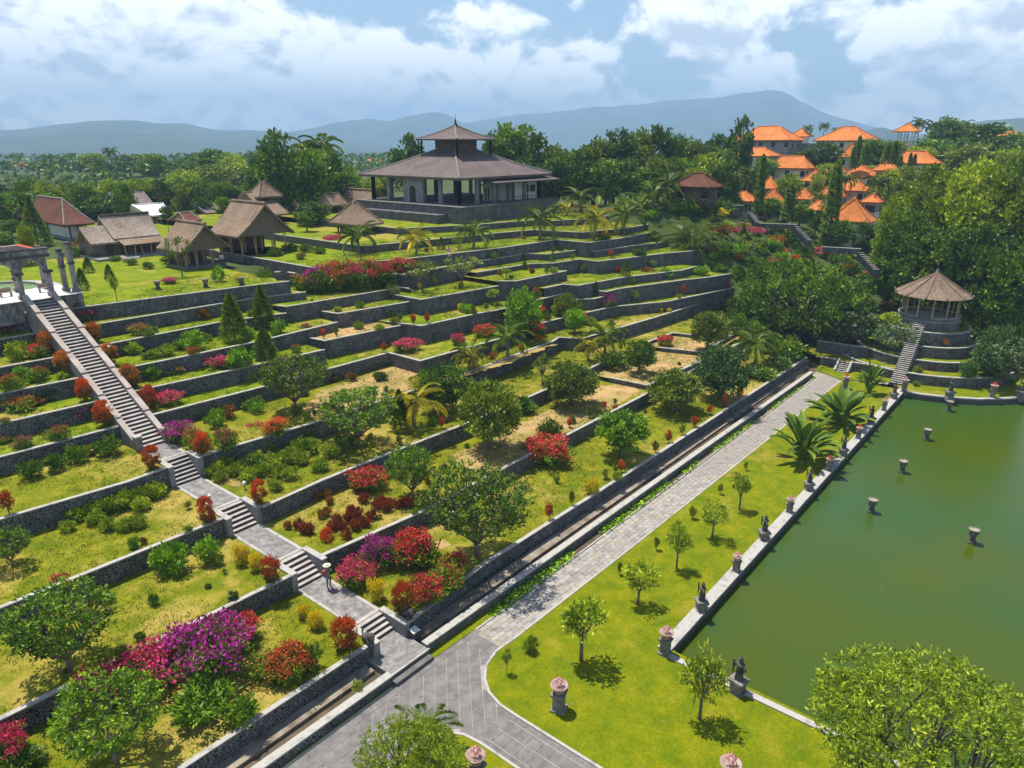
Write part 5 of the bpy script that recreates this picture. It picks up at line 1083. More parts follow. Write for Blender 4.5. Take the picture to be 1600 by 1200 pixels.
def grow(key, p, h, rad, rot=None, zone=None, label=None):
    i = _cnt.get(key, 0); _cnt[key] = i + 1; parts = PROTO[key][i % len(PROTO[key])]; nm, cat, look = NAMES[key]
    if len(parts) == 1: o = put(nm, parts[0][1], parts[0][2])
    else:
        o = bpy.data.objects.new(nm, None); COL.objects.link(o); o.empty_display_size = .3
        for pn, me, mt in parts: put(pn, me, mt, o)
    o.location = (float(p[0]), float(p[1]), float(p[2])); A = ASP.get(key, 1.0); o.scale = (float(rad / A), float(rad / A), float(h)); o.rotation_euler = (0, 0, rot if rot is not None else (i * 2.399) % 6.283)
    tag(o, label or look, cat, None); PLANTED.append((o, key, zone, pj(p)[0], label)); return o
RAT = {'youngpalm': .62, 'youngpalmyellow': .62, 'coconut': .34, 'mast': .13, 'cypress': .27, 'conebush': .36, 'araucaria': .28, 'tinyred': .42, 'tinygreen': .42, 'redegg': .40, 'orangeegg': .40, 'cycad': .62, 'fanpalm': .6, 'paddle': .9}
def plant(key, x, yb, yt, w=None, label=None, zone=None, hmax=99):
    p, ph = ground_at(x, yb); dep = pj(p)[2]; h = zat(p, yt) - p[2]
    palm = key in ('youngpalm', 'youngpalmyellow', 'cycad', 'fanpalm', 'paddle', 'coconut')
    dn = math.asin(min(.9, (CAM_H - p[2]) / np.linalg.norm(p - CP)))
    if w: rad = w / 2 / FPX * dep
    else: rad = RAT.get(key, .6) * h
    if key in ('cypress', 'mast', 'conebush', 'araucaria', 'bare'): pass
    else: h = max(h - (0.35 if not palm else .25) * rad * math.tan(dn) , 0.35 * rad)
    h = min(h, hmax)
    if key == 'paddle': h, rad = h * 1.0, rad / .70
    elif palm: h = h / .74; rad = h
    elif key in ('plumeria', 'plumeriapink', 'plumeriawhite'): rad *= 1.02
    return grow(key, p, h, rad, zone=zone or ph, label=label)

# ------------------------------------------------------------------ planting: (x, base row, top row, width) in the photograph
def many(key, rows):
    for r_ in rows: plant(key, *r_)
many('redegg', [(540, 1014, 957, 46), (425, 910, 864, 32), (325, 817, 772, 29), (239, 733, 692, 28), (630, 960, 902, 36), (513, 868, 822, 26), (406, 788, 745, 27), (317, 710, 672, 25), (235, 639, 600, 29), (164, 665, 622, 31), (133, 626, 588, 23)])
many('orangeegg', [(105, 585, 545, 31), (76, 553, 514, 28), (206, 606, 565, 33), (173, 571, 533, 29), (149, 535, 501, 25)])
many('tinyred', [(15, 803, 766, 22), (858, 813, 784, 15), (1044, 692, 672, 12), (1085, 668, 650, 14), (1109, 648, 632, 12), (1132, 636, 618, 10), (1155, 623, 606, 12), (970, 738, 716, 13), (890, 668, 652, 11), (944, 641, 627, 9), (690, 669, 651, 12), (729, 653, 637, 11), (741, 574, 559, 12), (768, 567, 549, 10), (815, 551, 535, 13), (842, 538, 523, 12), (667, 506, 488, 11), (646, 507, 490, 11), (506, 530, 513, 10), (600, 551, 534, 11), (954, 403, 390, 10), (1067, 463, 445, 9), (1136, 451, 440, 8), (1131, 446, 436, 8), (300, 610, 598, 9)])
many('tinygreen', [(893, 790, 766, 11), (1024, 708, 688, 13), (1066, 680, 663, 12), (946, 748, 733, 16), (961, 739, 727, 10), (920, 653, 638, 11), (961, 633, 622, 8), (827, 696, 682, 12), (655, 684, 668, 10), (624, 694, 680, 11), (604, 619, 602, 9), (526, 527, 510, 10), (625, 504, 489, 10), (739, 491, 475, 10), (1044, 458, 447, 11), (1092, 458, 449, 8), (1101, 453, 444, 8), (1108, 453, 444, 8), (1117, 454, 446, 8), (1124, 448, 439, 8), (1143, 449, 440, 8), (1081, 453, 443, 9), (1095, 448, 440, 9), (835, 1006, 995, 12), (772, 556, 545, 10)])
many('balldark', [(864.5, 394.5, 384, 9), (876, 392.5, 383, 7), (890, 391.5, 381, 7), (903, 389.5, 379, 8), (927, 390, 380, 7), (942, 389, 379, 8), (966, 385.5, 376, 7)])
many('ball', [(38, 598, 570, 36), (222, 580, 566, 24), (340, 667, 636, 30), (408, 425, 403, 20), (342, 440, 414, 22), (322, 660, 650, 12)])
many('conebush', [(863, 409, 394, 9), (130, 453, 419, 20), (172, 438, 413, 16), (139, 426, 402, 18), (977, 432, 408, 16), (930, 478, 440, 16)])
many('cypress', [(367, 533, 457, 40), (413, 513, 445, 34), (415, 560, 513, 36), (626, 673, 608, 30), (845, 476, 436, 16), (1160, 380, 350, 16), (1285, 392, 360, 18)])
many('araucaria', [(62, 396, 306, 50)])
many('yellowcroton', [(496, 981, 948, 29), (588, 938, 895, 30), (378, 882, 843, 30), (402, 890, 858, 26), (925, 772, 741, 26), (475, 965, 938, 26), (1122, 338, 322, 34), (1110, 345, 334, 14), (696, 428, 415, 8), (432, 433, 420, 12), (375, 441, 425, 16)])
for x, y in ((1014, 488), (1032, 488), (1045, 488), (1055, 489), (1067, 486), (1000, 489), (1076, 487), (1087, 481), (1130, 470), (1125, 478)): plant('yellowcroton', x, y, y - 8, 8)
many('bushbright', [(268, 893, 838, 62), (327, 878, 836, 40), (305, 545, 512, 42), (375, 573, 537, 46), (437, 520, 497, 24), (310, 497, 484, 30), (728, 488, 471, 24), (865, 427, 416, 16), (205, 880, 862, 40), (1095, 430, 412, 28), (1125, 426, 410, 26), (1210, 395, 375, 30), (1180, 392, 378, 26)])
# bougainvillea
many('bougmag', [(330, 1052, 955, 120), (590, 885, 830, 52), (447, 1098, 1052, 54), (122, 655, 627, 46), (950, 480, 457, 24), (30, 670, 645, 40), (280, 690, 655, 46), (498, 456, 412, 44)])
many('bougpink', [(235, 1072, 1000, 110), (160, 1090, 1035, 70), (15, 1185, 1122, 66), (15, 516, 492, 54), (137, 500, 478, 36), (636, 548, 524, 44), (716, 538, 518, 24), (1170, 371, 352, 46), (1283, 400, 384, 44), (555, 912, 866, 60), (400, 690, 655, 38), (1383, 434, 419, 50), (555, 452, 406, 50), (522, 383, 364, 32), (265, 632, 607, 40), (345, 574, 552, 42), (265, 443, 432, 22)])
many('bougred', [(385, 1000, 955, 60), (57, 556, 535, 40), (645, 880, 822, 66), (665, 940, 893, 58), (572, 763, 724, 66), (858, 724, 675, 76), (757, 525, 504, 36), (837, 495, 474, 30), (835, 526, 498, 40), (969, 488, 471, 32), (1040, 540, 521, 26), (512, 662, 630, 50), (600, 868, 838, 44), (100, 935, 893, 44), (596, 448, 404, 40), (628, 424, 400, 46), (1365, 432, 420, 26), (572, 450, 412, 50)])
many('bougora', [(455, 1055, 1000, 66), (712, 895, 860, 44), (430, 678, 650, 40), (185, 487, 467, 32), (1430, 520, 508, 20), (1470, 540, 524, 22), (530, 454, 408, 44)])
many('fewpink', [(355, 702, 668, 42), (217, 487, 468, 28), (254, 479, 466, 22), (220, 522, 503, 34), (270, 582, 566, 44), (740, 345, 330, 10)])
many('fewred', [(552, 452, 398, 60), (515, 455, 406, 54), (610, 446, 404, 40), (30, 640, 615, 50), (420, 1055, 1010, 70), (20, 610, 580, 36), (700, 920, 868, 70), (310, 700, 665, 44), (650, 880, 832, 80), (62, 595, 570, 30), (470, 405, 392, 18)])
many('fewora', [(482, 457, 420, 46), (575, 450, 396, 46), (815, 386, 366, 22), (790, 388, 372, 22), (760, 398, 380, 18), (1300, 445, 425, 40), (945, 375, 362, 22), (1350, 440, 424, 40), (1250, 438, 424, 40)])
# croton beds, hedges and loose bushes
for x, y in ((475, 832), (467, 826), (483, 834), (541, 841), (535, 826), (527, 820), (562, 822), (572, 822), (550, 806), (588, 796), (596, 788), (604, 799), (612, 794), (626, 792), (638, 792), (562, 770), (568, 785), (545, 815), (560, 808), (580, 812), (555, 828), (520, 828)): plant('croton', x, y, y - 19, 20)
for x, y in ((473, 786), (497, 780), (511, 778), (515, 788), (503, 810), (512, 806), (450, 826)): plant('orangecroton', x, y, y - 16, 15)
for x, y, s in ((338, 742, 24), (352, 734, 24), (372, 742, 26), (388, 750, 22), (398, 728, 26), (410, 742, 24), (424, 730, 26), (438, 744, 22), (452, 720, 26), (468, 724, 26), (484, 706, 26), (500, 735, 22), (516, 712, 26), (455, 748, 22), (345, 752, 18), (430, 765, 20), (330, 728, 20), (366, 722, 22), (386, 716, 22), (420, 708, 22)): plant('bushyellow', x, y, y - s, s * 1.4)
for x, y, s in ((122, 812, 26), (140, 806, 26), (158, 802, 28), (176, 798, 30), (194, 792, 30), (212, 786, 28), (230, 780, 28), (246, 776, 26), (168, 828, 22), (195, 828, 22), (216, 824, 24), (106, 830, 20), (150, 818, 24), (222, 796, 24)): plant('bushyellow', x, y, y - s, s * 1.3)
many('bush', [(48, 747, 715, 40), (88, 735, 705, 36), (122, 722, 692, 38), (168, 712, 678, 46), (220, 1000, 985, 20), (590, 870, 835, 50), (320, 1120, 1060, 110), (190, 548, 528, 34), (280, 545, 528, 30), (490, 1045, 1000, 34), (380, 1125, 1085, 60), (745, 905, 860, 90), (100, 1010, 985, 30), (470, 690, 660, 40), (560, 745, 715, 60), (540, 700, 672, 40), (250, 500, 488, 24), (440, 435, 408, 40), (415, 450, 415, 28), (820, 645, 620, 40), (1240, 560, 545, 36), (360, 560, 545, 30), (730, 930, 880, 60), (210, 660, 648, 14), (390, 640, 622, 30), (430, 500, 488, 24)])
many('bushdark', [(860, 685, 650, 40), (960, 575, 545, 50), (40, 1195, 1160, 80), (530, 665, 640, 60), (505, 456, 416, 54), (545, 453, 408, 60), (596, 449, 410, 50), (470, 710, 680, 40), (620, 715, 690, 44), (390, 735, 705, 50), (880, 585, 560, 40), (1185, 590, 570, 60), (1215, 575, 555, 50), (1300, 560, 535, 40), (815, 645, 615, 34), (1200, 365, 345, 30)])
many('bushyellow', [(30, 562, 528, 34), (45, 545, 524, 44), (380, 548, 535, 20), (98, 592, 578, 20), (1370, 520, 490, 40), (1385, 505, 485, 40), (1560, 540, 510, 60), (1590, 570, 530, 60), (1580, 520, 490, 60), (1205, 545, 525, 50), (1230, 560, 540, 40), (965, 750, 735, 18), (828, 1018, 990, 24), (870, 755, 742, 10)])
many('bushblue', [(70, 625, 595, 40), (110, 600, 585, 26), (1510, 590, 560, 30), (770, 405, 392, 22), (1000, 400, 385, 26)])
# small shrubs of the pond lawn
many('tinygreen', [(1025, 859, 838, 12), (968, 898, 878, 10), (1082, 810, 791, 14), (1125, 772, 755, 9), (1165, 735, 722, 8)])
# trees of the terraces
many('plumeria', [(109, 1048, 905, 165), (182, 1192, 1046, 168), (560, 698, 597, 125), (645, 778, 692, 82), (20, 885, 822, 70)])
many('plumeriapink', [(745, 870, 712, 172), (462, 642, 540, 112)])
many('plumeriawhite', [(1395, 560, 500, 76), (1325, 545, 478, 95), (1560, 606, 520, 92), (1290, 555, 500, 70)])
many('sparse', [(660, 457, 405, 72), (722, 448, 396, 62), (847, 600, 548, 34), (1107, 400, 365, 50), (1085, 392, 372, 30), (1170, 400, 362, 50)])
many('mango', [(765, 700, 585, 106), (893, 634, 562, 92), (1050, 642, 572, 88), (1105, 547, 482, 66), (880, 508, 455, 46)])
many('mangodark', [(693, 642, 560, 88), (998, 584, 526, 58), (490, 352, 312, 66)])
many('bluetree', [(1124, 624, 535, 98)])
many('brighttree', [(970, 713, 632, 88), (815, 532, 447, 64), (898, 520, 477, 36)])
many('youngtree', [(908, 1032, 922, 88), (997, 944, 872, 56), (1057, 888, 815, 42), (1113, 841, 778, 46), (1155, 797, 736, 40), (1093, 1124, 1008, 72), (792, 1052, 1012, 16), (560, 1090, 1060, 20), (183, 470, 430, 16)])
many('youngpalm', [(561, 397, 345, 56), (742, 388, 343, 50), (845, 374, 318, 54), (976, 367, 308, 46), (1001, 354, 298, 46), (794, 559, 503, 56), (946, 554, 503, 58), (1175, 572, 508, 60), (733, 575, 533, 28), (905, 332, 290, 40), (950, 320, 276, 40), (1040, 320, 262, 44), (985, 300, 250, 44), (1010, 288, 240, 40), (1060, 300, 245, 40), (920, 300, 262, 36), (1140, 290, 235, 44), (1020, 330, 280, 40)])
many('youngpalmyellow', [(651, 398, 352, 46), (929, 374, 318, 54), (650, 666, 596, 50), (920, 564, 522, 40), (735, 580, 540, 40), (885, 345, 312, 40)])
many('cycad', [(1078, 388, 334, 66)]); many('fanpalm', [(1530, 478, 438, 56)])
many('paddle', [(1252, 716, 640, 104), (1312, 662, 604, 100), (1357, 614, 562, 40)])
plant('youngpalm', 664, 1176, 1110, 40)
many('raintree', [(1245, 548, 400, 196)])
plant('bigtree', 1410, 1300, 1010, 350, label='big round leafed tree overhanging the near pond corner'); plant('bigtree', 648, 1290, 1112, 190, label='leafy tree at the pavement junction below the bottom steps')
# trees behind and beside the garden: pixel column, distance, top row, width
def far_tree(key, x, d, yt, w, zone, zb=None):
    u, v = azpt(x, d); z = terrain(u, v) if zb is None else zb; p = np.array([u, v, float(z)])
    h = zat(p, yt) - p[2]; rad = w / 2 / FPX * pj(p)[2]
    if h < 1: return
    if key == 'coconut': h = h / .86; rad = h
    grow(key, p, h, rad, zone=zone)
Z1 = 'wood behind the pavilion'; Z2 = 'wood beyond the huts'; Z3 = 'villa hill'; Z4 = 'pond far shore'
for x, d, yt, w, k in ((635, 165, 212, 62, 'wooddark'), (800, 165, 190, 80, 'wood'), (772, 160, 215, 50, 'wooddark'), (835, 160, 212, 70, 'wooddark'), (865, 165, 228, 50, 'woodolive'), (895, 165, 230, 60, 'wood'), (930, 165, 213, 70, 'woodolive'), (962, 168, 203, 60, 'wooddark'), (998, 170, 204, 62, 'woodolive'), (1030, 172, 202, 60, 'wooddark'), (1062, 178, 214, 60, 'wood'), (1094, 175, 216, 60, 'woodolive'), (1125, 178, 214, 60, 'wooddark'), (1158, 185, 184, 40, 'wooddark'), (870, 150, 250, 60, 'wooddark'), (910, 150, 252, 60, 'wooddark'), (950, 150, 246, 60, 'wood'), (990, 152, 248, 60, 'wooddark'), (1030, 155, 246, 60, 'woodolive'), (1070, 158, 242, 60, 'wood'), (1110, 160, 240, 60, 'woodbright'), (1140, 158, 255, 50, 'wooddark'), (840, 148, 262, 50, 'wooddark'), (815, 170, 225, 60, 'woodolive'), (1090, 150, 262, 40, 'woodbright')): far_tree(k, x, d, yt, w, Z1)
far_tree('bare', 1062, 190, 190, 40, Z1); far_tree('bare', 1112, 190, 190, 34, Z1)
for x, d, yt, w, k in ((440, 150, 206, 84, 'wooddark'), (405, 158, 248, 60, 'wood'), (482, 150, 228, 66, 'wood'), (512, 155, 240, 60, 'wooddark'), (545, 170, 262, 46, 'woodbright'), (590, 172, 268, 40, 'woodbright'), (460, 160, 255, 60, 'wood'), (500, 162, 266, 50, 'wooddark'), (425, 158, 262, 50, 'wooddark'), (575, 168, 278, 40, 'woodbright'), (540, 165, 274, 46, 'wood'), (478, 168, 220, 1, 'coconut'), (500, 168, 213, 1, 'coconut'), (8, 116, 352, 26, 'woodbright')): far_tree(k, x, d, yt, w, Z2)
plant('bare', 265, 372, 288, 60); plant('sparse', 285, 432, 368, 44, label='stumpy pollarded tree in front of the smaller thatched hut')
rg = random.Random(21)
for i in range(64):                                                 # mid distance trees beyond the village
    x = -30 + i * 8.4 + rg.uniform(-8, 8); d = rg.uniform(200, 360); base = terrain(*azpt(x, d)) + rg.uniform(6, 11)
    y = HOR + (CAM_H - base) * 1190 / d
    if x > 395 and d < 230: continue
    far_tree(rg.choice(['wood', 'wooddark', 'woodolive', 'woodbright', 'wooddark', 'coconut', 'coconut']), x, d, y, rg.uniform(9, 14) / d * 1110, Z2)
for x, d, yt, w, k in ((1475, 138, 258, 120, 'greattreebright'), (1545, 134, 252, 150, 'greattreebright'), (1620, 130, 246, 150, 'greattreebright'), (1445, 126, 330, 100, 'greattree'), (1500, 122, 350, 120, 'greattree'), (1570, 122, 345, 130, 'greattree'), (1425, 142, 300, 66, 'greattreebright'), (1625, 118, 380, 110, 'greattree')): far_tree(k, x, d, yt, w, Z4)
for x, d, yt, w, k in ((1475, 270, 186, 50, 'wooddark'), (1500, 280, 192, 60, 'woodolive'), (1545, 260, 195, 80, 'wooddark'), (1590, 270, 205, 60, 'wood'), (1460, 250, 215, 60, 'wood'), (1520, 230, 225, 80, 'woodolive'), (1580, 225, 232, 60, 'woodbright'), (1440, 240, 228, 50, 'woodbright'), (1285, 215, 223, 70, 'wooddark'), (1255, 225, 238, 40, 'wood'), (1380, 225, 222, 60, 'wooddark'), (1360, 235, 215, 40, 'wood'), (1195, 192, 262, 36, 'wooddark'), (1165, 180, 258, 40, 'woodolive'), (1298, 200, 256, 36, 'woodbright'), (1243, 182, 272, 44, 'woodbright'), (1285, 186, 272, 30, 'woodbright'), (1398, 188, 264, 40, 'woodbright'), (1425, 190, 260, 40, 'woodbright'), (1200, 205, 245, 40, 'wood'), (1215, 165, 310, 40, 'wood'), (1300, 165, 312, 44, 'bush'), (1265, 160, 318, 40, 'wood'), (1150, 165, 300, 44, 'wooddark'), (1125, 150, 318, 40, 'wood'), (1395, 240, 220, 50, 'woodolive'), (1330, 150, 345, 50, 'wood'), (1375, 150, 350, 44, 'wooddark')): far_tree(k, x, d, yt, w, Z3)
for x, d, yt in ((1285, 270, 192), (1260, 262, 196), (1303, 275, 200), (1432, 290, 186), (1455, 290, 190), (1500, 300, 190), (1345, 225, 225), (1130, 170, 232), (1175, 175, 262), (1155, 172, 270), (1330, 180, 270), (1385, 178, 275), (1250, 172, 290), (1290, 168, 300)): far_tree('coconut', x, d, yt, 1, Z3)
for x, d, yb_, yt, w in ((1196, 150, 332, 240, 15), (1245, 148, 345, 285, 20), (1315, 146, 372, 248, 24), (1343, 200, 262, 211, 11), (1336, 200, 262, 228, 9), (1355, 198, 256, 224, 14), (1388, 205, 256, 222, 12), (1400, 204, 256, 220, 12), (1412, 205, 258, 242, 8), (1427, 206, 258, 238, 7), (1434, 206, 258, 240, 7)):
    u, v = azpt(x, d); zz = zof(yb_, d, x); grow('mast', (u, v, zz), zat((u, v), yt) - zz, w / 2 / FPX * pj((u, v, zz))[2], zone=Z3)
# mixed planting on the crowded upper right slope
rg = random.Random(12)
for i in range(100):
    x = rg.uniform(985, 1330); lo = 338 + max(0, x - 1000) * .10; y = rg.uniform(lo, 478 if x < 1160 else 430 if x < 1270 else 470)
    k = rg.choice(['bush', 'bushyellow', 'bushbright', 'bushdark', 'bushyellow', 'orangecroton', 'bush', 'bushblue', 'tinygreen', 'fewora', 'bushbright', 'tinyred'])
    if x < 1090 and rg.random() < .6: continue
    s = rg.uniform(10, 22) * (0.6 if k.startswith('tiny') else 1); plant(k, x, y, y - s, s * 1.5)
rg = random.Random(5)
for i in range(26):                                                 # planting round the gazebo terraces
    x = rg.uniform(1395, 1600); y = rg.choice([602, 578, 556, 533, 512]) + rg.uniform(-3, 3); s = rg.uniform(6, 12)
    plant(rg.choice(['tinygreen', 'orangecroton', 'bushyellow', 'bush', 'fewora']), x, y, y - s, s * 1.2)
many('orangecroton', [(1385, 492, 470, 36), (1400, 480, 462, 30), (1462, 516, 503, 14), (1475, 516, 506, 14), (1548, 500, 480, 30), (1560, 545, 525, 20)])
plant('bluetree', 1545, 602, 505, 66)
many('bushdark', [(1150, 505, 478, 50), (1172, 525, 495, 54), (1195, 548, 515, 54), (1142, 485, 462, 44), (1165, 480, 455, 50), (1225, 560, 525, 60), (1255, 565, 535, 54), (1180, 500, 470, 60), (1200, 520, 490, 60), (1330, 470, 440, 60), (1350, 490, 462, 50), (1300, 500, 470, 60), (1075, 338, 306, 44), (1102, 340, 310, 44), (1128, 338, 308, 40), (1058, 336, 312, 36)])
many('bush', [(1068, 314, 296, 30), (1096, 314, 298, 30), (1128, 316, 298, 30), (1050, 322, 304, 34), (1150, 515, 490, 40), (1210, 545, 515, 44), (1340, 520, 490, 50), (1355, 450, 425, 50), (1330, 430, 405, 40), (1310, 415, 392, 40)])
rg = random.Random(77)
for i in range(46):                                                 # bushes and trees that close the view behind the village
    x = -20 + i * 8.6 + rg.uniform(-5, 5); d = rg.uniform(160, 195) if x < 300 else rg.uniform(162, 185); p = azpt(x, d); zb = 13.2 if p[1] < 146 else float(terrain(*p)); hh = rg.uniform(4, 7.5)
    far_tree(rg.choice(['wood', 'wooddark', 'woodolive', 'woodbright', 'wooddark']), x, d, HOR + (CAM_H - zb - hh) * 1190 / d / 1.0, rg.uniform(5, 8) / d * 1110, Z2, zb)
for i in range(34):                                                 # scrub between the villas
    x = rg.uniform(1145, 1450); d = rg.uniform(155, 250); p = azpt(x, d); zb = float(terrain(*p)); hh = rg.uniform(1.2, 2.6)
    far_tree(rg.choice(['wood', 'woodbright', 'wooddark', 'woodbright']), x, d, HOR + (CAM_H - zb - hh) * 1190 / d, rg.uniform(4, 7) / d * 1110, Z3, zb)
many('bush', [(118, 402, 386, 26), (133, 398, 384, 22), (205, 414, 402, 22), (232, 420, 408, 20), (150, 404, 392, 18), (180, 408, 398, 20), (262, 412, 400, 24), (300, 408, 396, 22), (335, 405, 392, 20), (385, 420, 404, 26), (400, 428, 410, 26), (372, 412, 398, 24)])
many('wood', [(112, 352, 318, 26), (262, 350, 322, 24), (20, 372, 342, 34), (350, 338, 306, 24), (480, 362, 330, 30), (300, 352, 328, 22), (5, 392, 360, 40), (415, 342, 318, 22)])
many('orangecroton', [(112, 396, 378, 26), (128, 392, 372, 24), (105, 402, 388, 20), (160, 398, 388, 16)])
many('bushdark', [(455, 392, 378, 26), (480, 394, 380, 26), (500, 396, 384, 24), (430, 400, 385, 24)])
rg = random.Random(19)
for i in range(85):                                                # beds of shrubs on the terraces right of the long flight
    x = rg.uniform(170, 620); y = rg.uniform(462, 660); q, ph = ground_at(x, y)
    if 20.6 < q[0] < 25.2 or q[2] < 5: continue
    w_ = rg.uniform(.9, 1.9) * 1110 / pj(q)[2]; plant(rg.choice(['bush', 'bushyellow', 'bushbright', 'bushdark', 'fewpink', 'orangecroton', 'bushyellow', 'bush']), x, y, y - w_ * rg.uniform(.5, .8), w_)
for i in range(30):
    x = rg.uniform(0, 170); y = rg.uniform(535, 720); q, ph = ground_at(x, y)
    if q[0] > 20.8: continue
    w_ = rg.uniform(.8, 1.7) * 1110 / pj(q)[2]; plant(rg.choice(['bush', 'bushyellow', 'fewred', 'bushdark', 'fewpink', 'orangecroton']), x, y, y - w_ * rg.uniform(.5, .8), w_)
rg = random.Random(63)
for i in range(95):                                                 # little shrubs and saplings along the middle and upper walls
    x = rg.uniform(600, 1120); y = rg.uniform(388, 520); q, ph = ground_at(x, y)
    if q[2] < 4 or ph == 'hillside': continue
    k = rg.choice(['tinygreen', 'tinyred', 'balldark', 'orangecroton', 'croton', 'tinygreen', 'sparse', 'youngtree', 'conebush', 'fewred', 'yellowcroton']); w_ = rg.uniform(.7, 1.3) * (1.7 if k in ('sparse', 'youngtree') else 1) * 1110 / pj(q)[2]
    plant(k, x, y, y - w_ * rg.uniform(.9, 1.4), w_)
rg = random.Random(41)
for i in range(110):                                                # small self-sown shrubs over the terraces
    x = rg.uniform(20, 1080); y = rg.uniform(max(410, 480 - x * .1), min(1080, 620 + (1080 - x) * .5)); q, ph = ground_at(x, y)
    if q[2] < 1 or 20.9 < q[0] < 24.6: continue
    k = rg.choice(['tinygreen', 'bush', 'bushyellow', 'tinygreen', 'orangecroton', 'bushdark', 'bushblue', 'fewpink', 'bushyellow']); w_ = rg.uniform(.35, .9) * 1110 / pj(q)[2]; plant(k, x, y, y - w_ * rg.uniform(.7, 1.1), w_)
def wild_grass():
    g = np.random.default_rng(31); n = 70000; u = g.uniform(4, 116, n); v = g.uniform(28.5, 82, n); z = np.full(n, -9.0)
    for zz, poly, ph in TER:
        if zz < 1 or ph == 'gazebo terrace': continue
        c = np.zeros(n, bool); j = len(poly) - 1
        for i in range(len(poly)):
            a, b = poly[i], poly[j]; m = ((a[1] > v) != (b[1] > v)); c ^= m & (u < (b[0] - a[0]) * (v - a[1]) / (b[1] - a[1] + 1e-12) + a[0]); j = i
        z = np.where(c, np.maximum(z, zz), z)
    pat = wob(u, v, .55) + wob(v, u, .23) + .8 * g.random(n); ok = (z > 0) & ~((u > 21.2) & (u < 24.3)) & (pat > -.1); u, v, z = u[ok], v[ok], z[ok]; n = len(u); k = 4
    b = np.repeat(np.stack([u, v, z], 1), k, 0); h = np.repeat(g.uniform(.05, .20, n), k) * g.uniform(.6, 1.1, n * k)
    D = np.stack([g.normal(size=n * k) * .5, g.normal(size=n * k) * .5, np.ones(n * k)], 1); P = b + np.stack([g.normal(size=n * k) * .13, g.normal(size=n * k) * .13, h * .42], 1)
    o = put('wild_grass', leaf_mesh('wild_grass', P, D, h, .06, np.repeat(g.random(n), k) * .7 + .3 * g.random(n * k), g), LM['grass']); o['kind'] = 'stuff'; o['label'] = 'rough grass tufts growing over the terraces'
wild_grass()
def ditch_weeds():
    g = np.random.default_rng(3); n = 5200; u = 29 + 64 * g.random(n); v = 25.75 + .32 * g.normal(size=n); ok = (np.sin(u * .9) + np.sin(u * .37 + 2) + g.normal(size=n) * .5 > -.3) & (v < 26.08) & (v > 25.15); u, v = u[ok], v[ok]; n = len(u)
    P = np.stack([u, v, .08 + .10 * g.random(n)], 1); D = sph(g, n); D[:, 2] = np.abs(D[:, 2]) * .5
    o = put('ditch_weeds', leaf_mesh('ditch_weeds', P, D, .30, .16, g.random(n), g), LM['bright']); o['kind'] = 'stuff'; o['label'] = 'leafy water weeds filling the ditch beside the path'
ditch_weeds()
def litter():
    g = np.random.default_rng(6); n = 900; u = g.uniform(14, 94, n); v = g.uniform(2, 26, n); ok = ~((u > 32.6) & (v < 15.4)); u, v = u[ok], v[ok]; n = len(u)
    D = sph(g, n); D[:, 2] *= .15; o = put('fallen_leaves', leaf_mesh('fallen_leaves', np.stack([u, v, np.full(n, .085)], 1), D, .13, .07, g.random(n), g, np.tile([0, 0, 1.0], (n, 1)) + .2 * sph(g, n)), LM['dry']); o['kind'] = 'stuff'; o['label'] = 'dry fallen leaves strewn over the lawn and paving'
    n = 22; D = sph(g, n); D[:, 2] = 0.02; o = put('floating_leaves', leaf_mesh('floating_leaves', np.stack([g.uniform(36, 92, n), g.uniform(-12, 14, n), np.full(n, -.53)], 1), D, .16, .09, g.random(n), g, np.tile([0, 0, 1.0], (n, 1))), LM['dark']); o['kind'] = 'stuff'; o['label'] = 'leaves floating on the pond'
litter()
# unique labels: look + place + order from the left
from collections import defaultdict
sets = defaultdict(list)
for o, k, zn, x, lb in PLANTED:
    if not lb: sets[(NAMES[k][2], zn)].append((x, o))
for (look, zn), lst in sets.items():
    lst.sort(key=lambda t: t[0])
    sides = defaultdict(list)
    for x, o in lst:
        s = ('in the ' if zn in (Z1, Z2) else 'on the ') + zn
        if zn.split()[-1] == 'terrace' and zn.split()[0] in ('lowest', 'second', 'third', 'fourth', 'fifth', 'sixth', 'seventh', 'eighth', 'ninth'): s += ', left of the stairs' if o.location.x < 22.7 else ', right of the stairs'
        sides[s].append(o)
    for s, os_ in sides.items():
        for i, o in enumerate(os_):
            o['label'] = look + ' ' + s + ('' if len(os_) == 1 else ', %s from left' % ORD(i + 1)); o['group'] = look + 's ' + s.split(',')[0]

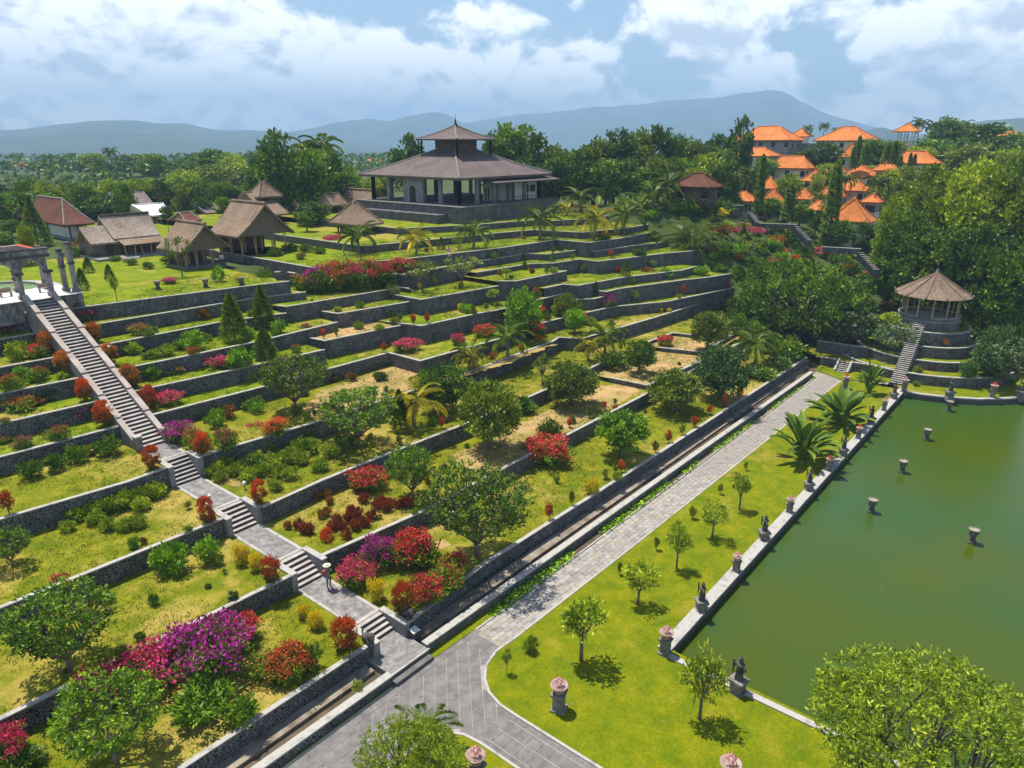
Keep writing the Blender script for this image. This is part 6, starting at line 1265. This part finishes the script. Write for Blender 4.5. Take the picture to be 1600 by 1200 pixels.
# ------------------------------------------------------------------ villas on the hill
def villa(label, x0, x1, ye, ya, d, ridge=0.0, wall='white', h=None, kind='orange'):
    xc = (x0 + x1) / 2; u, v = azpt(xc, d); ze = zof(ye, d, xc); zr = zof(ya, d, xc); w = (x1 - x0) / FPX * pj((u, v, ze))[2] * 1.18
    zg = min(float(terrain(u, v)), ze - 2.4) if h is None else ze - h
    t = thing('villa', label, 'villa', (u, v, zg), 'orange roofed villas on the hill'); dp = max(5.0, w * .72)
    u0, u1, v0, v1 = u - dp / 2, u + dp / 2, v - w / 2, v + w / 2
    r_ = hip(MB(), u0, v0, u1, v1, ze, zr, w * ridge, 'v', .05, .25, 5).build('roof', MT[kind], t)
    hip_ridges(r_, u0, v0, u1, v1, ze, zr, w * ridge, 'v', .05, .14, kind, 5)
    MB().box(u0 + .9, v0 + .9, zg - 2, u1 - .9, v1 - .9, ze - .1).build('wall', MT[wall], t)
    MB().box(u0 + .3, v0 + .3, ze - .32, u1 - .3, v1 - .3, ze - .2).build('eave_board', MT['wood'], t)
    n = max(2, int(w / 3.2))
    for k in range(n):
        y = v0 + 1.6 + (w - 3.2) * (k / (n - 1) if n > 1 else .5)
        f = MB().box(u0 + .80, y - .55, ze - 2.1, u0 + .90, y + .55, ze - .7).build('window', MT['glass'], t); MB().box(u0 + .76, y - .62, ze - 2.2, u0 + .88, y + .62, ze - 2.1).build('sill', MT['cope'], f)
    for k in (.3, .7): MB().box(u0 + dp * k - .5, v0 + .80, ze - 2.1, u0 + dp * k + .5, v0 + .90, ze - .7).build('window', MT['glass'], t)
    return t
VL = [(1238, 1262, 301, 288, 186, .1, 'orange roof left of the light green tree, low on the hill', 'white'), (1300, 1326, 268, 254, 205, .1, 'orange roof below the steep small roof', 'white'), (1376, 1408, 264, 250, 212, .1, 'orange roof right of the columnar tree pair', 'white'), (1278, 1308, 324, 310, 166, .05, 'orange roof just left of the tallest columnar tree', 'white'), (1366, 1392, 312, 299, 176, .0, 'orange roof touching the huge green tree', 'white'), (1160, 1240, 219, 199, 250, .17, 'big orange roofed villa at the top of the hill beside the tall dark tree', 'conc'), (1287, 1360, 219.5, 199.7, 250, .12, 'big orange roofed villa on the hill crest behind the slim columnar trees', 'white'),
 (1156, 1211, 242, 230, 222, .2, 'orange roof just below the crest villa beside the tall dark tree', 'white'), (1214, 1270, 260, 243, 210, .25, 'long orange roof facing the garden, halfway up the hill', 'white'), (1318, 1346, 244, 223, 225, .0, 'steep small orange roof left of the columnar tree pair', 'white'),
 (1328, 1377, 273, 257, 202, .05, 'orange roof in the middle of the hill below the columnar trees', 'white'), (1383, 1420, 287, 274, 192, .0, 'small orange roof beside the huge green tree', 'white'), (1153, 1188, 310, 296, 166, .05, 'orange roof lowest on the hill, left of the first columnar tree', 'white'),
 (1197, 1238, 319, 291, 168, .0, 'steep orange pyramid roof between two columnar trees', 'white'), (1250, 1282, 307, 293, 178, .05, 'orange roof with pale wall right of the second columnar tree', 'white'), (1322, 1377, 341, 308, 160, .0, 'large orange pyramid roof beside the tallest columnar tree', 'white'),
 (1320, 1366, 294, 279, 186, .1, 'orange roof above the large pyramid roof', 'white'), (1294, 1332, 302, 287, 180, .1, 'orange roof behind the tallest columnar tree', 'white'), (1198, 1223, 291, 274, 184, .0, 'small steep orange roof above the pyramid roof', 'white'), (1266, 1298, 280, 263, 200, .05, 'orange roof half hidden by light green trees', 'white'),
 (1405, 1465, 253, 236, 230, .2, 'wide orange roof behind the row of small columnar trees', 'white'), (1335, 1362, 322, 306, 175, .0, 'small orange roof behind the large pyramid roof', 'white'), (1556, 1592, 213, 206, 330, .1, 'far orange roof at the edge of the distant trees', 'white'), (1590, 1625, 262, 250, 210, .1, 'orange roof at the edge of the huge green tree', 'white'), (1462, 1500, 300, 288, 200, .1, 'orange roof showing through the huge tree', 'white')]
for x0, x1, ye, ya, d, rd, la, wl in VL: villa(la, x0, x1, ye, ya, d, rd, wl)
villa('small red tiled open house at the end of the terraces', 1068, 1124, 288, 269, 138, .12, 'brown', 3.0, 'rust')
def tower(label, x0, x1, ye, ya, yb, d, h):
    xc = (x0 + x1) / 2; u, v = azpt(xc, d); ze, zr, zb = zof(ye, d), zof(ya, d), zof(yb, d); w = (x1 - x0) / FPX * pj((u, v, ze))[2]
    t = thing('lookout_pavilion', label, 'pavilion', (u, v, zb), 'orange roofed lookouts'); a = w / 2
    r_ = hip(MB(), u - a, v - a, u + a, v + a, ze, zr, .1, 'u', .08, .2, 5).build('roof', MT['orange'], t); hip_ridges(r_, u - a, v - a, u + a, v + a, ze, zr, .1, 'u', .08, .12, 'orange', 5)
    b = a * .62
    MB().box(u - b, v - b, zb - 4, u + b, v + b, ze - h).build('base', MT['white'], t)
    MB().box(u - b - .15, v - b - .15, ze - h, u + b + .15, v + b + .15, ze - h + .2).build('floor', MT['cope'], t)
    for p in (-1, 1):
        for q in (-1, 0, 1):
            MB().box(u + p * (b - .2) - .14, v + q * (b - .2) - .14, ze - h + .2, u + p * (b - .2) + .14, v + q * (b - .2) + .14, ze + .2).build('post', MT['white'], t)
        MB().box(u + p * b - .05, v - b, ze - h + .9, u + p * b + .05, v + b, ze - h + 1.0).build('rail', MT['white'], t)
tower('open lookout tower with an orange roof and white posts on the hill', 1397, 1432, 208, 197, 240, 245, 2.9)
tower('small orange roofed lookout between the two crest villas', 1234, 1266, 214, 203, 226, 262, 2.2)
u, v = azpt(1262, 255); tag(MB().box(u - 4, v - 13, zof(245, 255), u + 4, v + 13, zof(224, 255)).build('flat_roofed_wing', MT['conc'], loc=(u, v, zof(245, 255))), 'grey flat roofed wing joining the two crest villas', 'building')
for x0, y0, x1, y1, d, hh, la in ((1128, 318, 1172, 316, 148, 2.0, 'dark boundary wall below the lowest villa'), (1200, 347, 1258, 350, 140, .7, 'pale topped boundary wall between columnar trees'), (1308, 385, 1372, 388, 128, .8, 'dark boundary wall right of the tallest columnar tree')):
    a, b = azpt(x0, d), azpt(x1, d); za = zof(y0, d, x0); retaining([(a[0], a[1]), (b[0], b[1])], za, la, hh, .4, 'boundary_wall')
# stepped boundary wall running down the hill
for x0, y0, x1, y1, d0, d1, la in ((1185, 333, 1198, 347, 148, 142, 'upper'), (1258, 349, 1285, 372, 141, 134, 'middle'), (1372, 388, 1402, 412, 128, 122, 'lower')):
    t = None
    for k in range(9):
        f = k / 8; d = d0 + (d1 - d0) * f; u, v = azpt(x0 + (x1 - x0) * f, d); z = zof(y0 + (y1 - y0) * f, d, 1250)
        if t is None: t = thing('stepped_wall', la + ' run of stepped boundary wall descending the villa hill', 'wall', (u, v, z), 'stepped boundary walls')
        MB().box(u - .3, v - .45, z - 1.1, u + .3, v + .45, z).build('wall_block', MT['wall'], t); MB().box(u - .36, v - .47, z, u + .36, v + .47, z + .09).build('coping', MT['plinth'], t)

# ------------------------------------------------------------------ statues, urns and pots by the pond
GF = np.random.default_rng(4)
def flower_ball(n, r, z, mat_):
    d = sph(GF, n); P = d * r * (.5 + .5 * GF.random((n, 1))) + np.array([0, 0, z]); return leaf_mesh('blossoms', P, sph(GF, n), .11, .08, GF.random(n), GF)
def statue_parts():
    plinth = MB().box(-.42, -.42, -.3, .42, .42, .12).box(-.34, -.34, .12, .34, .34, .72).box(-.46, -.46, .72, .46, .46, .90)
    fig = MB().lathe([(.24, .90), (.27, 1.0), (.22, 1.2), (.25, 1.38), (.21, 1.55), (.15, 1.68), (.27, 1.86), (.25, 1.98), (.09, 2.06), (.08, 2.10)], n=10)
    head = MB().lathe([(.06, 2.08), (.125, 2.15), (.13, 2.24), (.16, 2.28), (.13, 2.33), (.08, 2.42), (.03, 2.52)], n=10)
    arms = MB().tube([(.25, 0, 1.92), (.36, -.06, 1.66), (.20, -.26, 1.55)], [.075, .065, .05], 6).tube([(-.25, 0, 1.92), (-.38, -.02, 1.64), (-.30, -.22, 1.86)], [.075, .065, .05], 6)
    club = MB().tube([(-.30, -.24, 1.3), (-.30, -.24, 2.25)], [.04, .075], 6)
    return [('plinth', plinth.mesh('plinth'), MT['plinth']), ('figure', fig.mesh('figure', smooth=True), MT['darkstone']), ('head', head.mesh('head', smooth=True), MT['darkstone']), ('arms', arms.mesh('arms', smooth=True), MT['darkstone']), ('club', club.mesh('club'), MT['darkstone'])]
def pot_parts(fl):
    ped = MB().box(-.34, -.34, -.3, .34, .34, .12).box(-.25, -.25, .12, .25, .25, .95).box(-.33, -.33, .95, .33, .33, 1.08)
    pot = MB().lathe([(.2, 1.08), (.24, 1.14), (.30, 1.30), (.40, 1.48), (.44, 1.55), (.38, 1.56), (.30, 1.46)], n=12)
    return [('pedestal', ped.mesh('pedestal'), MT['plinth']), ('pot', pot.mesh('pot', smooth=True), MT['ruinpink']), ('blossoms', flower_ball(100, .23, 1.74, fl), LM[fl])]
def urn_parts():
    base = MB().lathe([(.42, -.6), (.42, .12), (.30, .18), (.34, .30), (.22, .42), (.28, .52)], n=8)
    urn = MB().lathe([(.22, .52), (.30, .66), (.33, .82), (.36, .95), (.50, 1.12), (.52, 1.20), (.44, 1.21), (.36, 1.05)], n=14)
    ears = MB()
    for a in (0.3, 1.87, 3.44, 5.0): ears.tube([(.34 * math.cos(a), .34 * math.sin(a), .95), (.47 * math.cos(a), .47 * math.sin(a), .85), (.36 * math.cos(a), .36 * math.sin(a), .68)], .05, 5)
    soil = MB().lathe([(.40, 1.10), (.40, 1.14)], n=14)
    return [('base', base.mesh('base'), MT['darkstone']), ('bowl', urn.mesh('bowl', smooth=True), MT['plinth']), ('scroll', ears.mesh('scroll', smooth=True), MT['plinth']), ('soil', soil.mesh('soil'), MT['ochre'])]
SP = statue_parts(); PP = pot_parts('palepink'); PO = pot_parts('fewfl' if 'fewfl' in LM else 'orafl'); UP = urn_parts()
def stand(name, parts, label, cat, group, p, rz=0.0, s=1.0, sz=None):
    o = thing(name, label, cat, p, group); o.rotation_euler = (0, 0, rz); o.scale = (s, s, sz or s)
    for pn, me, mt in parts: put(pn, me, mt, o)
    return o
wall_seq = [(1035, 1024, 'p'), (1095, 953, 's'), (1150, 893, 'p'), (1193, 843, 's'), (1233, 801, 'p'), (1263, 766, 's'), (1294, 736, 'o'), (1317, 712, 's'), (1341, 686, 'o'), (1360, 662, 's'), (1381, 642, 'p'), (1396, 623, 's')]
ns = npot = 0
for x, y, k in wall_seq:
    p = at(x, y, 0.1); p = (p[0], max(15.25, min(p[1], 15.75)), 0.1) if x > 1040 else (p[0] + .3, p[1], 0.05)
    if k == 's': ns += 1; stand('guardian_statue', SP, 'dark stone guardian statue on the long pond wall, %s from the near corner' % ORD(ns), 'statue', 'statues along the pond', p, R(-90) + R(-50), .85)
    else: npot += 1; stand('flower_pot', PP if k == 'p' else PO, 'potted flowers on a stone pedestal along the long pond wall, %s from the near corner' % ORD(npot), 'flower pot', 'pots along the pond', p, 0, 1.0 if npot == 1 else .82)
stand('guardian_statue', SP, 'dark guardian statue on the near end wall of the pond', 'statue', 'statues along the pond', at(1152, 1080, .1), R(-100), .95)
for x, y, la, parts in ((1412, 612, 'pink potted flowers at the foot of the gazebo stairs', PP), (1550, 621, 'potted flowers on the far curved pond edge', PO)): stand('flower_pot', parts, la, 'flower pot', 'pots along the pond', at(x, y, .15))
stand('guardian_statue', SP, 'guardian statue on the far curved pond edge below the gazebo', 'statue', 'statues along the pond', at(1483, 622, .15), R(-140)); stand('guardian_statue', SP, 'guardian statue at the end of the far pond edge', 'statue', 'statues along the pond', at(1596, 622, .15), R(-140))
stand('flower_pot', PP, 'large pink flowering pot on a squat stone drum in the middle of the lawn', 'flower pot', 'pots on the lawn', at(873, 1108, .05), R(20), 1.15, 1.05)
stand('flower_pot', PP, 'pink flowering pot at the lower edge of the lawn', 'flower pot', 'pots on the lawn', at(1136, 1240, .05), 0, 1.2); stand('flower_pot', PP, 'pink flowering pot beside the pavement kerb', 'flower pot', 'pots on the lawn', at(744, 1225, .05), 0, 1.15)
stand('flower_pot', PO, 'red flowered pot at the end of the path by the paddle leaved plants', 'flower pot', 'pots on the lawn', at(1320, 607, .05), 0, 1.0)
for x, y, la in ((1447, 687, 'stone urn standing in the pond, second from the far edge'), (1409, 738, 'stone urn in the middle of the pond row'), (1361, 800, 'stone urn in the pond closest to the lawn'), (1518, 848, 'stone urn in the pond furthest from the lawn'), (1482, 642, 'stone urn in the pond just below the far edge statue')):
    stand('pond_urn', UP, la, 'urn', 'urns standing in the pond', at(x, y, -.55), R(20), .8, 1.0)
for x, y, la in ((247, 452, 'flower urn on the portal lawn beside the little pool'), (322, 449, 'stone urn on the portal lawn left of the yellow one'), (378, 446, 'stone urn with yellow plant on the portal lawn'), (435, 437, 'stone urn with yellow plant near the short steps')):
    stand('garden_urn', UP, la, 'urn', 'urns on the portal lawn', at(x, y, 13.6), 0, .8)
def lion(label, p, rz):
    t = thing('guardian_lion', label, 'statue', p, 'dark lions at the bottom steps'); t.rotation_euler = (0, 0, rz)
    put('body', MB().tube([(-.38, 0, .20), (-.20, 0, .32), (.12, 0, .36), (.30, 0, .46)], [.16, .24, .22, .17], 9).mesh('body', smooth=True), MT['darkstone'], t)
    put('head', MB().lathe([(.05, .40), (.20, .48), (.25, .62), (.20, .76), (.06, .84)], (.40, 0, 0), 10).mesh('head', smooth=True), MT['darkstone'], t)
    put('muzzle', MB().tube([(.50, 0, .58), (.68, 0, .55)], [.13, .10], 8).mesh('muzzle', smooth=True), MT['darkstone'], t)
    for x, y in ((.3, -.14), (.3, .14), (-.3, -.17), (-.3, .17)): put('leg', MB().tube([(x, y, .4), (x + .05, y, .1), (x + .14, y, .03)], [.10, .08, .07], 6).mesh('leg', smooth=True), MT['darkstone'], t)
    put('tail', MB().tube([(-.45, 0, .2), (-.6, 0, .4), (-.5, 0, .62)], [.05, .05, .07], 6).mesh('tail', smooth=True), MT['darkstone'], t)
lion('dark stone lion on the right cheek wall of the bottom steps', (24.3, 28.35, 1.36), R(-100)); lion('dark stone lion on the left cheek wall of the bottom steps', (21.25, 28.35, 1.36), R(-100))
t = thing('sign_plinth', 'small stone sign plinth beside the platform over the canal', 'sign', (24.15, 27.55, .45)); put('plinth', MB().box(-.25, -.2, -.4, .25, .2, .35).box(-.32, -.26, -.4, .32, .26, 0.0).mesh('plinth'), MT['darkstone'], t); put('sign_face', MB().add([(-.27, -.22, .36), (.27, -.22, .36), (.27, .2, .5), (-.27, .2, .5)], [(0, 1, 2, 3)]).mesh('sign_face'), MT['white'], t)
def lamp(label, p, h):
    t = thing('garden_lamp', label, 'lamp', p, 'thin lamps beside the stairs')
    put('pole', MB().tube([(0, 0, 0), (0, 0, h)], .035, 6).mesh('pole'), MT['iron'], t); put('globe', MB().lathe([(.05, 0), (.13, .08), (.14, .18), (.06, .28)], (0, 0, h), 8).mesh('globe', smooth=True), MT['lampglass'], t); put('pot', MB().lathe([(.14, 0), (.22, .12), (.2, .28), (.12, .3)], n=8).mesh('pot', smooth=True), MT['darkstone'], t)
for x, yb_, la in ((597, 960, 'thin lamp on a dark pot at the bottom flight'), (386, 788, 'thin lamp right of the third flight'), (333, 812, 'thin lamp behind the shrub left of the third flight'), (176, 572, 'thin lamp beside the long flight, right side'), (112, 583, 'thin lamp beside the long flight among egg shrubs'), (47, 518, 'thin lamp below the portal platform')):
    p, _ = ground_at(x, yb_); lamp(la, p, 1.7)
tag(MB().lathe([(.25, 0), (.32, .08), (.30, .2), (.18, .22)], n=10).build('tree_stump', MT['ochre'], loc=at(973, 1170, .05)), 'small cut tree stump in the lawn near the pavement', 'stump')
for i, (x, y, la) in enumerate(((737, 1170, 'black cube lantern beside the pavement kerb'),)): tag(MB().box(-.16, -.16, 0, .16, .16, .4).box(-.12, -.12, .4, .12, .12, .43).build('cube_lantern', MT['iron'], loc=at(x, y, .05)), la, 'lantern')
p = at(36, 415, 13.6); t = thing('parasol', 'red parasol behind the ruined arch', 'parasol', p); put('canopy', MB().lathe([(1.6, 2.2), (1.5, 2.25), (.05, 2.8)], n=8).mesh('canopy'), MT['redcloth'], t); put('pole', MB().tube([(0, 0, 0), (0, 0, 2.8)], .04, 6).mesh('pole'), MT['wood'], t)

# ------------------------------------------------------------------ people
def person(label, p, rz, shirt, legs, hat=None, pose='stand', scale=1.0):
    J = {'pel': (0, 0, .95), 'sp': (0, 0, 1.15), 'ch': (0, .01, 1.35), 'nk': (0, 0, 1.5), 'hd': (0, -.01, 1.60), 'hd2': (0, -.01, 1.72)}
    Rr = {'pel': .14, 'sp': .125, 'ch': .145, 'nk': .055, 'hd': .095, 'hd2': .085}; E = [('pel', 'sp'), ('sp', 'ch'), ('ch', 'nk'), ('nk', 'hd'), ('hd', 'hd2')]
    for s, n in ((-1, 'l'), (1, 'r')):
        if pose == 'sit': J.update({'hp' + n: (s * .10, 0, .9), 'kn' + n: (s * .13, -.42, .88), 'an' + n: (s * .13, -.44, .50), 'to' + n: (s * .13, -.58, .46)})
        else: J.update({'hp' + n: (s * .09, 0, .88), 'kn' + n: (s * .11, -.02 - .06 * (s > 0), .48), 'an' + n: (s * .11, .02 - .03 * (s > 0), .08), 'to' + n: (s * .12, -.15, .04)})
        up_ = pose == 'phone'
        J.update({'sh' + n: (s * .19, 0, 1.40), 'el' + n: (s * .27, -.10 if up_ else .02, 1.14), 'wr' + n: (s * .10, -.28, 1.40) if up_ else (s * .27, -.08, .90), 'pm' + n: (s * .06, -.31, 1.48) if up_ else (s * .26, -.10, .82)})
        Rr.update({'hp' + n: .095, 'kn' + n: .065, 'an' + n: .045, 'to' + n: .038, 'sh' + n: .065, 'el' + n: .045, 'wr' + n: .032, 'pm' + n: .036})
        E += [('pel', 'hp' + n), ('hp' + n, 'kn' + n), ('kn' + n, 'an' + n), ('an' + n, 'to' + n), ('ch', 'sh' + n), ('sh' + n, 'el' + n), ('el' + n, 'wr' + n), ('wr' + n, 'pm' + n)]
        pm = Vector(J['pm' + n]); dn = (pm - Vector(J['wr' + n])).normalized(); sd_ = dn.cross(Vector((0, 1, 0))).normalized()
        for f in range(5):
            k = 'f%d%s' % (f, n); J[k] = tuple(pm + dn * (.085 if f else .04) * (1 - .08 * abs(f - 2.5)) + sd_ * ((f - 2.5) * .018 if f else -.06)); Rr[k] = .009; E.append(('pm' + n, k))
    ks = list(J); me = bpy.data.meshes.new('person'); me.from_pydata([J[k] for k in ks], [(ks.index(a), ks.index(b)) for a, b in E], [])
    o = bpy.data.objects.new('tmp', me); COL.objects.link(o); o.modifiers.new('s', 'SKIN'); sub = o.modifiers.new('u', 'SUBSURF'); sub.levels = 1; sub.render_levels = 1
    for i, k in enumerate(ks): me.skin_vertices[0].data[i].radius = (Rr[k], Rr[k]); me.skin_vertices[0].data[i].use_root = (k == 'pel')
    dg = bpy.context.evaluated_depsgraph_get(); out = bpy.data.meshes.new_from_object(o.evaluated_get(dg)); bpy.data.objects.remove(o)
    for m in (legs, shirt, MT['skin'], MT['iron']): out.materials.append(m)
    for f in out.polygons:
        c = f.center; lo = .92 if pose != 'sit' else .93
        f.material_index = 3 if c.z < (.11 if pose != 'sit' else .0) else 0 if (c.z < lo and abs(c.x) < .24) or (pose == 'sit' and c.y < -.2 and c.z < 1.0 and abs(c.x) < .22) else 2 if c.z > 1.48 or (abs(c.x) > .235 and c.z < 1.12) or c.y < -.2 else 1
        f.use_smooth = True
    b = put('person', out, None); b.location = p if pose != 'sit' else Vector(p) - Vector((0, 0, .42)); b.rotation_euler = (0, 0, rz); b.scale = (scale,) * 3; tag(b, label, 'person')
    put('hair', MB().lathe([(.02, 1.77), (.09, 1.74), (.105, 1.66), (.10, 1.58), (.06, 1.52)], (0, .015, 0), 10).mesh('hair', smooth=True), MT['iron'], b)
    face = MB(); face.box(-.012, -.125, 1.585, .012, -.095, 1.625)
    put('nose', face.mesh('nose'), MT['skin'], b)
    if hat: put('hat', MB().lathe([(.27, 1.715), (.26, 1.73), (.12, 1.735), (.115, 1.80), (.08, 1.83), (.02, 1.835)], n=14).mesh('hat', smooth=True), hat, b)
    return b
MT['skin'] = M('skin', (0.35, 0.20, 0.13), (0.42, 0.25, 0.17), 4, .6, 0); MT['grey'] = M('grey cotton', (0.16, 0.16, 0.15), (0.24, 0.24, 0.22), 6, .9, .1); MT['straw'] = M('straw', (0.55, 0.48, 0.36), (0.70, 0.63, 0.50), 8, .9, .2); MT['black'] = M('black cloth', (.015, .015, .018), (.04, .04, .04), 6, .9, 0); MT['pinkc'] = M('pink cloth', (.55, .20, .22), (.62, .30, .30), 6, .9, 0)
pp_ = person('person in a straw hat raising a camera, standing on the lowest landing', at(514, 918.5, 1.29), R(10), MT['grey'], MT['grey'], MT['straw'], 'phone')
put('bag', MB().box(-.24, .08, 1.0, .0, .22, 1.35).mesh('bag'), MT['redcloth'], pp_)
person('person in black clothes standing on the upper lawn between two palms', at(672, 391, 14.25), R(-40), MT['black'], MT['black'], None, 'stand'); person('person in pale clothes sitting on the edge of the upper lawn', at(701, 400, 14.36), R(-30), MT['pinkc'], MT['white'], None, 'sit')
person('person in white standing at the right end of the pavilion forecourt', ground_at(893, 322)[0], R(-30), MT['white'], MT['grey'], None, 'stand'); person('person in white sitting under the smaller thatched hut', at(347, 411, 13.9), R(-30), MT['white'], MT['black'], None, 'sit'); person('person in pink on the grass right of the gazebo', at(1509, 492, 5.4), R(-60), MT['pinkc'], MT['black'], None, 'stand')

# ------------------------------------------------------------------ far woods, hills and haze
def far_wood():
    g = np.random.default_rng(9); P, D, L, W, Rr = [], [], [], [], []; tp = []
    n = 16000; d = 250 * (1500 / 250) ** g.random(n); a = R(2) + R(86) * g.random(n); u, v = d * np.cos(a), d * np.sin(a); d[9000:] = 900 + 2300 * g.random(n - 9000) ** 1.2; u, v = d * np.cos(a), d * np.sin(a); z = terrain(u, v); kind = g.random(n)
    for i in range(n):
        b = np.array([u[i], v[i], z[i]]); s = .8 if d[i] < 900 else 1.2
        top = 21 - z[i]
        if top < 7: continue
        if kind[i] < .55:
            h = min(g.uniform(10, 17), top); tp.append((b, h)); m = 11
            aa = g.random(m) * 6.283; el = g.uniform(-.5, .8, m); q = np.stack([np.cos(aa) * np.cos(el), np.sin(aa) * np.cos(el), np.sin(el)], 1); P += list(b + np.array([0, 0, h]) + q * 1.9 * s); D += list(q - [0, 0, .15]); L += [4.2 * s] * m; W += [1.0 * s] * m; Rr += list(.5 * g.random(m) + .3 * g.random())
            P.append(b + np.array([0, 0, h / 2])); D.append(np.array([.02, 0, 1.0])); L.append(h); W.append(.5 * s); Rr.append(.5)
        else:
            m = 42; h = min(g.uniform(7, 13) * s, top); w = g.uniform(3.5, 6.5) * s; q = sph(g, m); P += list(b + np.array([0, 0, h * .55]) + q * np.array([w, w, h * .45]) * (.7 + .3 * g.random((m, 1)))); D += list(q * .5 + sph(g, m)); L += [2.6 * s] * m; W += [1.7 * s] * m; Rr += list(.6 * g.random(m) + .4 * g.random())
    me = leaf_mesh('distant_palm_wood', np.array(P), np.array(D), np.array(L), np.array(W), np.array(Rr), g)
    o = put('distant_palm_wood', me, LM['dark']); o['kind'] = 'stuff'; o['label'] = 'far coconut palms and woods covering the plain'; o['category'] = 'wood'
far_wood()
rg = random.Random(8)
for i, (x, y, d) in enumerate(((26, 258, 520), (184, 252, 620), (364, 262, 480), (578, 250, 620), (592, 252, 600), (60, 262, 500), (300, 250, 700))):
    u, v = azpt(x, d); z = zof(y, d, x); w = 6.5
    t = thing('distant_house', ['far house with a pale orange roof at the left edge of the woods', 'far orange roofed house among the palms above the red brown roof', 'far orange roofed house above the two-tiered hut', 'far red roofed house left of the pavilion roof', 'far orange roofed house touching the pavilion roof', 'far brown roofed house near the left edge of the woods', 'tiny far house in the palm wood above the bare tree'][i], 'house', (u, v, z - 6), 'far houses in the woods')
    hip(MB(), u - w / 2, v - w / 2, u + w / 2, v + w / 2, z, z + 2.4, 1, 'v', .03, .2, 3).build('roof', MT['orange'], t); MB().box(u - w * .4, v - w * .4, z - 12, u + w * .4, v + w * .4, z).build('wall', MT['white'], t)
def ridge(name, d, prof, depth, seed):
    xs = np.linspace(prof[0][0], prof[-1][0], 170); ys = np.interp(xs, [p[0] for p in prof], [p[1] for p in prof]); g = np.random.default_rng(seed)
    for k in range(2 if name == 'hill' else 1): ys = np.convolve(np.pad(ys, 2, 'edge'), np.ones(5) / 5, 'valid')
    m = 26; vs = []
    ph = g.random(12) * 6.28
    for x, y in zip(xs, ys):
        a = AZ - math.atan2(x - 800, 1190.0); zc = CAM_H - d * math.cos(AZ - a) * (y - HOR) / 1190.0
        for j in range(m):
            t = j / (m - 1) * 1.6; dd = d - depth * (1 - t); k = 1 - abs(1 - t) ** 1.25 if t <= 1 else 1 - (t - 1) ** 1.1
            rav = sum(math.sin(a * f * 60 + ph[q] + t * 5 * math.sin(ph[q])) / f for q, f in enumerate((1.0, 2.3, 4.1, 7.7, 13.0))) * .17 * (1 - abs(2 * min(t, 1) - 1)) if t < 1 else 0
            z = -25 + (zc + 25) * max(0, k * (1 + rav)); vs.append((math.cos(a) * dd, math.sin(a) * dd, z))
    n = len(xs); fs = [(i * m + j, (i + 1) * m + j, (i + 1) * m + j + 1, i * m + j + 1) for i in range(n - 1) for j in range(m - 1)]
    struct(name, MB().add(vs, fs), MT['hill'], smooth=True)
ridge('hill', 3300, [(-300, 214), (-60, 212), (60, 214), (130, 209), (200, 208), (260, 212), (330, 219), (420, 224)], 900, 1)
ridge('hill', 4300, [(-400, 207), (-100, 206), (0, 205), (40, 201), (90, 194), (150, 190), (210, 189), (240, 193), (290, 194), (330, 205), (385, 203), (430, 206), (500, 213), (570, 221), (650, 226)], 1500, 2)
ridge('hill', 5600, [(330, 216), (400, 212), (450, 206), (500, 198), (540, 190), (582, 186), (605, 191), (640, 183), (675, 177), (698, 178), (715, 190), (760, 203), (820, 214), (900, 221)], 1400, 3)
ridge('mountain', 7000, [(640, 206), (720, 193), (800, 183), (900, 173), (1000, 165), (1100, 157), (1160, 150), (1205, 146), (1225, 148), (1250, 160), (1290, 179), (1340, 193), (1400, 204), (1480, 213), (1600, 221)], 2600, 4)
ridge('hill', 3000, [(1330, 216), (1365, 203), (1385, 199), (1400, 205), (1440, 214), (1500, 198), (1540, 190), (1600, 186), (1700, 186), (1900, 200)], 700, 5)
HZ = 8200
hz = MB().box(-HZ, -HZ, -60, HZ, HZ, 540).build('haze', None); hz['kind'] = 'stuff'
hm = bpy.data.materials.new('haze'); hm.use_nodes = True; hm.node_tree.nodes.clear()
ho = hm.node_tree.nodes.new('ShaderNodeOutputMaterial'); hv = hm.node_tree.nodes.new('ShaderNodeVolumePrincipled')
hv.inputs['Color'].default_value = (0.44, 0.70, 1.0, 1); hv.inputs['Density'].default_value = 0.00030; hv.inputs['Anisotropy'].default_value = 0.0
hm.node_tree.links.new(hv.outputs[0], ho.inputs['Volume']); hz.data.materials.append(hm)
